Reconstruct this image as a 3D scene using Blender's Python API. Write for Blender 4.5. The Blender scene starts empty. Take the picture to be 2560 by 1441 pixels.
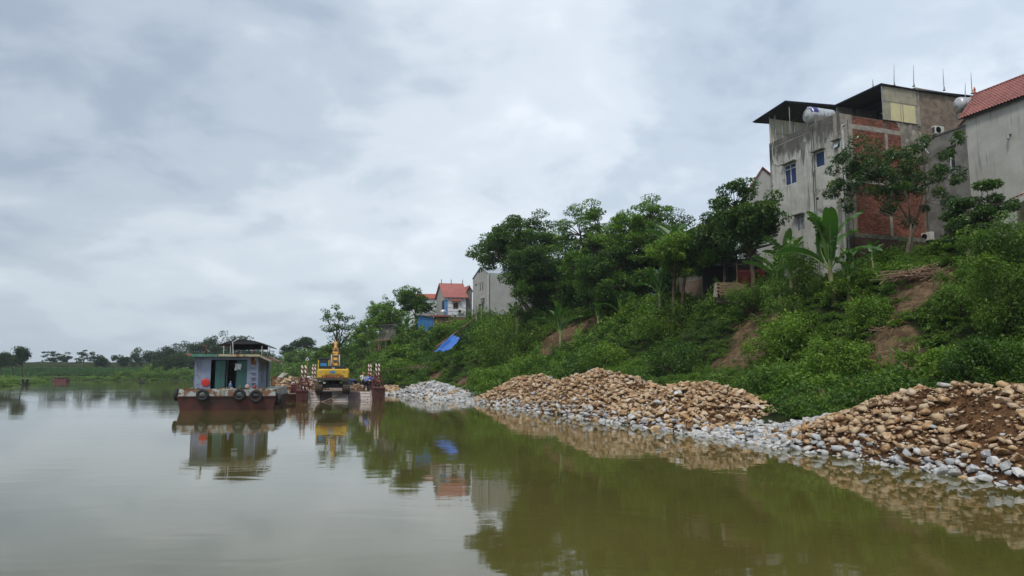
import bpy, bmesh, math, random
import numpy as np
from mathutils import Vector, Matrix, Euler

S = bpy.context.scene
COL = S.collection
R = math.radians
rnd = random.Random(7)
PITCH = math.atan(209.5 / 1780.0)
CAMZ = 2.6
FPX = 1780.0

# ------------------------------------------------------------------ camera
cam_d = bpy.data.cameras.new("camera")
cam_d.lens = 36.0 * FPX / 2560.0
cam_d.sensor_width = 36.0
cam_d.clip_start = 0.1
cam_d.clip_end = 9000
cam = bpy.data.objects.new("camera", cam_d)
cam.location = (0, 0, CAMZ)
cam.rotation_euler = (math.pi / 2 + PITCH, 0, 0)
COL.objects.link(cam)
S.camera = cam

# ------------------------------------------------------------------ world: overcast sky
W = bpy.data.worlds.new("World")
S.world = W
W.use_nodes = True
wn, wl = W.node_tree.nodes, W.node_tree.links
wn.clear()
SUN_EL, SUN_AZ = R(56), R(205)


def wnode(t, **k):
    n = wn.new(t)
    for a, b in k.items():
        setattr(n, a, b)
    return n


def build_world():
    out = wnode('ShaderNodeOutputWorld')
    sky = wnode('ShaderNodeTexSky', sky_type='NISHITA')
    sky.sun_disc = False
    sky.sun_elevation = SUN_EL
    sky.sun_rotation = SUN_AZ
    sky.air_density = 1.6
    sky.dust_density = 3.0
    bg1 = wnode('ShaderNodeBackground')
    bg1.inputs['Strength'].default_value = 0.10
    wl.new(sky.outputs[0], bg1.inputs['Color'])
    tc = wnode('ShaderNodeTexCoord')
    sep = wnode('ShaderNodeSeparateXYZ')
    wl.new(tc.outputs['Generated'], sep.inputs[0])
    # project the view direction on a cloud layer overhead
    zc = wnode('ShaderNodeMath', operation='MAXIMUM')
    zc.inputs[1].default_value = 0.0
    wl.new(sep.outputs['Z'], zc.inputs[0])
    zs = wnode('ShaderNodeMath', operation='ADD')
    zs.inputs[1].default_value = 0.30
    wl.new(zc.outputs[0], zs.inputs[0])
    dx = wnode('ShaderNodeMath', operation='DIVIDE')
    dy = wnode('ShaderNodeMath', operation='DIVIDE')
    wl.new(sep.outputs['X'], dx.inputs[0]); wl.new(zs.outputs[0], dx.inputs[1])
    wl.new(sep.outputs['Y'], dy.inputs[0]); wl.new(zs.outputs[0], dy.inputs[1])
    cmb = wnode('ShaderNodeCombineXYZ')
    wl.new(dx.outputs[0], cmb.inputs[0]); wl.new(dy.outputs[0], cmb.inputs[1])

    def noise(scale, detail, rough, dist, loc):
        mp = wnode('ShaderNodeMapping')
        mp.inputs['Location'].default_value = loc
        mp.inputs['Scale'].default_value = (1, 1.0, 1)
        wl.new(cmb.outputs[0], mp.inputs[0])
        n = wnode('ShaderNodeTexNoise')
        n.inputs['Scale'].default_value = scale
        n.inputs['Detail'].default_value = detail
        n.inputs['Roughness'].default_value = rough
        n.inputs['Distortion'].default_value = dist
        wl.new(mp.outputs[0], n.inputs['Vector'])
        return n.outputs[0]

    def ramp(src, stops, inter='EASE'):
        r = wnode('ShaderNodeValToRGB')
        r.color_ramp.interpolation = inter
        els = r.color_ramp.elements
        while len(els) < len(stops):
            els.new(0.5)
        for e, (p, c) in zip(els, stops):
            e.position = p
            e.color = (*c, 1)
        wl.new(src, r.inputs[0])
        return r.outputs[0]
    big = noise(1.15, 4, 0.5, 0.25, (3.1, 1.9, 0))
    med = noise(3.1, 7, 0.55, 0.25, (1.7, 8.1, 0))
    a = wnode('ShaderNodeMath', operation='MULTIPLY'); a.inputs[1].default_value = 0.55
    b = wnode('ShaderNodeMath', operation='MULTIPLY'); b.inputs[1].default_value = 0.45
    s = wnode('ShaderNodeMath', operation='ADD')
    wl.new(big, a.inputs[0]); wl.new(med, b.inputs[0])
    wl.new(a.outputs[0], s.inputs[0]); wl.new(b.outputs[0], s.inputs[1])
    cl = ramp(s.outputs[0], [(0.37, (0.355, 0.425, 0.53)), (0.46, (0.465, 0.54, 0.63)),
                             (0.54, (0.60, 0.665, 0.74)), (0.67, (0.77, 0.82, 0.89))])
    # haze towards the horizon: clouds lose contrast
    hz = wnode('ShaderNodeMapRange')
    hz.inputs['From Min'].default_value = 0.0
    hz.inputs['From Max'].default_value = 0.22
    hz.inputs['To Min'].default_value = 0.75
    hz.inputs['To Max'].default_value = 0.0
    wl.new(zc.outputs[0], hz.inputs[0])
    mixh = wnode('ShaderNodeMix', data_type='RGBA')
    wl.new(hz.outputs[0], mixh.inputs[0])
    wl.new(cl, mixh.inputs[6])
    mixh.inputs[7].default_value = (0.50, 0.59, 0.665, 1)
    # the layer is thinner (brighter) to the right of the view than to the left
    br = wnode('ShaderNodeMapRange')
    br.inputs['From Min'].default_value = -0.7
    br.inputs['From Max'].default_value = 0.5
    br.inputs['To Min'].default_value = 0.86
    br.inputs['To Max'].default_value = 1.1
    wl.new(sep.outputs['X'], br.inputs[0])
    mul = wnode('ShaderNodeVectorMath', operation='SCALE')
    wl.new(mixh.outputs[2], mul.inputs[0])
    wl.new(br.outputs[0], mul.inputs['Scale'])
    bg2 = wnode('ShaderNodeBackground')
    bg2.inputs['Strength'].default_value = 1.0
    wl.new(mul.outputs[0], bg2.inputs['Color'])
    mx = wnode('ShaderNodeMixShader')
    mx.inputs[0].default_value = 0.93
    wl.new(bg1.outputs[0], mx.inputs[1])
    wl.new(bg2.outputs[0], mx.inputs[2])
    wl.new(mx.outputs[0], out.inputs[0])


build_world()
sun_d = bpy.data.lights.new("sun", 'SUN')
sun_d.energy = 1.5
sun_d.angle = R(12)
sun_d.color = (1.0, 0.95, 0.87)
sun = bpy.data.objects.new("sun", sun_d)
sun_dir = Vector((math.sin(SUN_AZ) * math.cos(SUN_EL), math.cos(SUN_AZ) * math.cos(SUN_EL), math.sin(SUN_EL)))
sun.rotation_euler = sun_dir.to_track_quat('Z', 'Y').to_euler()
sun.location = (-40, -30, 80)
COL.objects.link(sun)
S.view_settings.view_transform = 'Standard'
S.view_settings.look = 'None'
S.view_settings.exposure = 0.34
S.view_settings.gamma = 1.0
S.view_settings.use_curve_mapping = False
S.cycles.max_bounces = 6
S.cycles.diffuse_bounces = 3
S.cycles.glossy_bounces = 3
S.cycles.transmission_bounces = 3
S.cycles.volume_bounces = 0
S.cycles.use_denoising = True

# ------------------------------------------------------------------ geometry of the view (for surveying the place)
_cp, _sp = math.cos(PITCH), math.sin(PITCH)


def ray(u, v):
    cx, cy = (u - 1280) / FPX, (720.5 - v) / FPX
    return Vector((cx, _cp - cy * _sp, _sp + cy * _cp))


def at(u, v, Y):
    d = ray(u, v)
    return Vector((0, 0, CAMZ)) + d * (Y / d.y)


def onz(u, v, z=0.0):
    d = ray(u, v)
    return Vector((0, 0, CAMZ)) + d * ((z - CAMZ) / d.z)


def proj(p):
    x, y, z = p[0], p[1], p[2] - CAMZ
    f = y * _cp + z * _sp
    return 1280 + FPX * x / f, 720.5 - FPX * (-y * _sp + z * _cp) / f


def onwall(P0, d, u, v):
    """where the sight line (u,v) meets the vertical plane through P0 along the flat direction d: (distance along, z)"""
    r = ray(u, v)
    # P0.xy + l*d = k*r.xy
    det = d[0] * (-r.y) - (-r.x) * d[1]
    l = ((-P0[0]) * (-r.y) - (-r.x) * (-P0[1])) / det
    k = (d[0] * (-P0[1]) - d[1] * (-P0[0])) / det
    return l, CAMZ + k * r.z


# ------------------------------------------------------------------ naming and linking
def tag(o, label=None, cat=None, group=None, kind=None):
    if label: o['label'] = label
    if cat: o['category'] = cat
    if group: o['group'] = group
    if kind: o['kind'] = kind
    return o


def thing(name, label, cat, loc=(0, 0, 0), rz=0.0, group=None):
    o = bpy.data.objects.new(name, None)
    COL.objects.link(o)
    o.location = loc
    o.rotation_euler = (0, 0, rz)
    o.empty_display_size = 0.3
    return tag(o, label, cat, group, 'thing')


def link(name, me, parent=None, loc=None, rot=None, scale=None):
    o = bpy.data.objects.new(name, me)
    COL.objects.link(o)
    if parent: o.parent = parent
    if loc is not None: o.location = loc
    if rot is not None: o.rotation_euler = rot
    if scale is not None: o.scale = scale
    return o


def kids(o):
    return [c for c in bpy.data.objects if c.parent == o]


def copy_tree(o, parent=None, _idx=None):
    if _idx is None:
        _idx = {}
        for c in bpy.data.objects:
            if c.parent: _idx.setdefault(c.parent.name, []).append(c)
    c = o.copy()
    COL.objects.link(c)
    c.parent = parent
    for ch in _idx.get(o.name, []):
        copy_tree(ch, c, _idx)
    return c


class MB:
    """collects shapes and builds them as ONE mesh"""
    def __init__(s):
        s.v, s.f, s.m = [], [], []

    def add(s, vs, fs, mi=0):
        b = len(s.v)
        s.v += [tuple(v) for v in vs]
        s.f += [tuple(b + i for i in f) for f in fs]
        s.m += [mi] * len(fs)
        return s

    def box(s, c, size, rot=None, mi=0, taper=1.0):
        hx, hy, hz = size[0] / 2, size[1] / 2, size[2] / 2
        vs = [Vector((x * hx * (taper if z > 0 else 1), y * hy * (taper if z > 0 else 1), z * hz)) for z in (-1, 1) for x, y in ((-1, -1), (1, -1), (1, 1), (-1, 1))]
        if rot is not None:
            M = rot if isinstance(rot, Matrix) else Euler(rot).to_matrix()
            vs = [M @ v for v in vs]
        c = Vector(c)
        return s.add([v + c for v in vs], [(0, 3, 2, 1), (4, 5, 6, 7), (0, 1, 5, 4), (1, 2, 6, 5), (2, 3, 7, 6), (3, 0, 4, 7)], mi)

    def bar(s, a, b, w, h=None, mi=0):
        a, b = Vector(a), Vector(b)
        d = b - a
        L = d.length
        q = d.to_track_quat('Z', 'Y').to_matrix()
        return s.box((a + b) / 2, (w, h or w, L), q, mi)

    def tube(s, pts, rad, n=8, mi=0, cap=True):
        pts = [Vector(p) for p in pts]
        if not hasattr(rad, '__len__'): rad = [rad] * len(pts)
        vs, fs = [], []
        up = None
        for i, p in enumerate(pts):
            d = (pts[min(i + 1, len(pts) - 1)] - pts[max(i - 1, 0)]).normalized()
            if up is None:
                up = d.orthogonal().normalized()
            else:
                up = (up - d * up.dot(d))
                up = up.normalized() if up.length > 1e-6 else d.orthogonal().normalized()
            sd = d.cross(up)
            for k in range(n):
                a = 2 * math.pi * k / n
                vs.append(p + (up * math.cos(a) + sd * math.sin(a)) * rad[i])
        for i in range(len(pts) - 1):
            for k in range(n):
                k2 = (k + 1) % n
                fs.append((i * n + k, i * n + k2, (i + 1) * n + k2, (i + 1) * n + k))
        if cap:
            fs.append(tuple(range(n))[::-1])
            fs.append(tuple((len(pts) - 1) * n + k for k in range(n)))
        return s.add(vs, fs, mi)

    def lathe(s, prof, n=20, axis='Z', c=(0, 0, 0), mi=0, M=None):
        """prof: list of (radius, height)"""
        vs, fs = [], []
        for r, h in prof:
            for k in range(n):
                a = 2 * math.pi * k / n
                p = Vector((r * math.cos(a), r * math.sin(a), h))
                if axis == 'X': p = Vector((p.z, p.x, p.y))
                if axis == 'Y': p = Vector((p.x, p.z, p.y))
                if M is not None: p = M @ p
                vs.append(p + Vector(c))
        m = len(prof)
        for i in range(m - 1):
            for k in range(n):
                k2 = (k + 1) % n
                fs.append((i * n + k, i * n + k2, (i + 1) * n + k2, (i + 1) * n + k))
        fs.append(tuple(range(n))[::-1])
        fs.append(tuple((m - 1) * n + k for k in range(n)))
        return s.add(vs, fs, mi)

    def prism(s, poly, d, mi=0):
        """flat polygon (list of 3D points) extruded by vector d"""
        d = Vector(d)
        n = len(poly)
        vs = [Vector(p) for p in poly] + [Vector(p) + d for p in poly]
        fs = [tuple(range(n))[::-1], tuple(range(n, 2 * n))]
        fs += [(i, (i + 1) % n, n + (i + 1) % n, n + i) for i in range(n)]
        return s.add(vs, fs, mi)

    def torus(s, c, R0, r, M=None, n=24, k=10, mi=0):
        vs, fs = [], []
        for i in range(n):
            a = 2 * math.pi * i / n
            for j in range(k):
                b = 2 * math.pi * j / k
                p = Vector(((R0 + r * math.cos(b)) * math.cos(a), (R0 + r * math.cos(b)) * math.sin(a), r * 1.15 * math.sin(b)))
                if M is not None: p = M @ p
                vs.append(p + Vector(c))
        for i in range(n):
            for j in range(k):
                fs.append((i * k + j, ((i + 1) % n) * k + j, ((i + 1) % n) * k + (j + 1) % k, i * k + (j + 1) % k))
        return s.add(vs, fs, mi)

    def mesh(s, name, mats, smooth=False):
        me = bpy.data.meshes.new(name)
        me.from_pydata(s.v, [], s.f)
        for m in (mats if isinstance(mats, (list, tuple)) else [mats]):
            me.materials.append(m)
        if any(s.m): me.polygons.foreach_set('material_index', s.m)
        bm = bmesh.new(); bm.from_mesh(me)
        bmesh.ops.recalc_face_normals(bm, faces=bm.faces)
        bm.to_mesh(me); bm.free()
        if smooth: me.polygons.foreach_set('use_smooth', [True] * len(me.polygons))
        me.update()
        return me

    def build(s, name, mats, parent=None, smooth=False, bevel=0.0, loc=None, rot=None):
        o = link(name, s.mesh(name, mats, smooth), parent, loc, rot)
        if bevel:
            b = o.modifiers.new('bevel', 'BEVEL'); b.width = bevel; b.segments = 2; b.limit_method = 'ANGLE'
        return o


# ------------------------------------------------------------------ materials
MATS = {}


def newmat(name):
    m = bpy.data.materials.new(name)
    m.use_nodes = True
    nt = m.node_tree
    nt.nodes.clear()
    out = nt.nodes.new('ShaderNodeOutputMaterial')
    p = nt.nodes.new('ShaderNodeBsdfPrincipled')
    nt.links.new(p.outputs[0], out.inputs[0])
    return m, nt, p, out


def N(nt, t, **k):
    n = nt.nodes.new(t)
    for a, b in k.items(): setattr(n, a, b)
    return n


def nnoise(nt, vec, scale, detail=4, rough=0.55, dist=0.0, stretch=None):
    if stretch:
        mp = N(nt, 'ShaderNodeMapping'); mp.inputs['Scale'].default_value = stretch
        nt.links.new(vec, mp.inputs[0]); vec = mp.outputs[0]
    n = N(nt, 'ShaderNodeTexNoise')
    n.inputs['Scale'].default_value = scale; n.inputs['Detail'].default_value = detail
    n.inputs['Roughness'].default_value = rough; n.inputs['Distortion'].default_value = dist
    nt.links.new(vec, n.inputs['Vector'])
    return n.outputs[0]


def nrange(nt, src, a, b, c=0.0, d=1.0):
    r = N(nt, 'ShaderNodeMapRange'); r.interpolation_type = 'SMOOTHSTEP'
    for i, x in zip(('From Min', 'From Max', 'To Min', 'To Max'), (a, b, c, d)): r.inputs[i].default_value = x
    nt.links.new(src, r.inputs[0])
    return r.outputs[0]


def nmix(nt, fac, a, b, blend='MIX'):
    m = N(nt, 'ShaderNodeMix', data_type='RGBA'); m.blend_type = blend
    if isinstance(fac, (int, float)): m.inputs[0].default_value = fac
    else: nt.links.new(fac, m.inputs[0])
    for i, x in ((6, a), (7, b)):
        if isinstance(x, tuple): m.inputs[i].default_value = (*x[:3], 1)
        else: nt.links.new(x, m.inputs[i])
    return m.outputs[2]


def nmath(nt, op, a, b):
    m = N(nt, 'ShaderNodeMath', operation=op)
    for i, x in ((0, a), (1, b)):
        if isinstance(x, (int, float)): m.inputs[i].default_value = x
        else: nt.links.new(x, m.inputs[i])
    return m.outputs[0]


def surf(name, c, c2=None, scale=3.0, rough=0.7, metal=0.0, bump=0.15, bscale=None, spots=None, spot_scale=1.2, spot_lo=0.55, spot_hi=0.62,
         streak=None, streak_amt=0.6, world=False, spec=0.4, stretch=None, obj_var=0.0):
    """general weathered surface: two mixed tones, optional stain/rust spots with their own shape, optional run-down streaks"""
    m, nt, p, out = newmat(name)
    tc = N(nt, 'ShaderNodeTexCoord')
    if world:
        vec = N(nt, 'ShaderNodeNewGeometry').outputs['Position']
    else:
        vec = tc.outputs['Object']
    c2 = c2 or tuple(x * 0.72 for x in c)
    n1 = nnoise(nt, vec, scale, 5, 0.6, 0.2, stretch)
    col = nmix(nt, nrange(nt, n1, 0.32, 0.68), c, c2)
    if obj_var:
        oi = N(nt, 'ShaderNodeObjectInfo')
        col = nmix(nt, nmath(nt, 'MULTIPLY', oi.outputs['Random'], obj_var), col, tuple(x * 0.45 for x in c2))
    if streak:
        ns = nnoise(nt, vec, 2.2, 4, 0.6, 0.1, (1.6, 1.6, 0.12))
        nb = nnoise(nt, vec, 0.35, 2, 0.5)
        f = nmath(nt, 'MULTIPLY', nrange(nt, ns, 0.5, 0.72), nrange(nt, nb, 0.38, 0.62))
        col = nmix(nt, nmath(nt, 'MULTIPLY', f, streak_amt), col, streak)
    if spots:
        n2 = nnoise(nt, vec, spot_scale, 6, 0.65, 0.4)
        col = nmix(nt, nrange(nt, n2, spot_lo, spot_hi), col, spots)
    nt.links.new(col, p.inputs['Base Color'])
    p.inputs['Roughness'].default_value = rough
    p.inputs['Metallic'].default_value = metal
    p.inputs['Specular IOR Level'].default_value = spec
    if bump:
        n3 = nnoise(nt, vec, bscale or scale * 5, 5, 0.6)
        b = N(nt, 'ShaderNodeBump'); b.inputs['Strength'].default_value = bump; b.inputs['Distance'].default_value = 0.05
        nt.links.new(n3, b.inputs['Height']); nt.links.new(b.outputs[0], p.inputs['Normal'])
    MATS[name] = m
    return m


def leafmat(name, dark, light, young=None, transl=0.28, wscale=0.12, rough=0.5, spec=0.3, amt_young=0.18):
    """foliage: tone varies leaf by leaf (attribute v, top light painted in), plant by plant and in patches"""
    m, nt, p, out = newmat(name)
    at_ = N(nt, 'ShaderNodeAttribute'); at_.attribute_name = 'v'
    oi = N(nt, 'ShaderNodeObjectInfo')
    pos = N(nt, 'ShaderNodeNewGeometry').outputs['Position']
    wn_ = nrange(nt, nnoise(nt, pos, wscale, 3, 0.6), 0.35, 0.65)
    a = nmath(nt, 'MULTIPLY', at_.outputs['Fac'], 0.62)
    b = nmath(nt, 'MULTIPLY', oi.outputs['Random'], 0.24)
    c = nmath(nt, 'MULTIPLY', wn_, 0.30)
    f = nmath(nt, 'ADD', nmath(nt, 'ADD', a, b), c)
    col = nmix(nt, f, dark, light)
    if young:
        y = nmath(nt, 'MULTIPLY', nrange(nt, at_.outputs['Fac'], 0.74, 1.0), 1.0)
        col = nmix(nt, nmath(nt, 'MULTIPLY', y, amt_young * 4), col, young)
    nt.links.new(col, p.inputs['Base Color'])
    p.inputs['Roughness'].default_value = rough
    p.inputs['Specular IOR Level'].default_value = spec
    tr = N(nt, 'ShaderNodeBsdfTranslucent')
    nt.links.new(nmix(nt, 1.0, col, (1.0, 1.25, 0.45), 'MULTIPLY'), tr.inputs['Color'])
    mx = N(nt, 'ShaderNodeMixShader'); mx.inputs[0].default_value = transl
    nt.links.new(p.outputs[0], mx.inputs[1]); nt.links.new(tr.outputs[0], mx.inputs[2])
    nt.links.new(mx.outputs[0], out.inputs[0])
    MATS[name] = m
    return m


# ------------------------------------------------------------------ value noise for shapes
_rs = np.random.RandomState(11)
_tab = _rs.rand(256, 256)


def vnoise(x, y, sc=1.0, oct=3):
    x = np.asarray(x, float) * sc; y = np.asarray(y, float) * sc
    r, amp, tot = 0.0, 1.0, 0.0
    for o in range(oct):
        xi, yi = np.floor(x).astype(int), np.floor(y).astype(int)
        fx, fy = x - xi, y - yi
        fx = fx * fx * (3 - 2 * fx); fy = fy * fy * (3 - 2 * fy)
        g = lambda i, j: _tab[(xi + i + 37 * o) % 256, (yi + j + 91 * o) % 256]
        r = r + amp * ((g(0, 0) * (1 - fx) + g(1, 0) * fx) * (1 - fy) + (g(0, 1) * (1 - fx) + g(1, 1) * fx) * fy)
        tot += amp
        amp *= 0.5; x = x * 2.03; y = y * 2.03
    return r / tot


# ------------------------------------------------------------------ the two river banks
#  x, y, toe height, plateau height, distances from the water where the slope starts and ends
BANK_R = [(24, -70, 1.2, 10, 6, 18), (18.5, -25, 1.2, 10, 6, 18), (14.6, 2, 1.2, 10, 6, 18), (12.0, 14.5, 1.2, 9.6, 6, 18),
          (9.9, 23, 1.2, 9.3, 6, 18.5), (4.8, 38.4, 1.2, 9.3, 6, 19), (-1.3, 56, 1.1, 9.2, 6, 19), (-9.0, 72, 1.0, 9.2, 5, 19),
          (-15.0, 84, 1.0, 9.2, 4, 16), (-24.5, 104, 1.0, 9.2, 3, 12.5), (-38, 134, 1.0, 8.0, 3, 15), (-56, 172, 1.0, 6.4, 5, 22),
          (-78, 203, 1.2, 5.6, 8, 36), (-108, 217, 2.8, 6.3, 45, 62), (-150, 223, 3.0, 6.3, 50, 64), (-260, 236, 3.0, 6.4, 50, 64),
          (-600, 300, 3.0, 6.4, 50, 64), (-1500, 520, 3, 6.4, 50, 64)]
BANK_L = [(-64, -70, .6, 3.2, 10, 36), (-80, 60, .6, 3.2, 10, 36), (-88.5, 122, .5, 4.8, 5, 24), (-104, 155, .5, 4.0, 6, 26),
          (-120, 186, .5, 2.4, 8, 34), (-136, 199, .5, 2.4, 8, 30), (-200, 206, .5, 2.4, 8, 30), (-600, 235, .5, 2.4, 8, 30), (-1500, 330, .5, 2.4, 8, 30)]


def densify(P, step=1.0):
    P = np.array(P, float)
    out = []
    n = len(P)
    for i in range(n - 1):
        p0, p1, p2, p3 = P[max(i - 1, 0)], P[i], P[i + 1], P[min(i + 2, n - 1)]
        L = np.hypot(*(p2 - p1)[:2])
        k = max(2, int(L / max(step, L / 60)))
        for t in np.linspace(0, 1, k, endpoint=False):
            q = 0.5 * ((2 * p1) + (-p0 + p2) * t + (2 * p0 - 5 * p1 + 4 * p2 - p3) * t * t + (-p0 + 3 * p1 - 3 * p2 + p3) * t ** 3)
            q[2:] = p1[2:] * (1 - t) + p2[2:] * t
            out.append(q)
    out.append(P[-1])
    return np.array(out)


DR, DL = densify(BANK_R), densify(BANK_L)


def norms(D, sign):
    d = np.gradient(D[:, :2], axis=0)
    d /= np.hypot(d[:, 0], d[:, 1])[:, None]
    return np.stack([d[:, 1], -d[:, 0]], 1) * sign


NR, NL = norms(DR, 1), norms(DL, -1)
TR = np.concatenate([[0], np.cumsum(np.hypot(*np.diff(DR[:, :2], axis=0).T))])


def sdist(x, y, D, Nn):
    x = np.atleast_1d(np.asarray(x, float)).ravel(); y = np.atleast_1d(np.asarray(y, float)).ravel()
    s = np.empty(len(x)); idx = np.empty(len(x), int)
    for a in range(0, len(x), 20000):
        X, Y = x[a:a + 20000, None], y[a:a + 20000, None]
        d2 = (X - D[None, :, 0]) ** 2 + (Y - D[None, :, 1]) ** 2
        k = d2.argmin(1)
        q = D[k, :2]; n = Nn[k]
        dt = (x[a:a + 20000] - q[:, 0]) * n[:, 0] + (y[a:a + 20000] - q[:, 1]) * n[:, 1]
        r = np.sqrt(d2[np.arange(len(k)), k])
        s[a:a + 20000] = np.where(r > 8, np.sign(dt) * np.maximum(np.abs(dt), r * 0.9), dt); idx[a:a + 20000] = k
    return s, idx


def sm(t):
    t = np.clip(t, 0, 1)
    return t * t * (3 - 2 * t)


def ground(x, y):
    """height of the land at x, y (numpy arrays)"""
    x = np.atleast_1d(np.asarray(x, float)).ravel(); y = np.atleast_1d(np.asarray(y, float)).ravel()
    out = np.full(len(x), -1.5)
    for D, Nn, side in ((DR, NR, 0), (DL, NL, 1)):
        s, k = sdist(x, y, D, Nn)
        toe, P, s0, s1 = D[k, 2], D[k, 3], D[k, 4], D[k, 5]
        t = (s - s0) / (s1 - s0)
        low = np.where(s > 0, toe * sm(s / np.minimum(s0, 30)) + 0.12 * np.clip(s, 0, 1), np.maximum(s * 0.5, -1.5))
        # a slightly stepped slope
        tt = np.clip(t + 0.07 * np.sin(t * 9.0 + x * 0.12), 0, 1) * 0.6 + sm(t) * 0.4
        z = low + (P - toe) * np.where(t > 0, np.clip(tt, 0, 1), 0)
        lump = (vnoise(x + 50, y + 20, 0.28, 3) - 0.5) * 1.9 + (vnoise(x, y, 0.9, 3) - 0.5) * 0.55
        z = z + lump * sm(s / 8) * (0.2 + 0.8 * sm(1.15 - np.abs(t - 0.5) * 1.6)) * (0.3 if side else 1.0)
        z = np.where(s > .6, np.maximum(z, np.minimum((s - .6) * .3, .7)), z)
        out = np.maximum(out, z)
    return out


def gz(x, y):
    return float(ground([x], [y])[0])


def hit(u, v, Y0=14, Y1=300, steps=700):
    """where the sight line (u,v) meets the land"""
    d = ray(u, v)
    Ys = np.linspace(Y0, Y1, steps)
    k = Ys / d.y
    X, Z = d.x * k, CAMZ + d.z * k
    g = ground(X, Ys)
    b = np.nonzero((Z <= g))[0]
    i = b[0] if len(b) else len(Ys) - 1
    return Vector((X[i], Ys[i], max(g[i], 0)))


# bare soil: centre and radii, surveyed on the land
BARE = []


def bare_at(u, v, rx, ry):
    p = hit(u, v)
    BARE.append((p.x, p.y, rx, ry))


for a in [(2330, 705, 2.4, 1.6), (2300, 745, 1.1, .9), (2262, 775, 1.2, .9), (2210, 835, 1.0, .9), (2270, 880, .9, 1.0), (2240, 925, 1.2, .9), (2190, 905, .8, .7),
          (1440, 828, 5.5, 4.0), (1395, 855, 4.5, 3.2), (1490, 810, 4.0, 3.2), (1535, 775, 3.0, 2.4), (1950, 790, 1.3, .8), (1880, 815, 1.3, .8), (1850, 885, 2.2, 1.6), (1890, 905, 1.9, 1.2), (2150, 980, 1.2, .8), (2100, 960, 1.0, .8),
          (1160, 955, 1.6, .8), (1080, 950, 1.8, .9), (945, 893, 2.2, 1.2), (2010, 1000, .8, .5), (1490, 800, 1.4, 1.0), (2150, 1005, 1.0, .5), (1750, 725, 2.0, 1.2)]:
    bare_at(*a)


for _u, _y in ((700, 205), (709, 200), (716, 192), (719, 186), (716, 181), (708, 176), (700, 171)):
    _x = at(_u, 930, _y).x
    BARE.append((_x, _y, 2.6, 3.0)); BARE.append((_x + .6, _y - 2.5, 2.4, 2.6))


def bareness(x, y):
    b = np.zeros(len(x))
    n = vnoise(x, y, 1.3, 3) * 0.7
    for (cx, cy, rx, ry) in BARE:
        d = np.sqrt(((x - cx) / rx) ** 2 + ((y - cy) / (ry * 1.6)) ** 2)
        b = np.maximum(b, 1.62 - d * 1.25 - n * 1.25)
    return np.clip(b, 0, 1)


def axis_lines(parts):
    out = []
    for a, b, st in parts:
        out += list(np.arange(a, b, st))
    return np.array(out + [parts[-1][1]])


GX = axis_lines([(-3000, -600, 120), (-600, -260, 20), (-260, -40, 3.2), (-40, -20, 1.0), (-20, 42, 0.5), (42, 90, 4), (90, 600, 40), (600, 3000, 150)])
GY = axis_lines([(-400, -60, 40), (-60, 8, 4), (8, 14, 1.0), (14, 100, 0.5), (100, 150, 1.2), (150, 330, 3), (330, 700, 25), (700, 4000, 180)])
X, Y = np.meshgrid(GX, GY)
Z = ground(X.ravel(), Y.ravel())
nv = len(Z)
me = bpy.data.meshes.new('terrain')
me.vertices.add(nv)
me.vertices.foreach_set('co', np.stack([X.ravel(), Y.ravel(), Z], 1).ravel())
nx, ny = len(GX), len(GY)
i0 = (np.arange(ny - 1)[:, None] * nx + np.arange(nx - 1)[None, :]).ravel()
quads = np.stack([i0, i0 + 1, i0 + nx + 1, i0 + nx], 1)
me.loops.add(quads.size); me.loops.foreach_set('vertex_index', quads.ravel())
me.polygons.add(len(quads)); me.polygons.foreach_set('loop_start', np.arange(len(quads)) * 4)
me.polygons.foreach_set('use_smooth', np.ones(len(quads), bool))
at_b = me.attributes.new('bare', 'FLOAT', 'POINT'); at_b.data.foreach_set('value', bareness(X.ravel(), Y.ravel()).astype(np.float32))
me.update(); me.validate()


def terrain_mat():
    m, nt, p, out = newmat('bank_soil')
    pos = N(nt, 'ShaderNodeNewGeometry').outputs['Position']
    at_ = N(nt, 'ShaderNodeAttribute'); at_.attribute_name = 'bare'
    soil = nmix(nt, nrange(nt, nnoise(nt, pos, 2.2, 8, 0.72, 0.8), 0.36, 0.64), (0.235, 0.16, 0.092), (0.085, 0.054, 0.032))
    soil = nmix(nt, nrange(nt, nnoise(nt, pos, 5, 6, 0.7), 0.55, 0.75), soil, (0.27, 0.17, 0.09))
    grass = nmix(nt, nrange(nt, nnoise(nt, pos, 0.8, 6, 0.7, 0.4), 0.3, 0.7), (0.016, 0.024, 0.008), (0.045, 0.06, 0.018))  # litter under the growth, painted near black to stand in for shade
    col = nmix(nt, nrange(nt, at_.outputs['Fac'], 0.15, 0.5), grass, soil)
    nt.links.new(col, p.inputs['Base Color'])
    p.inputs['Roughness'].default_value = 0.95
    p.inputs['Specular IOR Level'].default_value = 0.1
    b = N(nt, 'ShaderNodeBump'); b.inputs['Strength'].default_value = 1.0; b.inputs['Distance'].default_value = 0.3
    nt.links.new(nnoise(nt, pos, 3.5, 7, 0.7), b.inputs['Height']); nt.links.new(b.outputs[0], p.inputs['Normal'])
    return m


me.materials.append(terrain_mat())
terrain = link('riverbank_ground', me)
tag(terrain, 'earth riverbank rising from the water to the level where the houses stand', kind='structure')


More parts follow.
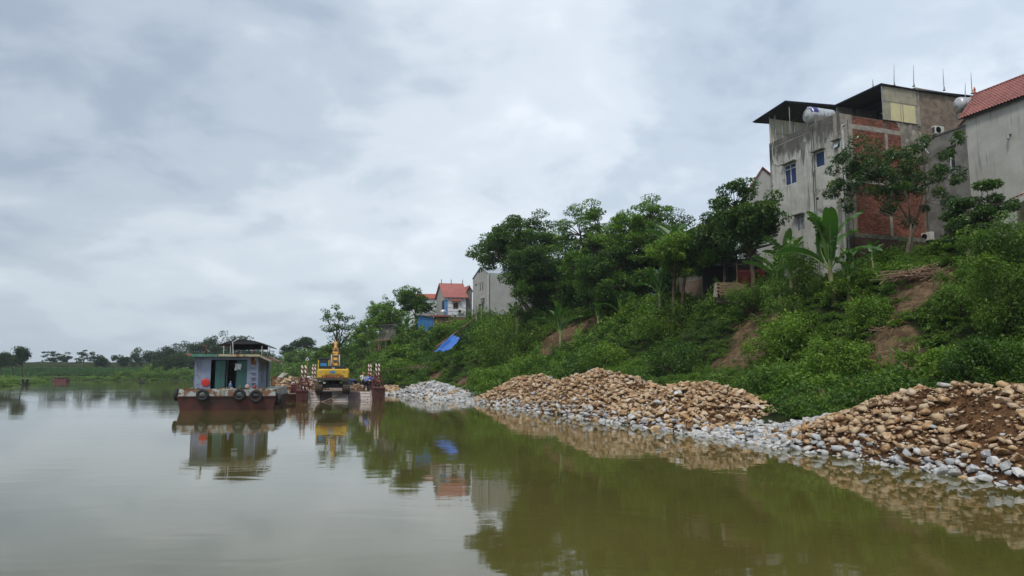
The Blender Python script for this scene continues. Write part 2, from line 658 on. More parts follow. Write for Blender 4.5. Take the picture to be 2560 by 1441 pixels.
def water_mat():
    m, nt, p, out = newmat('river_water')
    pos = N(nt, 'ShaderNodeNewGeometry').outputs['Position']
    col = nmix(nt, nrange(nt, nnoise(nt, pos, 0.12, 3, 0.5), 0.35, 0.65), (0.082, 0.073, 0.018), (0.102, 0.089, 0.024))
    nt.links.new(col, p.inputs['Base Color'])
    p.inputs['Roughness'].default_value = 0.035
    p.inputs['IOR'].default_value = 1.5
    p.inputs['Specular IOR Level'].default_value = 0.62
    # long lazy swell, small wavelets that come in patches where the breeze touches the water
    w1 = nnoise(nt, pos, 0.55, 2, 0.5, 0.6, (0.8, 1.6, 1))
    w2 = nnoise(nt, pos, 3.2, 3, 0.55, 0.8, (0.7, 1.8, 1))
    patch = nrange(nt, nnoise(nt, pos, 0.06, 3, 0.5, 0.5, (0.5, 1.6, 1)), 0.46, 0.64, 0.12, 1.0)
    sp = N(nt, 'ShaderNodeSeparateXYZ'); nt.links.new(pos, sp.inputs[0])
    far = nrange(nt, sp.outputs['Y'], 25, 120, 0.35, 1.0)
    h = nmath(nt, 'ADD', nmath(nt, 'MULTIPLY', w1, 0.009), nmath(nt, 'MULTIPLY', nmath(nt, 'MULTIPLY', w2, 0.0065), nmath(nt, 'MULTIPLY', patch, far)))
    b = N(nt, 'ShaderNodeBump'); b.inputs['Strength'].default_value = 0.55; b.inputs['Distance'].default_value = 1.0
    nt.links.new(h, b.inputs['Height']); nt.links.new(b.outputs[0], p.inputs['Normal'])
    return m


wm = MB(); wm.add([(-3500, -400, 0), (3500, -400, 0), (3500, 4000, 0), (-3500, 4000, 0)], [(0, 1, 2, 3)])
water = wm.build('river_water', water_mat())
tag(water, 'calm olive green river reflecting the cloudy sky and the bank', kind='structure')
# ------------------------------------------------------------------ stones
def stone_mat(name, cols, patch, soil):
    m, nt, p, out = newmat(name)
    oi = N(nt, 'ShaderNodeObjectInfo')
    at_ = N(nt, 'ShaderNodeAttribute'); at_.attribute_name = 'rnd'
    f = nmath(nt, 'FRACT', nmath(nt, 'ADD', oi.outputs['Random'], at_.outputs['Fac']), 0)
    r = N(nt, 'ShaderNodeValToRGB'); els = r.color_ramp.elements
    while len(els) < len(cols): els.new(0.5)
    for i, (e, c) in enumerate(zip(els, cols)):
        e.position = i / (len(cols) - 1); e.color = (*c, 1)
    nt.links.new(f, r.inputs[0])
    pos = N(nt, 'ShaderNodeNewGeometry').outputs['Position']
    col = nmix(nt, nrange(nt, nnoise(nt, pos, 7, 4, 0.6, 0.5), 0.5, 0.62), r.outputs[0], patch)
    col = nmix(nt, nrange(nt, nnoise(nt, pos, 3.4, 6, 0.7), 0.52, 0.66, 0, 0.85), col, soil)
    nt.links.new(col, p.inputs['Base Color'])
    p.inputs['Roughness'].default_value = 0.9; p.inputs['Specular IOR Level'].default_value = 0.15
    b = N(nt, 'ShaderNodeBump'); b.inputs['Strength'].default_value = 0.7; b.inputs['Distance'].default_value = 0.03
    nt.links.new(nnoise(nt, pos, 14, 5, 0.65), b.inputs['Height']); nt.links.new(b.outputs[0], p.inputs['Normal'])
    return m


TAN = stone_mat('tan_stone', [(.22, .12, .058), (.45, .285, .145), (.57, .42, .26), (.35, .195, .095), (.52, .39, .26), (.17, .092, .045), (.43, .25, .12), (.62, .52, .40), (.28, .155, .075)], (.58, .46, .32), (.22, .115, .05))
GREY = stone_mat('grey_stone', [(.24, .25, .265), (.42, .425, .43), (.56, .56, .55), (.33, .34, .355), (.50, .46, .40), (.62, .62, .61)], (.60, .60, .60), (.20, .20, .20))


def heap_soil():
    m, nt, p, out = newmat('heap_soil')
    pos = N(nt, 'ShaderNodeNewGeometry').outputs['Position']
    c = nmix(nt, nrange(nt, nnoise(nt, pos, 2.2, 6, 0.7, 0.4), 0.3, 0.7), (.175, .09, .042), (.09, .048, .025))
    c = nmix(nt, nrange(nt, nnoise(nt, pos, 11, 5, 0.7), 0.56, 0.7), c, (.30, .19, .11))
    nt.links.new(c, p.inputs['Base Color']); p.inputs['Roughness'].default_value = 0.95; p.inputs['Specular IOR Level'].default_value = 0.1
    b = N(nt, 'ShaderNodeBump'); b.inputs['Strength'].default_value = 1.0; b.inputs['Distance'].default_value = 0.1
    nt.links.new(nnoise(nt, pos, 8, 6, 0.75), b.inputs['Height']); nt.links.new(b.outputs[0], p.inputs['Normal'])
    return m


SOIL = heap_soil()


def rock_shape(r, npts=20):
    ax = Vector((1.12, r.uniform(.6, .95), r.uniform(.38, .68)))
    bm = bmesh.new()
    for i in range(npts):
        v = Vector((r.gauss(0, 1), r.gauss(0, 1), r.gauss(0, 1))).normalized()
        k = r.uniform(.82, 1.05)
        # squash towards a blocky shape
        q = Vector([math.copysign(abs(c) ** .72, c) for c in v]) * k
        bm.verts.new((q.x * ax.x * .5, q.y * ax.y * .5, q.z * ax.z * .5))
    bmesh.ops.convex_hull(bm, input=bm.verts)
    for v in [v for v in bm.verts if not v.link_faces]: bm.verts.remove(v)
    bmesh.ops.bevel(bm, geom=[e for e in bm.edges], offset=0.035, segments=1, affect='EDGES', clamp_overlap=True) if npts > 22 else None
    bmesh.ops.triangulate(bm, faces=bm.faces)
    bm.verts.index_update()
    vs = np.array([v.co[:] for v in bm.verts]); fs = np.array([[v.index for v in f.verts] for f in bm.faces])
    bm.free()
    return vs, fs


rr = random.Random(5)
ROCKS = [rock_shape(rr, 14) for _ in range(16)]
PEBS = [rock_shape(rr, 9) for _ in range(10)]


def rock_mesh(sh, mat):
    me = bpy.data.meshes.new('stone'); me.from_pydata(sh[0].tolist(), [], sh[1].tolist()); me.materials.append(mat)
    a = me.attributes.new('rnd', 'FLOAT', 'POINT')
    return me


ROCK_TAN = [rock_mesh(s, TAN) for s in ROCKS]
ROCK_GREY = [rock_mesh(s, GREY) for s in ROCKS]


def euler_np(e):
    return np.array(Euler(e).to_matrix())


def joined_stones(name, items, shapes, parent):
    """items: (pos, size, euler, is_grey, rnd) -> one mesh"""
    V, F, MI, RN = [], [], [], []
    b = 0
    for k, (p, s, e, g, rn) in enumerate(items):
        vs, fs = shapes[k % len(shapes)]
        V.append(vs @ euler_np(e).T * s + np.array(p)); F.append(fs + b); MI.append(np.full(len(fs), 1 if g else 0)); RN.append(np.full(len(vs), rn))
        b += len(vs)
    V, F, MI, RN = np.concatenate(V), np.concatenate(F), np.concatenate(MI), np.concatenate(RN)
    me = bpy.data.meshes.new(name)
    me.vertices.add(len(V)); me.vertices.foreach_set('co', V.ravel())
    me.loops.add(F.size); me.loops.foreach_set('vertex_index', F.ravel().astype(np.int32))
    me.polygons.add(len(F)); me.polygons.foreach_set('loop_start', np.arange(len(F)) * 3)
    me.materials.append(TAN); me.materials.append(GREY)
    me.polygons.foreach_set('material_index', MI.astype(np.int32))
    a = me.attributes.new('rnd', 'FLOAT', 'POINT'); a.data.foreach_set('value', RN.astype(np.float32))
    me.update(); me.validate()
    o = link(name, me, parent); o['kind'] = 'stuff'
    return o


def bank_pos(t, s):
    """point s metres inland from the waterline at arc length t"""
    i = np.interp(t, TR, np.arange(len(TR)))
    k = np.floor(i).astype(int); f = i - k; k2 = np.minimum(k + 1, len(TR) - 1)
    q = DR[k, :2] * (1 - f)[..., None] + DR[k2, :2] * f[..., None]
    n = NR[k] * (1 - f)[..., None] + NR[k2] * f[..., None]
    return q + n * np.asarray(s)[..., None]


SC = 3.7   # distance of the crest from the water


def crest_table(pts, sc=SC):
    """heap crest heights along the bank"""
    ts, zs = [], []
    tt = np.linspace(0, 260, 5200)
    q = bank_pos(tt, np.full_like(tt, sc))
    ok = q[:, 1] > 3
    tt, q = tt[ok], q[ok]
    for u, v in pts:
        z = 1.5
        for _ in range(4):
            uu = np.array([proj((a, b, z))[0] for a, b in q[::4]])
            k = np.abs(uu - u).argmin() * 4
            z = at(u, v, q[k, 1]).z
        ts.append(tt[k]); zs.append(max(z, 0.05))
    o = np.argsort(ts)
    return np.array(ts)[o], np.array(zs)[o]


def heap(name, label, cat, sil, greyness, soilness, density, seed, sc=SC, width=7.4, big=(.20, .5), t_extra=None, maxparts=300):
    r = np.random.RandomState(seed)
    ts, zs = crest_table(sil, sc)
    if t_extra:
        ts = np.concatenate([[t_extra[0]], ts]); zs = np.concatenate([[t_extra[1]], zs])
    t0, t1 = ts[0], ts[-1]
    root = thing(name, label, cat, tuple(bank_pos(np.array([(t0 + t1) / 2]), np.array([sc]))[0]) + (0,))
    rl = np.array(root.location)

    def mz(t, s):
        c = np.interp(t, ts, zs)
        e = sm((t - t0) / 1.2) * sm((t1 - t) / 1.2)
        a = np.clip(s / sc, -.3, 1)
        front = np.where(a > 0, np.sin(np.clip(a, 0, 1) * math.pi / 2) ** .85, a * .9)
        back = 1 - sm((s - sc) / (width - sc)) * 1.1
        p = bank_pos(t, s)
        nz = (vnoise(p[:, 0], p[:, 1], 1.4, 3) - .5) * .38
        return (c * np.where(s < sc, front, back) + nz * np.clip(c, 0, 1)) * (.25 + .75 * e) - .05

    # the mound itself
    nt_, ns_ = max(4, int((t1 - t0) / .28)), int((width + .8) / .28)
    T, Sg = np.meshgrid(np.linspace(t0, t1, nt_), np.linspace(-.8, width, ns_))
    P = bank_pos(T.ravel(), Sg.ravel()); Zm = mz(T.ravel(), Sg.ravel()) - .06
    Zm = np.where((Sg.ravel() > width - .5) | (T.ravel() < t0 + .1) | (T.ravel() > t1 - .1), Zm - .5, Zm)
    i0 = (np.arange(ns_ - 1)[:, None] * nt_ + np.arange(nt_ - 1)[None, :]).ravel()
    q = np.stack([i0, i0 + nt_, i0 + nt_ + 1, i0 + 1], 1)
    me = bpy.data.meshes.new('soil_mound'); me.from_pydata((np.column_stack([P, Zm]) - rl).tolist(), [], q.tolist())
    me.materials.append(SOIL if greyness < .9 else GREY); me.polygons.foreach_set('use_smooth', [True] * len(me.polygons))
    mo = link('soil_mound', me, root)

    # stones: dart throwing, large ones first
    items, cells = [], {}

    def throw(n, lo, hi, keep, pack):
        t = r.uniform(t0, t1, n); s = np.where(r.rand(n) < .86, r.uniform(-.25, sc + .6, n), r.uniform(sc, width - .4, n))
        sz = lo + (hi - lo) * r.rand(n) ** 2.6
        sz = np.sort(sz)[::-1]
        p = bank_pos(t, s); z = mz(t, s); so = soilness(p[:, 0], p[:, 1], t, s)
        for k in range(n):
            if r.rand() < so[k] * keep: continue
            x, y, w = p[k, 0], p[k, 1], sz[k]
            ci, cj = int(x / .6), int(y / .6)
            bad = False
            for a in (-1, 0, 1):
                for b in (-1, 0, 1):
                    for (X_, Y_, W_) in cells.get((ci + a, cj + b), ()):
                        if (X_ - x) ** 2 + (Y_ - y) ** 2 < (pack * (W_ + w) * .5) ** 2:
                            bad = True; break
                    if bad: break
                if bad: break
            if bad: continue
            cells.setdefault((ci, cj), []).append((x, y, w))
            g = r.rand() < greyness if greyness >= .9 else (r.rand() < np.clip(.95 - s[k] * 1.35, 0.04, .9))
            e = (r.uniform(-.5, .5), r.uniform(-.5, .5), r.uniform(0, 6.28))
            items.append(((x - rl[0], y - rl[1], z[k] + w * r.uniform(.02, .30)), w, e, g, r.rand(), y))
    area = (t1 - t0) * (sc + 1.5)
    throw(int(area * 80 * density), big[0], big[1], 1.0, .55)
    for _ in range(1):
        n0 = int((t1 - t0) * 1.6 * 40); _t0, _sc = sc, None
        tt_, ss_ = r.uniform(t0, t1, n0), r.uniform(-.35, 1.15, n0); zz_ = np.sort(.12 + .26 * r.rand(n0) ** 1.7)[::-1]; pp_ = bank_pos(tt_, ss_); hh_ = mz(tt_, ss_)
        for k in range(n0):
            x, y, w = pp_[k, 0], pp_[k, 1], zz_[k]; ci, cj = int(x / .6), int(y / .6)
            if any((X_ - x) ** 2 + (Y_ - y) ** 2 < (.5 * (W_ + w) * .5) ** 2 for a in (-1, 0, 1) for b in (-1, 0, 1) for (X_, Y_, W_) in cells.get((ci + a, cj + b), ())): continue
            cells.setdefault((ci, cj), []).append((x, y, w))
            items.append(((x - rl[0], y - rl[1], hh_[k] + w * .1), w, (r.uniform(-.5, .5), r.uniform(-.5, .5), r.uniform(0, 6.28)), r.rand() < np.clip(1.0 - ss_[k] * .95, .08, .9), r.rand(), y))
    nbig = len(items)
    throw(int(area * 90 * density), .08, .17, .8, .6)
    bigs = items[:nbig]; small = items[nbig:]
    bigs.sort(key=lambda i: -i[1] / i[5])
    for k, (p, s, e, g, rn, _) in enumerate(bigs[:maxparts]):
        link('stone', (ROCK_GREY if g else ROCK_TAN)[k % 16], root, p, e, (s, s, s))
    rest = [i[:5] for i in bigs[maxparts:]]
    if rest: joined_stones('stones', rest, ROCKS, root)
    if greyness < .9:
        nc = int(area * 34); tt_, ss_ = r.uniform(t0, t1, nc), r.uniform(.9, sc + .8, nc); pp_ = bank_pos(tt_, ss_); so = soilness(pp_[:, 0], pp_[:, 1], tt_, ss_); hh_ = mz(tt_, ss_)
        cl = [((pp_[k, 0] - rl[0], pp_[k, 1] - rl[1], hh_[k] - .02), .05 + .12 * r.rand() ** 2, (r.uniform(-1, 1), r.uniform(-1, 1), r.uniform(0, 6)), False, 0) for k in range(nc) if r.rand() < .25 + so[k]]
        co = joined_stones('clods', cl, PEBS, root); co.data.materials[0] = SOIL
    if small: joined_stones('rubble', [i[:5] for i in small], PEBS, root)
    return root, mz, (t0, t1)


def no_soil(x, y, t, s): return np.clip((vnoise(x, y, .55, 3) - .62) * 5, 0, .9) * (s > 1.0)


def soil_b(x, y, t, s):
    """the near heap has a bare clay flank"""
    u = np.array([proj((a, b, 1.0))[0] for a, b in zip(x, y)])
    d = np.sqrt(((u - 2450) / 130) ** 2 + ((s - 2.1) / 1.35) ** 2)
    return np.maximum(np.clip(1.5 - d, 0, .97), np.clip((vnoise(x, y, .6, 3) - .50) * 5, 0, .9) * (s > 1.0))


def soil_a(x, y, t, s):
    u = np.array([proj((a, b, 1.0))[0] for a, b in zip(x, y)])
    d = np.sqrt(((u - 1590) / 50) ** 2 + ((s - 3.2) / .9) ** 2)
    return np.maximum(np.clip(1.4 - d, 0, .9), np.clip((vnoise(x + 9, y, .6, 3) - .50) * 5, 0, .85) * (s > 1.0))


heap('stone_heap', 'near heap of tan stones and brown clay at the right edge of the water', 'stone heap',
     [(2075, 1046), (2120, 1036), (2180, 1021), (2215, 1000), (2250, 984), (2300, 976), (2360, 970), (2430, 964), (2475, 977), (2530, 968), (2560, 974)],
     .0, soil_b, 1.0, 21, big=(.11, .44), t_extra=(82, 2.0))
heap('stone_heap', 'long tan stone heap with the highest reddish peak in front of the green slope', 'stone heap',
     [(1252, 1000), (1285, 962), (1310, 946), (1345, 940), (1385, 950), (1405, 958), (1440, 950), (1475, 934), (1510, 927), (1555, 940), (1610, 956), (1650, 972), (1672, 975), (1700, 966), (1745, 962),
      (1790, 961), (1830, 979), (1870, 996), (1900, 1014), (1930, 1030), (1955, 1044), (1985, 1056)],
     .0, soil_a, 1.0, 22, big=(.14, .50))
heap('riprap', 'low band of pale grey rubble stones joining the two tan heaps', 'riprap',
     [(1880, 1060), (1920, 1050), (1950, 1054), (1985, 1058), (2020, 1056), (2050, 1050), (2085, 1040), (2130, 1045), (2170, 1060)], 0.93, no_soil, 1.15, 23, sc=3.3, width=6.6, big=(.13, .38))
heap('stone_heap', 'low heap of blue grey broken stone between the barge and the tan heaps', 'stone heap',
     [(1020, 987), (1045, 974), (1062, 959), (1085, 958), (1120, 968), (1150, 976), (1185, 984), (1215, 988), (1240, 996), (1262, 1004)], 0.93, no_soil, 1.0, 24, sc=3.0, width=6.0, big=(.28, .66))
heap('stone_heap', 'small brown rubble heap at the water beside the barge corner', 'stone heap',
     [(945, 985), (965, 972), (985, 966), (1005, 968), (1030, 977)], 0.0, no_soil, .8, 25, sc=3.0, width=6.0, big=(.28, .6), maxparts=150)
# ------------------------------------------------------------------ leaves
def leaves_mesh(name, C, L, Wd, seed, mat, up=0.55, droop=0.0, vals=None, outward=None, fold=0.18):
    """one quad per leaf. C: centres (n,3); L, Wd: length and width (n)"""
    r = np.random.RandomState(seed)
    n = len(C)
    d = r.normal(size=(n, 3)); d[:, 2] = d[:, 2] * .6 - droop
    if outward is not None: d += outward * .9
    d /= np.linalg.norm(d, axis=1)[:, None]
    nn = r.normal(size=(n, 3)) * (1 - up); nn[:, 2] += up * 1.5
    nn -= d * (nn * d).sum(1)[:, None]; nn /= np.linalg.norm(nn, axis=1)[:, None] + 1e-9
    sd = np.cross(d, nn)
    L = np.broadcast_to(L, n)[:, None]; Wd = np.broadcast_to(Wd, n)[:, None]
    a = C - d * L * .5
    b = C + sd * Wd * .5 + nn * Wd * fold
    c = C + d * L * .5 - nn * L * .12
    e = C - sd * Wd * .5 + nn * Wd * fold
    V = np.stack([a, b, c, e], 1).reshape(-1, 3)
    if vals is None: vals = r.rand(n)
    F = np.arange(4 * n).reshape(-1, 4)
    me = bpy.data.meshes.new(name)
    me.vertices.add(4 * n); me.vertices.foreach_set('co', V.ravel())
    me.loops.add(4 * n); me.loops.foreach_set('vertex_index', F.ravel().astype(np.int32))
    me.polygons.add(n); me.polygons.foreach_set('loop_start', np.arange(n) * 4)
    at_ = me.attributes.new('v', 'FLOAT', 'POINT'); at_.data.foreach_set('value', np.repeat(vals, 4).astype(np.float32))
    me.materials.append(mat)
    me.update(); me.validate()
    return me


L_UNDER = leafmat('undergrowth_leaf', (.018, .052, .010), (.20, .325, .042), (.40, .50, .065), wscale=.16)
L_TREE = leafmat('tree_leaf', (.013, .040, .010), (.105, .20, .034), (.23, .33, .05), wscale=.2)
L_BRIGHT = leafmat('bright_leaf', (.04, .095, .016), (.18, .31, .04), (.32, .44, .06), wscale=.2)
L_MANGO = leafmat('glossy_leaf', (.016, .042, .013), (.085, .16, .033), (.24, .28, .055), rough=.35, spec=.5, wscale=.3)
L_BAMBOO = leafmat('bamboo_leaf', (.045, .10, .02), (.17, .28, .05), (.30, .38, .07), wscale=.3)
L_FAR = leafmat('far_leaf', (.020, .045, .018), (.055, .095, .030), None, wscale=.05)
L_CROP = leafmat('crop_leaf', (.035, .09, .028), (.09, .19, .05), None, wscale=.05)
L_DRY = leafmat('dry_leaf', (.14, .085, .04), (.26, .17, .09), None, transl=.1)
BARK = surf('bark', (.115, .085, .06), (.055, .04, .03), 6, .9, bump=.5, stretch=(1, 1, .3), spec=.1)
BARKP = surf('pale_bark', (.24, .20, .15), (.13, .105, .08), 6, .9, bump=.4, stretch=(1, 1, .3), spec=.1)
STEMG = surf('green_stem', (.13, .17, .06), (.09, .075, .035), 3, .6, bump=.2, stretch=(1, 1, .3))
DRYWOOD = surf('dry_wood', (.36, .27, .18), (.17, .115, .075), 4, .85, bump=.3, stretch=(1, 1, .3), spec=.1)


def clump_mesh(seed, n, rad, h, leaf, mat, droop=.1, hollow=True, wf=1.0):
    r = np.random.RandomState(seed)
    k = 9
    cc = r.normal(size=(k, 3)) * np.array([rad * .5, rad * .5, h * .18]); cc[:, 2] = np.abs(cc[:, 2]) + h * .35
    cr = rad * r.uniform(.35, .6, k)
    w = r.randint(0, k, n)
    d = r.normal(size=(n, 3)); d /= np.linalg.norm(d, axis=1)[:, None]; d[:, 2] = np.abs(d[:, 2]) * 1.1 - .25
    C = cc[w] + d * (cr[w] * r.uniform(.7, 1.05, n))[:, None] * np.array([1, 1, h / rad * .8])
    C[:, 2] = np.maximum(C[:, 2], .02)
    v = np.clip(.5 * r.rand(n) + .25 * r.rand(k)[w] + .25 * (C[:, 2] / (h * 1.1)), 0, 1)  # higher leaves get a lighter tone, top light painted into the clump
    sz = leaf * r.uniform(.65, 1.35, n)
    return leaves_mesh('foliage', C, sz, sz * wf * r.uniform(.42, .62, n), seed + 1, mat, .5, droop, v, d)


def scatter(name, label, protos, pts, scl, seed, idx=None, kind='stuff', tilt=.25, zs=1.0):
    """ground cover: one object; geometry nodes put a clump at every point"""
    r = np.random.RandomState(seed)
    col = bpy.data.collections.new(name + '_clumps')
    for i, m_ in enumerate(protos):
        o = bpy.data.objects.new('clump_%02d' % i, m_); col.objects.link(o)
    me = bpy.data.meshes.new(name); n = len(pts)
    me.vertices.add(n); me.vertices.foreach_set('co', np.asarray(pts, float).ravel())
    a = me.attributes.new('scl', 'FLOAT_VECTOR', 'POINT')
    sv = np.stack([scl, scl, scl * zs * r.uniform(.75, 1.3, n)], 1); a.data.foreach_set('vector', sv.astype(np.float32).ravel())
    a = me.attributes.new('rot', 'FLOAT_VECTOR', 'POINT')
    rv = np.stack([r.uniform(-tilt, tilt, n), r.uniform(-tilt, tilt, n), r.uniform(0, 6.28, n)], 1); a.data.foreach_set('vector', rv.astype(np.float32).ravel())
    a = me.attributes.new('idx', 'INT', 'POINT')
    a.data.foreach_set('value', (r.randint(0, len(protos), n) if idx is None else idx).astype(np.int32))
    o = link(name, me)
    ng = bpy.data.node_groups.new(name + '_nodes', 'GeometryNodeTree')
    ng.interface.new_socket('Geometry', in_out='INPUT', socket_type='NodeSocketGeometry')
    ng.interface.new_socket('Geometry', in_out='OUTPUT', socket_type='NodeSocketGeometry')
    gi, go = ng.nodes.new('NodeGroupInput'), ng.nodes.new('NodeGroupOutput')
    ip = ng.nodes.new('GeometryNodeInstanceOnPoints'); ci = ng.nodes.new('GeometryNodeCollectionInfo')
    ci.inputs['Collection'].default_value = col; ci.inputs['Separate Children'].default_value = True; ci.inputs['Reset Children'].default_value = True
    ip.inputs['Pick Instance'].default_value = True
    for nm, ty, sock in (('scl', 'FLOAT_VECTOR', 'Scale'), ('rot', 'FLOAT_VECTOR', 'Rotation'), ('idx', 'INT', 'Instance Index')):
        na = ng.nodes.new('GeometryNodeInputNamedAttribute'); na.data_type = ty; na.inputs['Name'].default_value = nm
        if sock == 'Rotation':
            er = ng.nodes.new('FunctionNodeEulerToRotation'); ng.links.new(na.outputs['Attribute'], er.inputs[0]); ng.links.new(er.outputs[0], ip.inputs['Rotation'])
        else:
            ng.links.new(na.outputs['Attribute'], ip.inputs[sock])
    ng.links.new(gi.outputs[0], ip.inputs['Points']); ng.links.new(ci.outputs[0], ip.inputs['Instance']); ng.links.new(ip.outputs[0], go.inputs[0])
    md = o.modifiers.new('scatter', 'NODES'); md.node_group = ng
    return tag(o, label, kind=kind)


# clump kinds: 0-3 leafy vine mounds, 4-5 brighter weeds, 6 broad leaved, 7 dry grass
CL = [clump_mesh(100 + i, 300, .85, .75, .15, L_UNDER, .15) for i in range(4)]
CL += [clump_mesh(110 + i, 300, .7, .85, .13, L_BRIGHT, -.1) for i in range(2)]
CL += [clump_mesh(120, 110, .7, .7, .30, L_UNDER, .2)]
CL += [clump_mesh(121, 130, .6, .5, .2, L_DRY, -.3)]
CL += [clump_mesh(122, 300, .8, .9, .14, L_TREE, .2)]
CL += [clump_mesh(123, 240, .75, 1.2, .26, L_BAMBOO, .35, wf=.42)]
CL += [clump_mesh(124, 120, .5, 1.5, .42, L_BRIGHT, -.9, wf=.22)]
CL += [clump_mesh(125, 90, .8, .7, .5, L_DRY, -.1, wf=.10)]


def under_points():
    r = np.random.RandomState(3)
    out_p, out_s, out_i = [], [], []
    # (t range, spacing, scale)
    for (xa, xb, ya, yb, dens, sc) in [(-8, 34, 15, 52, 7.5, .50), (-26, 36, 52, 96, 4.2, .66), (-62, 12, 96, 160, 1.0, 1.0), (-125, -20, 160, 250, .45, 1.7)]:
        n = int((xb - xa) * (yb - ya) * dens)
        x, y = r.uniform(xa, xb, n), r.uniform(ya, yb, n)
        s, k = sdist(x, y, DR, NR)
        u = 1280 + FPX * x / y
        toe = np.where(y < 64, 3.1, 3.2); toe = np.where((u > 1880) & (u <= 1958) & (y < 36), 4.4, toe); toe = np.where((u > 1958) & (u < 2110) & (y < 34), 2.9, toe)
        keep = (s > toe) & (s < DR[k, 5] + 4.5) & (u < 2750) & (u > 300)
        if ya >= 160: keep &= s < 75
        keep &= r.rand(n) > bareness(x, y) * .93
        x, y, s = x[keep], y[keep], s[keep]
        big = vnoise(x + 7, y + 3, .22, 3)
        scl = sc * (.7 + 1.3 * np.clip((big - .38) * 3.2, 0, 1)) * r.uniform(.7, 1.3, len(x))
        scl *= np.where(s < toe[keep] + 1.6, .62, 1)
        kind = vnoise(x + 33, y + 80, .13, 3); q = r.rand(len(x))
        idx = r.randint(0, 4, len(x))
        idx = np.where((kind > .55) & (q < .75), r.randint(4, 6, len(x)), idx)
        idx = np.where(q > .93, 6, idx); idx = np.where((q > .84) & (q < .89), 9, idx); idx = np.where((q > .89) & (q < .915), 10, idx); idx = np.where((q > .80) & (q < .83), 11, idx); idx = np.where((kind < .42) & (q < .55), 8, idx)
        bz = bareness(x, y); idx = np.where((bz > .12) & (r.rand(len(x)) < .5), 7, idx)
        scl = np.where(idx == 7, scl * .6, scl); scl = np.where(bz > .35, scl * .5, scl)
        z = ground(x, y) - .12 * scl
        out_p.append(np.stack([x, y, z], 1)); out_s.append(scl); out_i.append(idx)
    return np.concatenate(out_p), np.concatenate(out_s), np.concatenate(out_i)


up_, us_, ui_ = under_points()
scatter('undergrowth', 'tangled green vines, weeds and low shrubs covering the river bank slope', CL, up_, us_, 31, ui_)
# ------------------------------------------------------------------ trees
def cm(rs, n, rad, flat, leaf, vbase):
    """leaves of one cluster around the origin"""
    d = rs.normal(size=(n, 3)); d /= np.linalg.norm(d, axis=1)[:, None]
    C = d * (rad * rs.uniform(.45, 1.05, n) ** .8)[:, None] * np.array([1, 1, flat])
    v = np.clip(vbase * .45 + .35 * rs.rand(n) + .3 * (d[:, 2] * .5 + .4), 0, 1)  # upper leaves of the cluster painted lighter, as if lit from above
    return C, d, v, leaf * rs.uniform(.65, 1.3, n)


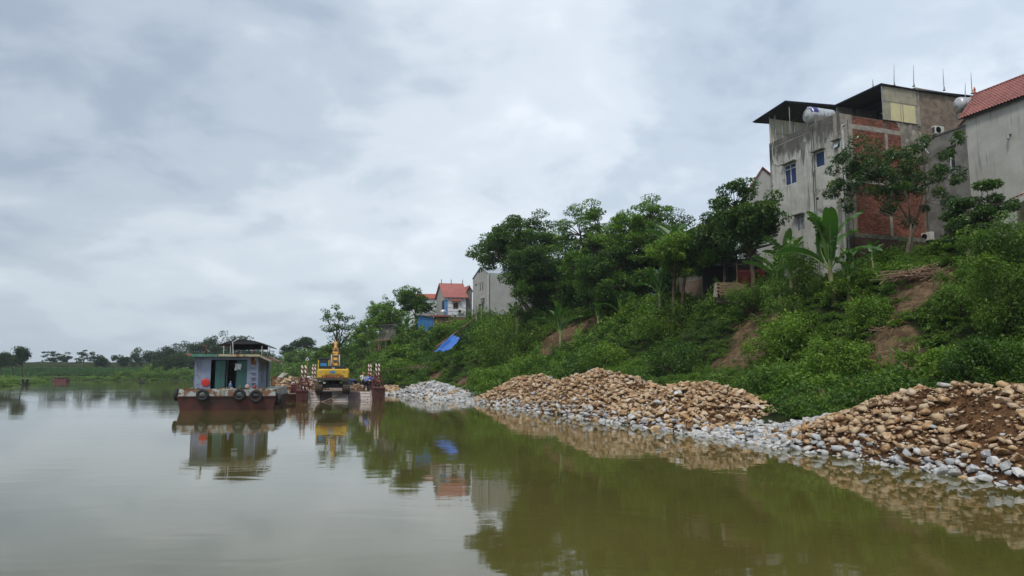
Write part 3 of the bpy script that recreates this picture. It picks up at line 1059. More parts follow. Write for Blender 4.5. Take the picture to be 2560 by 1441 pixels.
def tree(name, label, u, Y, vtop, u0, u1, vbot, mat=None, bark=None, seed=1, k=46, n=190, leaf=.24, flat=.55, crad=None, base=None, group=None,
         droop=.15, trunks=1, open_=.0, lobes=5, cat='tree', wfrac=.45, tk=.02):
    """u: trunk; vtop, vbot: top and bottom of the crown; u0..u1: its width, all at distance Y"""
    rs = np.random.RandomState(seed); rg = random.Random(seed)
    mat = mat or L_TREE; bark = bark or BARK
    bx = at(u, 930, Y).x
    z0 = gz(bx, Y) if base is None else base
    top, bot = at(u, vtop, Y).z, at(u, vbot, Y).z
    xa, xb = at(u0, 800, Y).x, at(u1, 800, Y).x
    root = thing(name, label, cat, (bx, Y, z0 - .15), 0, group)
    cx, rx = (xa + xb) / 2 - bx, (xb - xa) / 2
    hz = (top - bot) / 2; cz = (top + bot) / 2 - z0 + .15
    crad = crad or max(.55, rx * .24)
    # lobes of the crown, then clusters on the lobes
    lob = []
    for i in range(lobes):
        a = 2 * math.pi * (i + rg.random() * .6) / lobes
        q = rg.uniform(.25, .62)
        lob.append((Vector((cx + math.cos(a) * rx * q, math.sin(a) * rx * q * .9, cz + rg.uniform(-.35, .45) * hz)), rg.uniform(.42, .62)))
    lob.append((Vector((cx + rg.uniform(-.2, .2) * rx, 0, cz + hz * .35)), .6))
    cc = []
    for j in range(k):
        L_, q = lob[j % len(lob)]
        d = Vector((rg.gauss(0, 1), rg.gauss(0, 1), rg.gauss(.15, .8))).normalized()
        r_ = rg.uniform(.55, 1.0) if rg.random() > open_ else rg.uniform(.9, 1.15)
        p = L_ + Vector((d.x * rx * q * r_, d.y * rx * q * r_, d.z * hz * q * 1.25 * r_))
        p.z = max(min(p.z, cz + hz - crad * flat * .6), cz - hz)
        p.x = max(min(p.x, cx + rx - crad * .7), cx - rx + crad * .7)
        cc.append(p)
    # the clusters fill the surveyed outline of the crown
    for ax, lo, hi in ((0, cx - rx + crad * .6, cx + rx - crad * .6), (2, cz - hz + crad * flat * .4, cz + hz - crad * flat * .75)):
        a_, b_ = min(q[ax] for q in cc), max(q[ax] for q in cc)
        for q in cc: q[ax] = lo + (q[ax] - a_) / (b_ - a_ + 1e-6) * (hi - lo)
    Cs, Ds, Vs, Ss = [], [], [], []
    for j, p in enumerate(cc):
        C, d, v, s = cm(rs, n, crad * rg.uniform(.65, 1.15), flat, leaf, rg.random())
        Cs.append(C + np.array(p)); Ds.append(d); Vs.append(v); Ss.append(s)
    C, d, v, s = map(np.concatenate, (Cs, Ds, Vs, Ss))
    cme = leaves_mesh('crown', C, s, s * rs.uniform(.36, .55, len(s)) * (wfrac / .45), seed + 5, mat, .5, droop, v, d)
    link('crown', cme, root)
    # trunk and limbs
    mb = MB()
    tr = max(.07, (top - z0) * tk)
    forks = []
    for t in range(trunks):
        a = rg.uniform(0, 6.28)
        off = Vector((math.cos(a), math.sin(a), 0)) * (0 if trunks == 1 else rg.uniform(.15, .5) * rx * .3)
        e = Vector((cx * .45, 0, (cz - hz) * .95)) + off * 2.2 + Vector((rg.uniform(-.2, .2), rg.uniform(-.2, .2), 0)) * rx * .3
        p0 = off * .3
        m1 = p0.lerp(e, .5) + Vector((rg.uniform(-.12, .12), rg.uniform(-.12, .12), 0)) * e.length * .6
        mb.tube([p0, p0.lerp(m1, .5) + Vector((.03, .02, 0)), m1, e], [tr * 1.25, tr * 1.05, tr * .95, tr * .75], 7)
        forks.append(e)
    nl = 4 + trunks * 2
    limbs = []
    for i in range(nl):
        f = forks[i % len(forks)]
        tgt = lob[i % len(lob)][0] * .95
        mid = f.lerp(tgt, .5) + Vector((rg.uniform(-.1, .1) * rx, rg.uniform(-.1, .1) * rx, rg.uniform(0, .12) * hz))
        mb.tube([f, mid, tgt], [tr * .62, tr * .42, tr * .26], 5)
        limbs += [mid, tgt, f.lerp(mid, .5)]
    for p in cc:
        b = min(limbs, key=lambda q: (q - p).length)
        mid = b.lerp(p, .5) + Vector((rg.uniform(-.08, .08), rg.uniform(-.08, .08), rg.uniform(-.02, .1))) * (p - b).length
        mb.tube([b, mid, p], [tr * .26, tr * .17, tr * .08], 4, cap=False)
    mb.build('trunk', bark, root, smooth=True)
    return root


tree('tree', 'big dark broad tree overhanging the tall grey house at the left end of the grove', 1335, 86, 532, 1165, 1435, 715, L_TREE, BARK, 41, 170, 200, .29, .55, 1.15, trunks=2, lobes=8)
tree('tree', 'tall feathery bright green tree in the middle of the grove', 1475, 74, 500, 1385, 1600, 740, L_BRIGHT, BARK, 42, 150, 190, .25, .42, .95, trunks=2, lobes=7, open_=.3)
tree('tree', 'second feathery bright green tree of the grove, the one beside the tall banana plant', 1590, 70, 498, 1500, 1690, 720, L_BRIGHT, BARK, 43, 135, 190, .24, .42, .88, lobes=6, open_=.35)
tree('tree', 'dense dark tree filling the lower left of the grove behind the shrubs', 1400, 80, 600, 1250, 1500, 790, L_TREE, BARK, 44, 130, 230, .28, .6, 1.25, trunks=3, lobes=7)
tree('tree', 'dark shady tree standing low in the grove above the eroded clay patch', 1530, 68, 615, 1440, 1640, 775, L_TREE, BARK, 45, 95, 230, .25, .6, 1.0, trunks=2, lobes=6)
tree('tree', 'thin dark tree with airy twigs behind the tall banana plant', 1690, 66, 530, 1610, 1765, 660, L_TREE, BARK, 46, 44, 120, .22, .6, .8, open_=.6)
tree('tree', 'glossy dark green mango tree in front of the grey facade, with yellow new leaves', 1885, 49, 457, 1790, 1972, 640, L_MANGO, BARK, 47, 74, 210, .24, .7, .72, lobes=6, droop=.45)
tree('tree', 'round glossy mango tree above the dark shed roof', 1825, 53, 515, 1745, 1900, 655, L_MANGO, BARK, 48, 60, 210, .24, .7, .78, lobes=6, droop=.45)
tree('tree', 'leafy tree hanging over the left end of the brick shed', 1700, 56, 585, 1620, 1790, 690, L_UNDER, BARK, 49, 70, 210, .22, .6, .8, trunks=2, lobes=6)
tree('tree', 'low pale green tree in front of the blank wall of the tall grey house', 1292, 78, 700, 1268, 1325, 790, L_BRIGHT, BARKP, 50, 16, 110, .26, .6, .7, open_=.4)
tree('tree', 'spreading tree with bare pale limbs in front of the brick wall', 2275, 42.5, 362, 2085, 2420, 560, L_MANGO, BARKP, 51, 125, 130, .185, .72, .50, lobes=10, trunks=3, tk=.0095, open_=.5, droop=.3)
tree('tree', 'dark leafy tree in the right corner under the large blank grey wall', 2440, 36, 455, 2375, 2545, 610, L_MANGO, BARKP, 52, 52, 190, .18, .55, .5, lobes=6, trunks=2, open_=.3, droop=.3)
tree('tree', 'dark rounded tree left of the white house with the red roof', 1040, 116, 716, 978, 1092, 800, L_TREE, BARK, 53, 46, 150, .38, .6, 1.2)
tree('tree', 'yellow green tree above the grey tin hut', 975, 112, 752, 925, 1020, 850, L_BRIGHT, BARK, 54, 44, 150, .36, .6, 1.0)
tree('tree', 'airy tree with sparse dark leaves on the crest above the excavator', 852, 140, 762, 803, 900, 865, L_TREE, BARK, 55, 44, 46, .42, .6, .95, open_=.7, trunks=2)
tree('tree', 'small bushy tree between the airy tree and the bamboo', 905, 130, 792, 880, 945, 870, L_UNDER, BARK, 56, 34, 130, .4, .6, .95)
tree('tree', 'broad dark tree on the knoll behind the earth path, its right half', 762, 205, 843, 738, 797, 885, L_FAR, BARK, 57, 30, 90, .55, .6, 1.5)
tree('tree', 'lower dark tree on the knoll behind the earth path, its left half', 724, 208, 856, 706, 748, 892, L_FAR, BARK, 58, 22, 90, .55, .6, 1.4)
tree('tree', 'light green tree at the foot of the knoll beside the earth path', 748, 188, 872, 716, 790, 920, L_UNDER, BARK, 59, 34, 110, .5, .6, 1.4)
tree('tree', 'light green tree behind the striped posts', 822, 150, 862, 790, 860, 905, L_UNDER, BARK, 60, 34, 110, .45, .6, 1.3)
# dark understorey of the grove
for i, (u, Y_, vt, ua, ub, vb_, lab) in enumerate(((1355, 92, 650, 1300, 1430, 800, 'deep shade bush tree at the left foot of the grove'), (1440, 86, 640, 1370, 1520, 800, 'deep shade bush tree in the middle foot of the grove'),
        (1570, 78, 640, 1500, 1650, 775, 'deep shade bush tree under the feathery crowns'), (1660, 72, 610, 1590, 1740, 760, 'deep shade bush tree behind the drooping banana'), (1740, 66, 590, 1680, 1830, 700, 'deep shade bush tree behind the brick shed roof'))):
    tree('tree', lab, u, Y_, vt, ua, ub, vb_, L_TREE, BARK, 600 + i, 80, 190, .32, .65, 1.25, trunks=3)
for i, (u, Y_, vt, ua, ub, lab) in enumerate(((420, 232, 892, 385, 448, 'low round tree at the water left of the cabin roof'), (470, 236, 880, 430, 520, 'rounded green tree low in front of the far wood'), (560, 238, 878, 500, 620, 'wide green tree low in front of the far wood'))):
    tree('tree', lab, u, Y_, vt, ua, ub, 944, L_FAR, BARK, 640 + i, 70, 90, .6, .7, 1.8, base=1.5)
# trees on the far bank behind the houseboat
fb = [(418, 872, 395, 450, 'first rounded tree at the left end of the far wood'), (462, 860, 435, 500, 'second rounded tree of the far wood, left of the exhaust pipe'),
      (505, 850, 475, 540, 'far wood tree seen above the exhaust pipe'), (545, 834, 505, 592, 'tallest tree of the far wood, left of the boat canopy'),
      (592, 846, 560, 640, 'far wood tree standing behind the boat canopy'), (640, 868, 605, 675, 'far wood tree at the right end of the boat canopy'),
      (676, 884, 650, 705, 'last low tree of the far wood, right of the boat canopy')]
for i, (u, vt, ua, ub, lab) in enumerate(fb):
    tree('tree', 'dark ' + lab, u, 246 + 7 * ((i * 3) % 4), vt - 7, ua - 8, ub + 8, 940, L_FAR, BARK, 70 + i, 80, 90, .62, .7, 2.0, group='trees of the far wood behind the houseboat', base=3.0)
fd = [(8, 205, 882, -22, 34, 'cut by the left edge of the picture'), (34, 212, 888, 12, 62, 'right beside the edge tree'), (58, 196, 866, 46, 74, 'tall narrow and ragged'),
      (128, 262, 879, 111, 146, 'airy, first of the row on the dike'), (143, 270, 884, 132, 158, 'airy, slim, second of the row on the dike'), (171, 258, 882, 156, 188, 'airy, third of the row on the dike'),
      (212, 262, 875, 197, 228, 'airy, tallest of the row on the dike'), (238, 268, 880, 226, 256, 'airy, just right of the tallest of the row'),
      (262, 272, 890, 248, 276, 'small and round beside the utility pole row'), (298, 270, 888, 284, 314, 'small and open, left of the big cluster'),
      (318, 276, 893, 306, 332, 'smallest round one left of the big cluster'), (354, 262, 869, 326, 380, 'broad crowned, biggest on the dike'), (392, 268, 876, 368, 420, 'broad crowned at the right end of the dike')]
for i, (u, Y_, vt, ua, ub, lab) in enumerate(fd):
    airy = 'airy' in lab or 'open' in lab
    tree('tree', 'distant tree, ' + lab, u, Y_, vt, ua, ub, 905 if airy else 915, L_FAR, BARK, 90 + i, 15 if airy else 26, 40 if airy else 80, .6, .4 if airy else .7, 1.1 if airy else 1.5, open_=.6 if airy else 0,
         trunks=1, group='distant trees along the dike and the left bank')


# ------------------------------------------------------------------ shrubs that stand out of the undergrowth
def bush(label, u, vb, vt, wpx, mat, seed, leaf=.17, n=3200, name='shrub', cat='shrub', droop=.1, fl=1.0, wf=.5, Y=None, group=None):
    p = hit(u, vb) if Y is None else Vector((at(u, vb, Y).x, Y, gz(at(u, vb, Y).x, Y)))
    rad = wpx / FPX * p.y / 2; h = max(.6, at(u, vt, p.y).z - p.z)
    root = thing(name, label, cat, (p.x, p.y, p.z - .15), 0, group)
    r = np.random.RandomState(seed)
    k = 34
    a = r.uniform(0, 6.28, k); q = np.sqrt(r.rand(k)) * .85
    cc = np.stack([np.cos(a) * q * rad, np.sin(a) * q * rad * .8, h * r.uniform(.15, .95, k) * np.sqrt(np.maximum(1 - q * q * .75, .05))], 1)
    cr = np.minimum(rad, h) * r.uniform(.18, .36, k)
    w = r.randint(0, k, n); d = r.normal(size=(n, 3)); d /= np.linalg.norm(d, axis=1)[:, None]
    C = cc[w] + d * (cr[w] * r.uniform(.5, 1.1, n))[:, None]; C[:, 2] = np.maximum(C[:, 2], .05)
    v = np.clip(.45 * r.rand(n) + .25 * r.rand(k)[w] + .3 * (d[:, 2] * .5 + .5), 0, 1)  # upward side of each tuft toned lighter to paint in the top light
    sz = leaf * r.uniform(.65, 1.35, n)
    link('foliage', leaves_mesh('foliage', C, sz, sz * wf * r.uniform(.8, 1.2, n), seed + 1, mat, .5, droop, v, d), root)
    mb = MB()
    for i in range(14):
        e = Vector(cc[i]); mb.tube([(e.x * .15, e.y * .15, 0), (e.x * .5, e.y * .5, e.z * .6), e], [.035, .025, .012], 4, cap=False)
    mb.build('stems', BARK, root)
    return root


bush('bright bamboo bush billowing below the tall banana plant', 1995, 790, 600, 175, L_BAMBOO, 201, .17, 9500, droop=.35, wf=.28, name='bamboo_bush')
bush('yellow green bamboo bush left of the firewood, below the low brick wall', 1880, 800, 690, 130, L_BAMBOO, 202, .16, 5000, droop=.35, wf=.28, name='bamboo_bush')
bush('rounded vine covered mound below the brick shed', 1665, 850, 735, 190, L_UNDER, 203, .16, 6500, name='vine_mound', cat='vine mound')
bush('dark vine mound under the blue tarpaulin side of the grove', 1270, 900, 790, 210, L_UNDER, 204, .22, 7000, name='vine_mound', cat='vine mound')
bush('dark shrub in the shade under the grove, right of the grey house', 1190, 880, 790, 100, L_TREE, 205, .22, 3500)
bush('bright green weedy mound beside the grey stones', 1240, 985, 915, 170, L_BRIGHT, 206, .17, 6500, name='weed_mound', cat='weed mound', fl=.6)
bush('bright green weedy mound above the left end of the long stone heap', 1370, 940, 890, 190, L_BRIGHT, 207, .17, 6000, name='weed_mound', cat='weed mound')
bush('dark green shrub over the long stone heap, above its red peak', 1500, 935, 855, 150, L_UNDER, 208, .16, 4500)
bush('dark shrub at the lower middle of the slope', 1690, 940, 840, 170, L_TREE, 209, .15, 5000)
bush('leafy bush left of the earth path on the slope', 1960, 900, 775, 210, L_UNDER, 210, .14, 8000)
bush('dense bush right of the root covered clay', 2090, 950, 840, 190, L_UNDER, 211, .13, 7000)
bush('low bush behind the pale rubble band', 1900, 1005, 920, 150, L_TREE, 212, .12, 5000)
bush('leafy bush just under the firewood pile', 2110, 745, 690, 170, L_UNDER, 213, .15, 4500)
bush('bush of small leaves at the upper right of the slope', 2180, 830, 745, 150, L_UNDER, 214, .13, 4500)
bush('dark bush at the right edge, above the near stone heap', 2480, 975, 830, 230, L_TREE, 215, .11, 9000)
bush('vine bush climbing beside the clay streak at the right', 2380, 960, 850, 150, L_UNDER, 216, .11, 5500)
bush('bamboo bush with drooping tips at the top of the right edge', 2500, 700, 515, 190, L_BAMBOO, 217, .16, 9000, droop=.45, wf=.26, name='bamboo_bush')
bush('big dark bamboo thicket at the right edge of the slope', 2530, 850, 600, 260, L_UNDER, 218, .15, 12000, droop=.45, wf=.3, name='bamboo_thicket', cat='bamboo')
bush('lower bamboo thicket left of the big dark one', 2400, 830, 700, 130, L_BAMBOO, 219, .14, 6000, droop=.45, wf=.28, name='bamboo_bush')
bush('bright green creeper clump behind the near stone heap', 2335, 975, 945, 60, L_BRIGHT, 220, .13, 900)
bush('dark shrub row at the left foot of the grove', 1345, 835, 775, 100, L_TREE, 234, .24, 3200)
bush('shaded shrub between the banana plants at the grove foot', 1600, 800, 740, 110, L_UNDER, 235, .2, 3600)
bush('shaded low shrub under the leafy tree beside the brick shed', 1690, 775, 725, 90, L_TREE, 236, .2, 2600)
bush('leaning shrub above the top edge of the eroded clay', 1460, 800, 765, 90, L_UNDER, 237, .2, 2200)
bush('leafy shrub hiding the left part of the blue shed', 1062, 850, 803, 60, L_UNDER, 230, .3, 2200, Y=101)
bush('leafy shrub in front of the brown retaining wall', 1150, 850, 806, 95, L_UNDER, 231, .3, 3600, Y=95)
bush('yellow green shrub right of the blue shed', 1110, 855, 812, 60, L_BRIGHT, 232, .3, 2000, Y=98)
bush('dark green shrub mass behind the blue tarpaulin', 1165, 880, 820, 70, L_TREE, 233, .28, 2600, Y=90)
bush('vine thicket on the crest right of the white house wall', 1130, 855, 800, 110, L_UNDER, 221, .3, 3500)
bush('shrubs under the airy tree above the excavator', 880, 905, 850, 110, L_UNDER, 222, .35, 3500)
bush('bright bamboo plume rising over the tin hut', 952, 850, 705, 42, L_BAMBOO, 223, .38, 900, droop=.2, wf=.35, name='bamboo_bush', Y=118)
bush('bamboo screen behind the tin hut', 930, 850, 745, 60, L_BAMBOO, 224, .34, 2600, droop=.3, wf=.35, name='bamboo_bush', Y=120)
bush('green scrub at the water by the barge', 1010, 955, 900, 150, L_UNDER, 225, .24, 4500)


# ------------------------------------------------------------------ bananas: every leaf is a part
def banana_leaf(seed, torn):
    r = random.Random(seed)
    V, F, M = [], [], []
    nseg = 14
    def mid(t): return Vector((t, 0, .30 * math.sin(t * 2.1) * (1 - .35 * t) - .20 * t * t))
    def wid(t): return .098 * (math.sin(min(1, t * 1.25 + .12) * math.pi * .5) if t < .7 else math.sqrt(max(0, 1 - ((t - .7) / .31) ** 2)))
    for sgn in (-1, 1):
        for i in range(nseg):
            t0, t1 = .14 + .86 * i / nseg, .14 + .86 * (i + 1) / nseg
            if torn and r.random() < .12: continue
            gap = r.uniform(.0, .3) * (t1 - t0) if torn else 0
            dr = r.uniform(.0, .10) if torn else .0
            a, b = mid(t0), mid(t1 - gap * .4)
            wa, wb = wid(t0), wid(t1)
            up = .035
            ea = a + Vector((gap * .5 + wa * .25, sgn * wa, wa * .28 - dr + up)); eb = b + Vector((-gap + wb * .25, sgn * wb, wb * .28 - dr + up))
            ma = a + Vector((wa * .1, sgn * wa * .55, wa * .32)); mb_ = b + Vector((wb * .1, sgn * wb * .55, wb * .32))
            k = len(V)
            V += [a, b, mb_, ma, eb, ea]
            F += [(k, k + 1, k + 2, k + 3), (k + 3, k + 2, k + 4, k + 5)]; M += [0, 0]
    # midrib and stalk
    mb = MB(); mb.v, mb.f, mb.m = [tuple(v) for v in V], F, M
    mb.tube([mid(t) + Vector((0, 0, .004)) for t in (0, .14, .4, .7, .98)], [.018, .014, .010, .007, .003], 4, mi=1, cap=False)
    return mb


BAN = leafmat('banana_leaf', (.028, .085, .02), (.085, .19, .035), None, transl=.35, rough=.35, spec=.5)
BAN_Y = leafmat('banana_new_leaf', (.075, .18, .025), (.14, .26, .04), None, transl=.4, rough=.35, spec=.5)
RIB = surf('leaf_rib', (.28, .36, .12), None, 2, .5, bump=0)
PSEUDO = surf('banana_stem', (.16, .18, .07), (.10, .065, .03), 2.5, .6, bump=.2, stretch=(1, 1, .3))


def banleaf_mesh(i, torn, mat):
    me = banana_leaf(300 + i, torn).mesh('leaf', [mat, RIB])
    a = me.attributes.new('v', 'FLOAT', 'POINT'); rs = np.random.RandomState(i); a.data.foreach_set('value', np.full(len(me.vertices), .5, np.float32))
    return me


BL = [banleaf_mesh(0, False, BAN), banleaf_mesh(1, True, BAN), banleaf_mesh(2, True, BAN), banleaf_mesh(3, False, BAN_Y)]


def banana(label, u, vb, vt, Y, seed, n=8, stemf=.42, new=True, torn=.5):
    r = random.Random(seed)
    x = at(u, vb, Y).x; z = min(gz(x, Y), at(u, vb, Y).z + .4)
    H = at(u, vt, Y).z - z
    root = thing('banana_plant', label, 'banana plant', (x, Y, z - .1))
    sh = H * stemf
    lean = Vector((r.uniform(-.08, .08), r.uniform(-.08, .08), 1)) * sh
    MB().tube([(0, 0, 0), lean * .5, lean], [H * .035, H * .03, H * .02], 8).build('stem', PSEUDO, root, smooth=True)
    LL = (H - sh) * .95
    for i in range(n):
        az = 2 * math.pi * (i * .382 + r.uniform(-.04, .04)) + seed
        tilt = [1.42, 1.28, 1.05, 1.18, .85, .62, .45, .15, .75, 1.0][i % 10] + r.uniform(-.12, .12)
        L_ = LL * r.uniform(.8, 1.05) * (.9 if tilt < .4 else 1)
        k = 3 if (new and i == 0) else (0 if r.random() > torn else r.choice([1, 2]))
        link('leaf', BL[k], root, lean, (r.uniform(-.5, .5), -tilt, az), (L_, L_ * r.uniform(.85, 1.1), L_))
    return root


banana('tallest banana plant with broad upright bright leaves before the grey facade', 2083, 690, 497, 40.0, 1, 11, .34, torn=.5)
banana('short banana plant with one yellow green new leaf beside the tallest one', 2118, 690, 606, 39.2, 2, 7, .42)
banana('banana plant with curled ragged leaves in front of the dark brick base', 2186, 690, 590, 39.5, 3, 7, .5, new=False, torn=.9)
banana('small banana plant left of the bright bamboo bush', 1948, 690, 607, 45.0, 4, 6, .3, torn=.3)
banana('large shaded banana plant half hidden behind the bamboo bush', 1975, 660, 560, 46.0, 5, 7, .3, new=False)
banana('tall banana plant with drooping torn leaves rising over the grove edge', 1690, 720, 535, 60.0, 6, 10, .45)
banana('drooping banana plant below the tall one over the grove edge', 1650, 730, 640, 59.0, 7, 8, .4, new=False, torn=.8)
banana('banana plant with arching leaves in the shade right of the grove trunks', 1555, 790, 715, 65.0, 8, 9, .35)
banana('banana plant with yellowing leaves near the grove trunks', 1495, 790, 722, 67.0, 9, 8, .35, new=False)
banana('small banana plant in the shade above the eroded clay', 1400, 800, 745, 70.0, 10, 7, .35)
banana('banana plant with a yellow leaf under the blank wall of the grey house', 1290, 800, 745, 84.0, 11, 7, .4)
banana('far banana plant beside the tin hut, leaning left', 1015, 840, 778, 106.0, 12, 8, .5)
banana('far banana plant with a bare stem right of the tin hut', 1048, 840, 776, 107.0, 13, 8, .5, new=False)
banana('young banana plant growing at the foot of the slope by the rubble', 1966, 1046, 1022, 29.0, 14, 6, .2, torn=0)

# ------------------------------------------------------------------ crops and grass of the far bank
CLF = [clump_mesh(130 + i, 60, .9, 1.0, .5, L_CROP, -.2) for i in range(3)]
CLG = [clump_mesh(140 + i, 70, 1.0, .8, .45, L_UNDER, 0) for i in range(2)] + [clump_mesh(143, 70, 1.0, .8, .45, L_BRIGHT, 0)]


def far_cover():
    r = np.random.RandomState(8)
    x = r.uniform(-300, -95, 26000); y = r.uniform(215, 300, 26000)
    s, k = sdist(x, y, DR, NR)
    f = (s > 12) & (s < 46) & (x < -98); fx, fy = x[f][:9000], y[f][:9000]
    fx = np.round(fx / 1.6) * 1.6 + r.uniform(-.3, .3, len(fx))
    scatter('crop_field', 'rows of bright green crops on the flat far bank below the dike', CLF, np.stack([fx, fy, ground(fx, fy)], 1), r.uniform(.55, .9, len(fx)), 9)
    g = ((s > .5) & (s <= 12)) | ((s >= 46) & (s < 66)); g &= r.rand(len(x)) < .3
    gx, gy = x[g], y[g]
    scatter('far_bank_grass', 'dull green grass and scrub on the far water edge and the dike', CLG, np.stack([gx, gy, ground(gx, gy) - .2], 1), r.uniform(.5, 1.1, len(gx)) * np.where(s[g] > 46, .45, 1), 10, zs=.7)
    x = r.uniform(-190, -86, 9000); y = r.uniform(95, 215, 9000)
    s, k = sdist(x, y, DL, NL)
    g = (s > .3) & (s < 45); x, y, s = x[g], y[g], s[g]
    sc = np.where(s < 8, .55, 1.1) * r.uniform(.7, 1.5, len(x))
    scatter('left_bank_weeds', 'grass and weeds on the low bank at the left edge', CLG, np.stack([x, y, ground(x, y) - .1], 1), sc, 12, zs=.6)


far_cover()
# ------------------------------------------------------------------ buildings
CONC = surf('grey_render', (.52, .51, .465), (.40, .39, .35), 1.3, .9, bump=.25, streak=(.085, .08, .07), streak_amt=.85, spots=(.19, .18, .165), spot_scale=.7, spot_lo=.58, spot_hi=.70, spec=.15)
def blacken(m, z0, z1, col=(.06, .057, .05), amt=.85):
    """mould creeping down from the top of a wall"""
    nt = m.node_tree; p = next(n for n in nt.nodes if n.type == 'BSDF_PRINCIPLED'); src = p.inputs['Base Color'].links[0].from_socket
    pos = N(nt, 'ShaderNodeNewGeometry').outputs['Position']; sp = N(nt, 'ShaderNodeSeparateXYZ'); nt.links.new(pos, sp.inputs[0])
    g = nrange(nt, sp.outputs['Z'], z0, z1, 0, .42)
    n1 = nnoise(nt, pos, 1.5, 6, .7, .3, (1, 1, .35))
    f = nmath(nt, 'MULTIPLY', nrange(nt, nmath(nt, 'ADD', n1, g), .62, .88), amt)
    nt.links.new(nmix(nt, f, src, col), p.inputs['Base Color'])


blacken(CONC, 16.8, 19.7)
CONC2 = surf('pale_grey_render', (.49, .485, .45), (.40, .395, .365), .8, .9, bump=.2, streak=(.10, .10, .095), streak_amt=.6, spots=(.07, .065, .06), spot_scale=1.9, spot_lo=.70, spot_hi=.76, spec=.15)
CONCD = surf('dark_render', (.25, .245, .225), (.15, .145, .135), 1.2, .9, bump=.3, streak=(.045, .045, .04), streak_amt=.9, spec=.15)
ROUGHR = surf('rough_brown_render', (.26, .205, .155), (.15, .115, .09), 2.2, .95, bump=.9, bscale=7, spots=(.30, .27, .23), spot_scale=1.5, spot_lo=.6, spot_hi=.68, spec=.1)
BEAM = surf('bare_concrete', (.36, .33, .28), (.22, .20, .17), 2, .9, bump=.35, spots=(.12, .10, .085), spot_scale=1.6, spot_lo=.6, spot_hi=.7, spec=.1)
WHITEW = surf('white_paint_wall', (.72, .74, .78), (.64, .66, .69), .6, .8, bump=.05)
GREYW = surf('light_grey_wall', (.40, .395, .37), (.34, .335, .31), .5, .85, bump=.08, streak=(.24, .23, .21), streak_amt=.6)
BLUEW = surf('blue_shutter', (.035, .06, .16), (.025, .045, .11), 3, .5, bump=.05)
BLUEP = surf('blue_tiles_strip', (.10, .27, .55), (.07, .20, .45), 3, .4, bump=.05)
WFRAME = surf('white_frame', (.62, .63, .62), None, 3, .5, bump=.02)
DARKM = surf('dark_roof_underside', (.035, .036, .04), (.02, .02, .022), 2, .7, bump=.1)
NAVY = surf('navy_metal_sheet', (.035, .035, .09), (.03, .03, .06), 2, .5, bump=.05)
PANEL = surf('aged_corrugated_sheet', (.36, .33, .24), (.25, .23, .17), 1.2, .6, bump=.1, streak=(.13, .11, .08), streak_amt=.6)
PANELY = surf('yellow_translucent_sheet', (.62, .56, .30), (.54, .48, .27), 1.5, .5, bump=.05)
PANELW = surf('cream_sheet', (.55, .52, .42), (.46, .43, .34), 1.2, .6, bump=.05)
STEEL = surf('stainless_steel', (.55, .56, .57), (.42, .42, .42), 2, .38, .55, bump=.05, spots=(.30, .28, .25), spot_scale=1.4, spot_lo=.6, spot_hi=.7)
GALV = surf('galvanised_pipe', (.34, .36, .37), (.20, .20, .19), 5, .5, .4, bump=.1)
RUSTBAR = surf('rusty_bar', (.12, .06, .035), (.06, .035, .025), 6, .8, bump=.3)
RTILE = surf('red_roof_tile', (.33, .125, .11), (.24, .09, .08), 1.2, .6, bump=.15, world=True, spots=(.22, .07, .06), spot_scale=.9)
ORTILE = surf('orange_roof_tile', (.44, .125, .085), (.37, .10, .07), .9, .6, bump=.1, world=True)
PINKT = surf('pink_red_roof', (.44, .165, .145), (.37, .135, .12), .9, .6, bump=.1, world=True)
ASB = surf('fibre_cement_sheet', (.33, .29, .24), (.20, .17, .14), 2.5, .9, bump=.3)
TIN = surf('grey_tin', (.22, .20, .175), (.13, .115, .10), 1.5, .7, .2, bump=.2, streak=(.08, .05, .035), streak_amt=.7)
REDP = surf('faded_red_wall', (.30, .045, .04), (.20, .035, .03), 2, .8, bump=.15)
YBRICK = surf('yellow_block', (.33, .25, .14), (.20, .15, .085), 4, .9, bump=.4, obj_var=.4)
WOOD = surf('brown_window_wood', (.20, .11, .06), (.12, .07, .04), 4, .7, bump=.2)
BLACK = surf('dark_opening', (.012, .012, .014), None, 2, .9, bump=0)
ACW = surf('white_ac_casing', (.62, .62, .58), (.52, .51, .47), 3, .5, bump=.05)


def glassm(name, c, rough=.12):
    m, nt, p, out = newmat(name)
    p.inputs['Base Color'].default_value = (*c, 1); p.inputs['Roughness'].default_value = rough; p.inputs['Specular IOR Level'].default_value = .8
    return m


GLASS = glassm('window_glass', (.03, .04, .05))
GLASSB = glassm('blue_window_glass', (.02, .04, .12), .45); GLASSB.node_tree.nodes['Principled BSDF'].inputs['Specular IOR Level'].default_value = .2


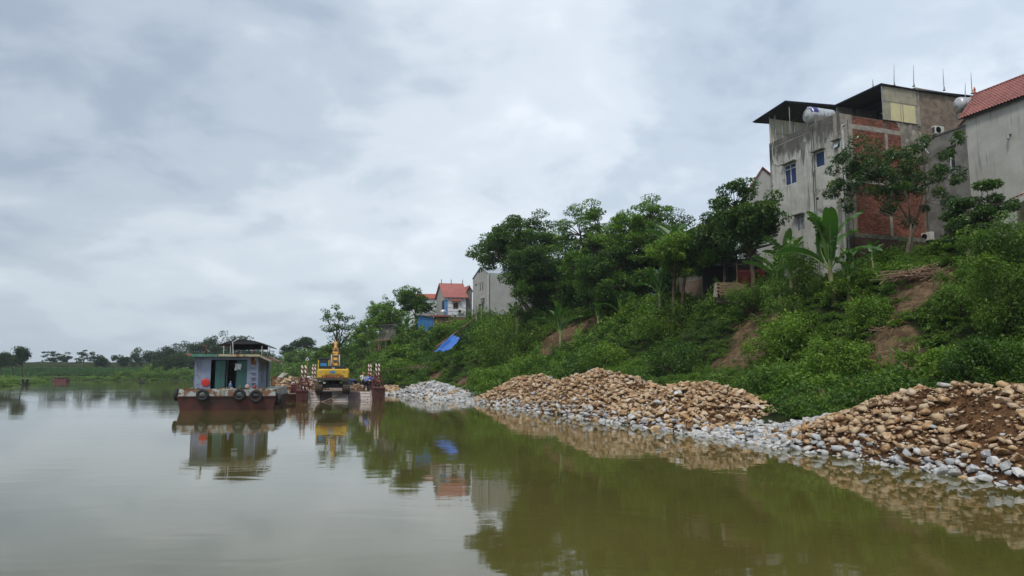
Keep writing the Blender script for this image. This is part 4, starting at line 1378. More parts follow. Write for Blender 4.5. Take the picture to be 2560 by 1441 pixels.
def brickmat():
    m, nt, p, out = newmat('red_brick')
    at_ = N(nt, 'ShaderNodeAttribute'); at_.attribute_name = 'rnd'
    r = N(nt, 'ShaderNodeValToRGB'); els = r.color_ramp.elements
    cols = [(.16, .062, .044), (.26, .095, .064), (.33, .135, .09), (.12, .052, .04), (.28, .11, .072)]
    while len(els) < len(cols): els.new(.5)
    for i, (e, c) in enumerate(zip(els, cols)): e.position = i / (len(cols) - 1); e.color = (*c, 1)
    nt.links.new(at_.outputs['Fac'], r.inputs[0])
    pos = N(nt, 'ShaderNodeNewGeometry').outputs['Position']
    c = nmix(nt, nrange(nt, nnoise(nt, pos, 1.1, 6, .7, .4), .47, .72), r.outputs[0], (.07, .042, .034))
    c = nmix(nt, nrange(nt, nnoise(nt, pos, 3.3, 5, .65), .58, .7, 0, .7), c, (.30, .22, .17))
    nt.links.new(c, p.inputs['Base Color']); p.inputs['Roughness'].default_value = .95; p.inputs['Specular IOR Level'].default_value = .1
    b = N(nt, 'ShaderNodeBump'); b.inputs['Strength'].default_value = .5; b.inputs['Distance'].default_value = .02
    nt.links.new(nnoise(nt, pos, 20, 5, .7), b.inputs['Height']); nt.links.new(b.outputs[0], p.inputs['Normal'])
    return m


BRICK = brickmat()
MORTAR = surf('mortar', (.15, .115, .09), (.09, .07, .06), 3, .95, bump=.4, spec=.1)


class Wall:
    """a vertical wall plane: origin P0, direction d, outward normal n; coordinates (l, z)"""
    def __init__(s, root, P0, d, n):
        s.root, s.P0 = root, Vector((P0[0], P0[1], 0))
        s.d = Vector((d[0], d[1], 0)).normalized(); s.n = Vector((n[0], n[1], 0)).normalized(); s.loc = Vector(root.location)

    def p(s, l, z, o=0.0): return s.P0 + s.d * l + s.n * o + Vector((0, 0, z)) - s.loc

    def px(s, u, v): return onwall(s.P0, s.d, u, v)

    def rect(s, bl, tr):
        a, b = s.px(*bl), s.px(*tr)
        return min(a[0], b[0]), min(a[1], b[1]), max(a[0], b[0]), max(a[1], b[1])

    def slab(s, mb, l0, z0, l1, z1, o0, o1, mi=0):
        return mb.prism([s.p(l0, z0, o0), s.p(l1, z0, o0), s.p(l1, z1, o0), s.p(l0, z1, o0)], s.n * (o1 - o0), mi)

    def panel(s, mb, l0, l1, z0, z1, holes=(), depth=.18, mi=0, openback=False):
        ls = sorted({l0, l1, *[h[0] for h in holes], *[h[2] for h in holes]}); zs = sorted({z0, z1, *[h[1] for h in holes], *[h[3] for h in holes]})
        for a, b in zip(ls, ls[1:]):
            for c, e in zip(zs, zs[1:]):
                m = ((a + b) / 2, (c + e) / 2)
                if any(h[0] < m[0] < h[2] and h[1] < m[1] < h[3] for h in holes): continue
                mb.add([s.p(a, c), s.p(b, c), s.p(b, e), s.p(a, e)], [(0, 1, 2, 3)], mi)
                if openback: mb.add([s.p(a, c, -depth), s.p(b, c, -depth), s.p(b, e, -depth), s.p(a, e, -depth)], [(0, 1, 2, 3)], mi)
        for h in holes:
            q = [(h[0], h[1]), (h[2], h[1]), (h[2], h[3]), (h[0], h[3])]
            for i in range(4):
                a, b = q[i], q[(i + 1) % 4]
                mb.add([s.p(*a), s.p(*b), s.p(*b, -depth), s.p(*a, -depth)], [(0, 1, 2, 3)], mi)
        if not openback: mb.add([s.p(l0, z0, -depth), s.p(l1, z0, -depth), s.p(l1, z1, -depth), s.p(l0, z1, -depth)], [(0, 1, 2, 3)], mi)
        q = [(l0, z0), (l1, z0), (l1, z1), (l0, z1)]
        for i in range(4):
            a, b = q[i], q[(i + 1) % 4]
            mb.add([s.p(*a), s.p(*b), s.p(*b, -depth), s.p(*a, -depth)], [(0, 1, 2, 3)], mi)

    def window(s, h, frame, pane, mull=1, trans=True, depth=.1, fw=.055, awn=None, bars=0, name='window', label=None):
        mb = MB(); l0, z0, l1, z1 = h
        for a in ((l0, z0, l0 + fw, z1), (l1 - fw, z0, l1, z1), (l0 + fw, z0, l1 - fw, z0 + fw), (l0 + fw, z1 - fw, l1 - fw, z1)): s.slab(mb, *a, -depth, -depth + .06)
        for i in range(1, mull + 1):
            x = l0 + (l1 - l0) * i / (mull + 1); s.slab(mb, x - fw / 2, z0 + fw, x + fw / 2, z1 - fw, -depth, -depth + .055)
        if trans: s.slab(mb, l0 + fw, z0 + (z1 - z0) * .76, l1 - fw, z0 + (z1 - z0) * .76 + fw, -depth, -depth + .05)
        for i in range(bars):
            x = l0 + (l1 - l0) * (i + 1) / (bars + 1); s.slab(mb, x - .012, z0 + fw, x + .012, z1 - fw, -depth + .06, -depth + .08)
        w = mb.build(name, frame, s.root)
        if label: w['label'] = label
        pm = MB(); s.slab(pm, l0 + fw * .5, z0 + fw * .5, l1 - fw * .5, z1 - fw * .5, -depth - .03, -depth + .01); pm.build('pane', pane, w)
        if awn:
            am = MB(); s.slab(am, l0 - .12, z1 + .06, l1 + .12, z1 + .13, 0.002, awn); am.build('awning', CONCD, w)
        return w


def bricks(wl, l0, l1, z0, z1, skip=(), name='bricks', o=.012, bl=.205, bh=.062, seed=1, root=None, mat=None):
    r = random.Random(seed)
    V, F, Rn = [], [], []
    z = z0; row = 0
    polys = skip
    while z < z1 - bh:
        l = l0 - (bl + .012) * .5 * (row % 2)
        while l < l1:
            a, b = max(l, l0), min(l + bl, l1)
            c = ((a + b) / 2, z + bh / 2)
            if b - a > .04 and not any(inpoly(c, q) for q in polys):
                w = o + r.uniform(-.004, .006)
                k = len(V); j = r.uniform(-.003, .003)
                q = [(a, z + j), (b, z + j), (b, z + bh + j), (a, z + bh + j)]
                V += [wl.p(x, y, 0) for x, y in q] + [wl.p(x, y, w) for x, y in q]
                F += [(k + 4, k + 5, k + 6, k + 7), (k, k + 1, k + 5, k + 4), (k + 1, k + 2, k + 6, k + 5), (k + 2, k + 3, k + 7, k + 6), (k + 3, k, k + 4, k + 7)]
                Rn += [r.random()] * 8
            l += bl + .012
        z += bh + .012; row += 1
    me = bpy.data.meshes.new(name); me.from_pydata(V, [], F); me.materials.append(mat or BRICK)
    a = me.attributes.new('rnd', 'FLOAT', 'POINT'); a.data.foreach_set('value', Rn)
    o_ = link(name, me, root or wl.root); o_['kind'] = 'stuff'
    return o_


def inpoly(p, q):
    x, y = p; c = False; j = len(q) - 1
    for i in range(len(q)):
        if (q[i][1] > y) != (q[j][1] > y) and x < (q[j][0] - q[i][0]) * (y - q[i][1]) / (q[j][1] - q[i][1]) + q[i][0]: c = not c
        j = i
    return c


def corrugated(mb, P, a, b, n, amp=.03, thick=.012, mi=0, seg=3):
    """sheet spanned by vectors a (across the ribs) and b (along the ribs)"""
    P, a, b = Vector(P), Vector(a), Vector(b)
    nn = a.cross(b).normalized(); m = n * seg * 2
    top = []
    for i in range(m + 1):
        h = amp * math.sin(2 * math.pi * i / (seg * 2))
        top.append(P + a * (i / m) + nn * h)
    vs = top + [q + b for q in top]
    mb.add(vs, [(i, i + 1, m + 2 + i, m + 1 + i) for i in range(m)], mi)
    vs2 = [q + nn * thick for q in vs]
    mb.add(vs2, [(i, i + 1, m + 2 + i, m + 1 + i) for i in range(m)], mi)
    return mb


def hang_ac(label, pos, d, n, sc=1.0, group=None):
    """outdoor air conditioner unit, back to the wall"""
    d, n = Vector((*d[:2], 0)).normalized(), Vector((*n[:2], 0)).normalized()
    rz = math.atan2(d.y, d.x)
    t = thing('ac_unit', label, 'air conditioner', pos, rz, group)
    s = sc; sg = 1 if Vector((-d.y, d.x, 0)).dot(n) > 0 else -1   # local y points outward when sg = 1
    c = MB(); c.box((0, sg * .22 * s, .31 * s), (.82 * s, .30 * s, .56 * s)); c.build('casing', ACW, t, bevel=.02)
    g = MB(); M = Euler((math.pi / 2, 0, 0)).to_matrix()
    g.lathe([(.215 * s, 0), (.215 * s, .02), (.19 * s, .02), (.19 * s, 0)], 24, c=(-.12 * s, sg * .372 * s, .31 * s), M=M)
    for k in range(5): g.torus((-.12 * s, sg * .385 * s, .31 * s), (.04 + .035 * k) * s, .004 * s, M, 18, 4)
    g.build('fan_grille', BLACK, t)
    b = MB()
    for k in range(7): b.box((-.42 * s, sg * .22 * s, (.12 + .06 * k) * s), (.02, .22 * s, .03 * s))
    b.build('side_vents', BLACK, t)
    k = MB()
    for x in (-.28, .28): k.bar((x * s, 0, 0), (x * s, sg * .40 * s, 0), .03); k.bar((x * s, 0, -.25 * s), (x * s, sg * .33 * s, 0), .025)
    k.build('bracket', RUSTBAR, t)
    return t


# ---- the tall concrete and brick house ------------------------------------------------
fD, gD = Vector((-.325, .946, 0)).normalized(), Vector((.946, .325, 0)).normalized()
C1 = Vector((21.7, 46.0, 0))
H1 = thing('house', 'tall unpainted house with a grey river face and a bare red brick side', 'house', (21.7, 46, 9.0))
WF = Wall(H1, C1, fD, -gD)
WB = Wall(H1, C1, gD, -fD)
ZP = WF.px(2120, 270)[1]
LF = WF.px(1922.7, 360)[0]
w1, w2 = WF.rect((1963, 467), (1989, 405)), WF.rect((2039, 422), (2060, 375))
w3, w4 = WF.rect((2086.5, 374), (2099, 351)), WF.rect((1991, 580), (2010, 537))
v1, v2 = WF.rect((2039.5, 502), (2046.5, 493)), WF.rect((2098, 510), (2110, 497))
mb = MB(); WF.panel(mb, 0, LF, 8.0, ZP, [w1, w2, w3, w4, v1, v2], .22); mb.build('river_wall', CONC, H1)
WF.window(w1, WFRAME, GLASSB, 1, True, awn=.28, label='blue two leaf window')
WF.window(w2, WFRAME, GLASSB, 0, False, awn=.28, label='blue shuttered window')
ww = WF.window(w3, WFRAME, GLASS, 0, False, awn=.22, label='small window with a tilted white sash')
sm_ = MB(); a, b_, c_, e_ = w3; sm_.prism([WF.p(a + .06, b_ + .05, .16), WF.p(c_ - .06, b_ + .05, .16), WF.p(c_ - .06, e_ - .06, -.02), WF.p(a + .06, e_ - .06, -.02)], (-.02, -.01, 0)); sm_.build('sash', glassm('pale_glass', (.35, .42, .45)), ww)
WF.window(w4, WFRAME, GLASSB, 1, True, awn=.3, bars=6, label='barred lower window')
for h in (v1, v2):
    q = MB(); WF.slab(q, h[0], h[1], h[2], h[3], -.2, -.17); q.build('vent_opening', BLACK, H1)
# floor joint line and corner strip, pipes down the facade
q = MB(); WF.slab(q, -.03, 8, .26, ZP, 0.0, .035); q.build('corner_strip', BEAM, H1)
for (u0, v0, r_, m_) in ((2108, 312, .075, GALV), (2029, 318, .022, BLACK), (2034, 318, .018, BLACK), (2121, 300, .018, BLACK)):
    l, z = WF.px(u0, v0); q = MB(); q.tube([WF.p(l, z, .09), WF.p(l, 8.5, .09)], r_, 8)
    if r_ > .05: q.tube([WF.p(l - .22, z - .05, .06), WF.p(l, z - .15, .09)], .06, 8)
    q.build('drain_pipe' if r_ > .05 else 'cable_pipe', m_, H1, smooth=True)
pts = [WF.px(*a) for a in ((1935, 355), (1932, 372), (1933, 395), (1938, 410), (1947, 414), (1952, 410))]
q = MB(); q.tube([WF.p(a, b, .04) for a, b in pts], .022, 6); q.build('white_hose', WFRAME, H1)
# drip wedge: the damp triangular stain has its own sharp outline in the render
tri = [WF.px(*a) for a in ((1999, 358), (2016, 352), (2009, 418))]
q = MB(); q.prism([WF.p(a, b, .001) for a, b in tri], -gD * .006); q.build('damp_patch', CONCD, H1)
# brick side
LB = WB.px(2300, 400)[0]
LE = 13.5
ZU = WB.px(2290, 216)[1]
beams = [WB.rect((2127, 324), (2249, 306)), WB.rect((2150, 466), (2290, 453))]
zb1 = WB.px(2126.7, 316)[1]; zb2 = WB.px(2150, 452)[1]; zb3 = WB.px(2160, 592)[1]
lc1 = WB.px(2217, 380)[0]; lc0 = WB.px(2133, 380)[0]
plast = [[WB.px(*a) for a in ((2238, 281), (2300, 286), (2304, 392), (2290, 396), (2262, 384), (2254, 372), (2250, 332), (2244, 312), (2236, 300))]]
bz = lambda z, hh: [(-1, z - hh / 2 - .01), (9, z - hh / 2 - .01), (9, z + hh / 2 + .01), (-1, z + hh / 2 + .01)]
cz_ = lambda l, hw: [(l - hw, 5), (l + hw, 5), (l + hw, 30), (l - hw, 30)]
q = MB(); WB.panel(q, 0, LB, 8, ZP, [], .22); q.build('brick_side_wall', MORTAR, H1)
bricks(WB, lc0 + .02, LB, 8.2, ZP - .02, plast + [bz(zb1, .34), bz(zb2, .26), bz(zb3, .30), cz_(lc1, .12)], seed=4)
q = MB(); WB.slab(q, .262, 8, lc0, ZP + .03, .0, .03); q.build('corner_column', BEAM, H1)
q = MB(); WB.slab(q, lc0 + .003, zb1 - .17, lc1 - .122, zb1 + .17, 0, .022); WB.slab(q, lc1 + .122, zb1 - .17, WB.px(2249, 320)[0], zb1 + .15, 0, .02); q.build('floor_beam', BEAM, H1)
q = MB(); WB.slab(q, lc0 + .003, zb2 - .13, LB - .05, zb2 + .13, 0, .02); q.build('floor_beam', BEAM, H1)
q = MB(); WB.slab(q, lc1 - .12, 9, lc1 + .12, zb1 + .17, .002, .03); q.build('column', BEAM, H1)
q = MB(); q.prism([WB.p(a, b, 0.0) for a, b in plast[0]], -fD * .022); q.build('plaster_patch', surf('patchy_plaster', (.30, .27, .22), (.13, .11, .09), 1.6, .95, bump=.6, spots=(.42, .38, .31), spot_scale=1.3, spot_lo=.52, spot_hi=.6), H1)
q = MB(); WB.slab(q, lc0 - .9, zb3 - .15, LB + .1, zb3 + .14, 0, .30); q.build('ledge', surf('mossy_ledge', (.22, .21, .17), (.08, .09, .05), 2.5, .95, bump=.4), H1)
# lower brick base stands a little proud
WB2 = Wall(H1, C1 - fD * .26, gD, -fD)
q = MB(); WB2.panel(q, .05, LB + .1, 8, zb3 - .155, [], .25); q.build('brick_base', MORTAR, H1)
bricks(WB2, .06, LB + .09, 8.4, zb3 - .17, [], 'base_bricks', seed=6, mat=surf('shaded_brick', (.12, .065, .045), (.07, .045, .035), 2, .95, bump=.4, world=True))  # base bricks toned darker, the shade down here painted into their colour
# upper storey wall, corrugated panels, roofs
l2 = WB.px(2203, 250)[0]; l3 = WB.px(2290, 250)[0]
q = MB(); WB.panel(q, LB + .005, LE, 8, ZU - .1, [], .22); q.build('rough_wall', ROUGHR, H1)
q = MB(); WB.slab(q, l3 - .05, ZP + .004, LB + .0, ZU - .1, -.2, .015); q.build('rough_wall', ROUGHR, H1)
q = MB(); WB.slab(q, l3 - .02, ZP - .1, l3 + .22, ZU - .12, .02, .06); q.build('column', BEAM, H1)
npan = 4
zl0, zl1 = WB.px(2240, 287)[1], WB.px(2240, 219)[1]
for i in range(npan):
    a0 = l2 + (l3 - l2 - .05) * i / npan; wd = (l3 - l2 - .05) / npan
    q = MB(); corrugated(q, WB.p(a0, ZP + .02, .05), gD * wd, Vector((0, 0, zl1 - ZP - .04)), 5, .018); q.build('corrugated_panel', PANEL, H1)
for i in range(2):
    a0 = l2 + (l3 - l2) * (.22 + .36 * i); wd = (l3 - l2) * .34
    q = MB(); WB.slab(q, a0, ZP + .04, a0 + wd, ZP + (zl1 - ZP) * .52, .075, .085); q.build('yellow_sheet', PANELY, H1)
q = MB()
for z_ in (ZP + .03, ZP + (zl1 - ZP) * .55, zl1 - .05): q.tube([WB.p(l2, z_, .1), WB.p(l3 + .1, z_, .1)], .014, 5)
q.tube([WB.p((l2 + l3) / 2, ZP, .11), WB.p((l2 + l3) / 2, zl1, .11)], .014, 5); q.tube([WB.p(l2, ZP, .08), WB.p(l2, zl1, .08)], .035, 5); q.build('panel_bars', GALV, H1)
def P1(x, y, z): return C1 + gD * x + fD * y + Vector((0, 0, z)) - Vector(H1.location)
zr = WB.px(2203, 212)[1]
zt2 = at(2420, 232, (C1 + gD * 10.3).y).z
q = MB()
for (xa, xb, za, zb_) in ((l2 - .15, l3 + .1, zr, zr - .02), (l3 + .1, LE, zr - .02, zr - .02 + (zt2 - zr) * 1.25)):
    q.prism([P1(xa, -.22, za - .05), P1(xb, -.22, zb_ - .05), P1(xb, -.22, zb_), P1(xa, -.22, za)], fD * 4.5)
q.build('upper_roof', [NAVY], H1)
q = MB()
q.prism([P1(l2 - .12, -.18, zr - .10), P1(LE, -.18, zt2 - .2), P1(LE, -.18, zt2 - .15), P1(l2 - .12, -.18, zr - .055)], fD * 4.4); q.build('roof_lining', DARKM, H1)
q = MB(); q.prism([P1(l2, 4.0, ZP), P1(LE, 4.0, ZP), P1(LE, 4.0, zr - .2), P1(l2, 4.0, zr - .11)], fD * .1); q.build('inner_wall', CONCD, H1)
pa, pb = at(1898, 315, 54.4).z, at(2001, 255, 50.2).z
q = MB(); q.prism([P1(-.42, 4.3, pb - .05), P1(8, 4.3, pb + .42), P1(8, 4.3, pb + .47), P1(-.42, 4.3, pb)], fD * 3.75 + Vector((0, 0, pa - pb))); q.build('terrace_roof', NAVY, H1)
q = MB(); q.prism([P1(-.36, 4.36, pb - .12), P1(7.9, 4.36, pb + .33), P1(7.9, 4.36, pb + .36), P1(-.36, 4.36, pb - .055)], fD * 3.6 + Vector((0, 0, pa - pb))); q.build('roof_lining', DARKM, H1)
for i in range(4):
    q = MB(); corrugated(q, P1(.05 + 1.15 * i, LF - .1, ZP - .02), gD * 1.13, Vector((0, 0, pa - ZP - .15)), 4, .02); q.build('corrugated_panel', PANELW, H1, None)
q = MB()
for x_, y_ in ((.08, LF - .05), (.35, LF - .25), (.08, 4.5), (1.6, 4.45), (2.2, LF - .2), (.2, 6.2)): q.tube([P1(x_, y_, ZP - .2), P1(x_, y_, pa - .03)], .03, 6)
q.tube([P1(.05, LF - .2, ZP + .8), P1(4.4, LF - .2, ZP + .8)], .018, 5); q.tube([P1(2.2, LF - .2, ZP + .4), P1(4.4, LF - .2, ZP + 1.3)], .015, 5)
q.build('roof_posts', GALV, H1)
q = MB(); q.prism([P1(0.0, .05, ZP - .5), P1(LE, .05, ZP - .5), P1(LE, LF, ZP - .5), P1(0.0, LF, ZP - .5)], (0, 0, .08)); q.build('terrace_floor', BEAM, H1)
q = MB(); WE = Wall(H1, C1 + fD * LF, gD, fD); WE.panel(q, 0, LE, 8, ZP - .02, [], .2); q.build('far_wall', CONC, H1)
q = MB(); WE2 = Wall(H1, C1 + gD * LE, fD, gD); WE2.panel(q, 0, LF, 8, ZP - .02, [], .2); q.build('back_wall', CONC, H1)

# ---- water tanks
def tank(label, pos, d, dia, L, stand, blue, text=None, group=None):
    rz = math.atan2(d[1], d[0])
    t = thing('water_tank', label, 'water tank', pos, rz, group)
    r_ = dia / 2; zc = stand + r_
    prof = [(.05, -.22), (r_ * .35, -.20), (r_ * .4, -.17), (r_ * .72, -.12), (r_ * .95, -.03), (r_, .02)]
    for k in range(1, 6):
        x = L * k / 6; prof += [(r_, x - .03), (r_ * .985, x), (r_, x + .03)]
    prof += [(r_, L - .02), (r_ * .95, L + .03), (r_ * .72, L + .12), (.05, L + .2)]
    q = MB(); q.lathe(prof, 28, 'X', (0, 0, zc)); q.build('barrel', STEEL, t, smooth=True)
    if blue:
        lb = MB(); n = 14
        for (x0, x1, ra, rb, a0, a1) in ((.02, .40, r_ + .012, r_ + .012, .36, .98), (-.02, .021, r_ * .955, r_ + .012, .36, .98), (-.125, -.019, r_ * .73, r_ * .965, .36, .98)):
            vs = []
            for i in range(n + 1):
                a = math.pi * (a0 + (a1 - a0) * i / n)
                for x, rr_ in ((x0, ra), (x1, rb)): vs.append((x, rr_ * math.cos(a), zc + rr_ * math.sin(a)))
            lb.add(vs, [(2 * i, 2 * i + 1, 2 * i + 3, 2 * i + 2) for i in range(n)])
        lb.build('blue_label', surf('blue_label', (.035, .035, .22), None, 2, .5, bump=0), t)
    s_ = MB()
    for x in (.15, L * .5, L - .1):
        for y in (-r_ * .75, r_ * .75):
            s_.bar((x, y, 0), (x, y, stand + r_ * .5), .045)
        s_.bar((x, -r_ * .75, stand + .02), (x, r_ * .75, stand + .02), .04)
    for y in (-r_ * .75, r_ * .75): s_.bar((.1, y, stand + r_ * .45), (L - .05, y, stand + r_ * .45), .035)
    s_.build('stand', GALV, t)
    return t


def flattext(s, size, parent, loc, rot, mat, name='lettering', depth=.004):
    cu = bpy.data.curves.new(name, 'FONT'); cu.body = s; cu.size = size; cu.extrude = depth; cu.align_x = 'CENTER'; cu.align_y = 'CENTER'
    cu.materials.append(mat)
    tmp = bpy.data.objects.new(name, cu); COL.objects.link(tmp)
    me = bpy.data.meshes.new_from_object(tmp.evaluated_get(bpy.context.evaluated_depsgraph_get()))
    bpy.data.objects.remove(tmp)
    return link(name, me, parent, loc, rot)


PRINTW = surf('white_print', (.75, .8, .82), None, 2, .5, bump=0)
tp = C1 + gD * .35 + fD * 2.9
T1_ = tank('steel water tank with a dark blue label, lying under the terrace roof edge', (tp.x, tp.y, ZP + .02), gD, 1.16, 1.95, .34, True)
for ch, a, x in (('N', .62, -.06), ('H', .52, -.05), ('A', .42, -.045)):
    aa = math.pi * (a + .12); rr_ = .50
    o = flattext(ch, .24, T1_, (-.10, rr_ * math.cos(aa), .34 + .58 + rr_ * math.sin(aa)), (math.pi / 2, 0, -math.pi / 2), PRINTW)
    o.rotation_euler = Euler((R(62), 0, -math.pi / 2)).to_matrix().to_euler()
    o.rotation_euler.rotate_axis('Z', (.5 - a) * -2.2)
    o.location.x = -.115

# ---- thin rods standing on the roofs
rods = [(2182, 217, 198, 48.5, 'short rod at the left slope of the upper roof'), (2235, 212, 163, 47.4, 'tall thick rod on the upper roof above the yellow sheet'),
        (2284, 214, 163, 47.8, 'tall thin rod at the end of the corrugated panels'), (2360, 224, 172, 48.8, 'leaning rod over the rough brown wall'),
        (2413, 245, 208, 45.8, 'short rod in front of the second water tank'), (2430, 232, 182, 45.2, 'leaning rod beside the ridge ornament of the red roof')]
for i, (u, vb, vt, Y_, lab) in enumerate(rods):
    a, b = at(u, vb, Y_), at(u - (3 if i in (3, 5) else 0), vt, Y_)
    t = thing('lightning_rod', lab, 'rod', tuple(a - Vector((0, 0, .1))), 0, 'thin metal rods on the roofs')
    q = MB(); q.tube([(0, 0, 0), (b - a) * .5 + Vector((0, 0, .1)), b - a + Vector((0, 0, .1))], [.032, .024, .012], 5); q.build('rod', GALV, t)
    q = MB(); q.box((0, 0, .04), (.12, .12, .06)); q.tube([(.1, 0, 0), (0, 0, .5)], .012, 4); q.build('foot', RUSTBAR, t)

# ---- low grey annex between the brick house and the red roofed house
A0 = C1 + gD * WB.px(2297, 400)[0]
A0 = C1 + gD * LB
H2 = thing('annex', 'low dark grey rendered annex between the brick house and the red roofed house', 'house', (A0.x, A0.y, 9))
WA = Wall(H2, A0 - fD * .31, -fD, -gD)
LA = WA.px(2416, 330)[0]; ZA = WA.px(2300, 355)[1]
h1, h2, h3 = WA.rect((2376, 432), (2386, 368)), WA.rect((2374, 616), (2406, 562)), WA.rect((2345, 430), (2360, 400))
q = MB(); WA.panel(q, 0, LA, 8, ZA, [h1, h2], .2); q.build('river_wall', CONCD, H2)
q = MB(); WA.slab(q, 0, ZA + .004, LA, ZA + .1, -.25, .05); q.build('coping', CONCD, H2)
WA.window(h1, WFRAME, GLASS, 0, True, awn=.2, label='white framed window behind the tree')
WA.window(h2, WOOD, GLASS, 1, False, awn=.45, bars=8, label='brown wooden window')
gp = [WA.px(*a) for a in ((2350, 338), (2393, 290), (2393, 323))]
q = MB(); q.prism([WA.p(a, b, -.9) for a, b in gp + [(gp[2][0], ZA - .3), (gp[0][0], ZA - .3)]], gD * .2); q.build('gable', GREYW, H2)
q = MB(); q.tube([WA.p(gp[0][0], gp[0][1], -.85), WA.p(gp[1][0], gp[1][1], -.85)], .06, 5); q.build('gable_edge', surf('roof_edge', (.14, .05, .04)), H2)
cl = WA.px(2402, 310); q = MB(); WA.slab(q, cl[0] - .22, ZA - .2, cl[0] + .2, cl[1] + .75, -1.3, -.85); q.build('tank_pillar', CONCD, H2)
q = MB(); WA.slab(q, cl[0] + .2, ZA - .2, LA - .02, cl[1] + .5, -1.2, -1.0); q.build('low_wall', GREYW, H2)
pp = [WA.px(*a) for a in ((2312, 330 + 12), (2309, 348), (2314, 356), (2318, 375), (2326, 384))]
q = MB(); q.tube([WA.p(a, b, .15) for a, b in pp], .03, 6); q.build('white_hose', WFRAME, H2)
al, az_ = WA.px(2332, 350); pA = WA.p(al, ZA + .12, -.25) + Vector(H2.location)
hang_ac('upper air conditioner unit standing on top of the annex wall, fan towards the camera', tuple(pA), gD, -fD)
al, az_ = WA.px(2326, 604); pA = WA.p(al, az_, .01) + Vector(H2.location)
hang_ac('lower air conditioner unit low on the annex wall beside the tree trunks', tuple(pA), -fD, -gD)
tk = at(2395, 262, 46.0)
tank('dull steel water tank on a frame tucked against the red tiled roof', (tk.x, tk.y, tk.z - .95), Vector((.99, .1, 0)), 1.02, 1.7, .42, False)

# ---- the red roofed house at the right edge
B0 = C1 + gD * LB - fD * (.31 + LA)
H3 = thing('house', 'house with a large blank grey wall and steep red tiled roof, right edge', 'house', (B0.x, B0.y, 9))
WC = Wall(H3, B0 - gD * .02, -fD, -gD)
ZE = WC.px(2412, 293)[1]
LH = 9.0
q = MB(); WC.panel(q, 0, LH, 8, ZE, [], .2); q.build('river_wall', CONC2, H3)
WC3 = Wall(H3, B0 - gD * .02, gD, fD); q = MB(); WC3.panel(q, .01, 4.0, 8, ZE, [], .2); q.build('end_wall', CONC2, H3)
# vent pipe with rags
vl = WC.px(2527, 342); q = MB(); q.tube([WC.p(vl[0], vl[1] + .15, 0), WC.p(vl[0], vl[1] + .1, .25), WC.p(vl[0] + .05, vl[1] - .2, .3)], .07, 8); q.build('vent_pipe', GALV, H3)
# steep tiled slope: every tile is a part
rise, run = 1.95, 1.75
wv = (gD * run + Vector((0, 0, rise))); wl_ = wv.length; wd_ = wv.normalized(); ld = -fD
nrm = ld.cross(wd_); nrm = nrm if nrm.z > 0 else -nrm
base = WC.p(-.25, ZE - .12, .28)
q = MB(); q.prism([base, base + ld * (LH + .3), base + ld * (LH + .3) + wv, base + wv], -nrm * .06); q.build('roof_deck', DARKM, H3)
tw, tl = .205, .215
tm = MB(); n_ = 6
vs = []
for j, (yy, hh) in enumerate(((0, .03), (tl * 1.12, .0))):
    for i in range(n_ + 1):
        x = tw * i / n_
        vs.append(Vector((x, yy, hh + .035 * math.sin(math.pi * 2 * i / n_ * .999))))
tm.add(vs + [v - Vector((0, 0, .03)) for v in vs[:n_ + 1]], [(i, i + 1, n_ + 2 + i, n_ + 1 + i) for i in range(n_)] + [(2 * (n_ + 1) + i, 2 * (n_ + 1) + i + 1, i + 1, i) for i in range(n_)])
tme = tm.mesh('roof_tile', RTILE)
Mx = Matrix((ld, wd_, nrm)).transposed()
if Mx.determinant() < 0:
    Mx = Matrix((-ld, wd_, nrm)).transposed(); flip = True
else: flip = False
eul = Mx.to_euler()
rows = int(wl_ / tl); cols = min(int(290 / rows), int((LH + .2) / tw))
for i in range(rows):
    for j in range(cols):
        p_ = base + ld * (tw * (j + (1 if flip else 0))) + wd_ * (tl * i) + nrm * (.035 + rnd.uniform(-.003, .004))
        link('roof_tile', tme, H3, p_, eul)
rest = MB()
for i in range(rows):
    for j in range(cols, int((LH + .2) / tw)):
        p_ = base + ld * (tw * (j + (1 if flip else 0))) + wd_ * (tl * i) + nrm * .035
        rest.add([Mx @ v + p_ for v in [Vector(x) for x in tm.v]], tm.f)
rt = rest.build('roof_tiles', RTILE, H3); rt['kind'] = 'stuff'
top = base + wd_ * (rows * tl) + nrm * .05
q = MB()
for j in range(int(LH / .3)): q.tube([top + ld * (.3 * j), top + ld * (.3 * j + .32)], [.085, .07], 8)
q.build('ridge_caps', RTILE, H3); H3_ridge = top
q = MB(); q.lathe([(.10, 0), (.11, .1), (.05, .2), (.08, .3), (.02, .5)], 10, c=top - ld * .02); q.build('ridge_ornament', surf('orange_ornament', (.5, .14, .07)), H3)
# rear hip seen over the notch
q = MB(); a_ = top - ld * .1; q.prism([a_, a_ - ld * 1.0 + Vector((0, 0, -.05)) + gD * .2, a_ - ld * 1.2 - wd_ * .9 + gD * .2, a_ - ld * .1 - wd_ * .35], -nrm * .06); q.build('rear_slope', RTILE, H3)
q = MB(); q.prism([base + ld * (LH + .3) + Vector((0, 0, -.1)), base + ld * .3 + Vector((0, 0, -.1)), base + ld * .3 + wv - Vector((0, 0, .1)), base + ld * (LH + .3) + wv - Vector((0, 0, .1))], gD * .05); q.build('attic_back', DARKM, H3)

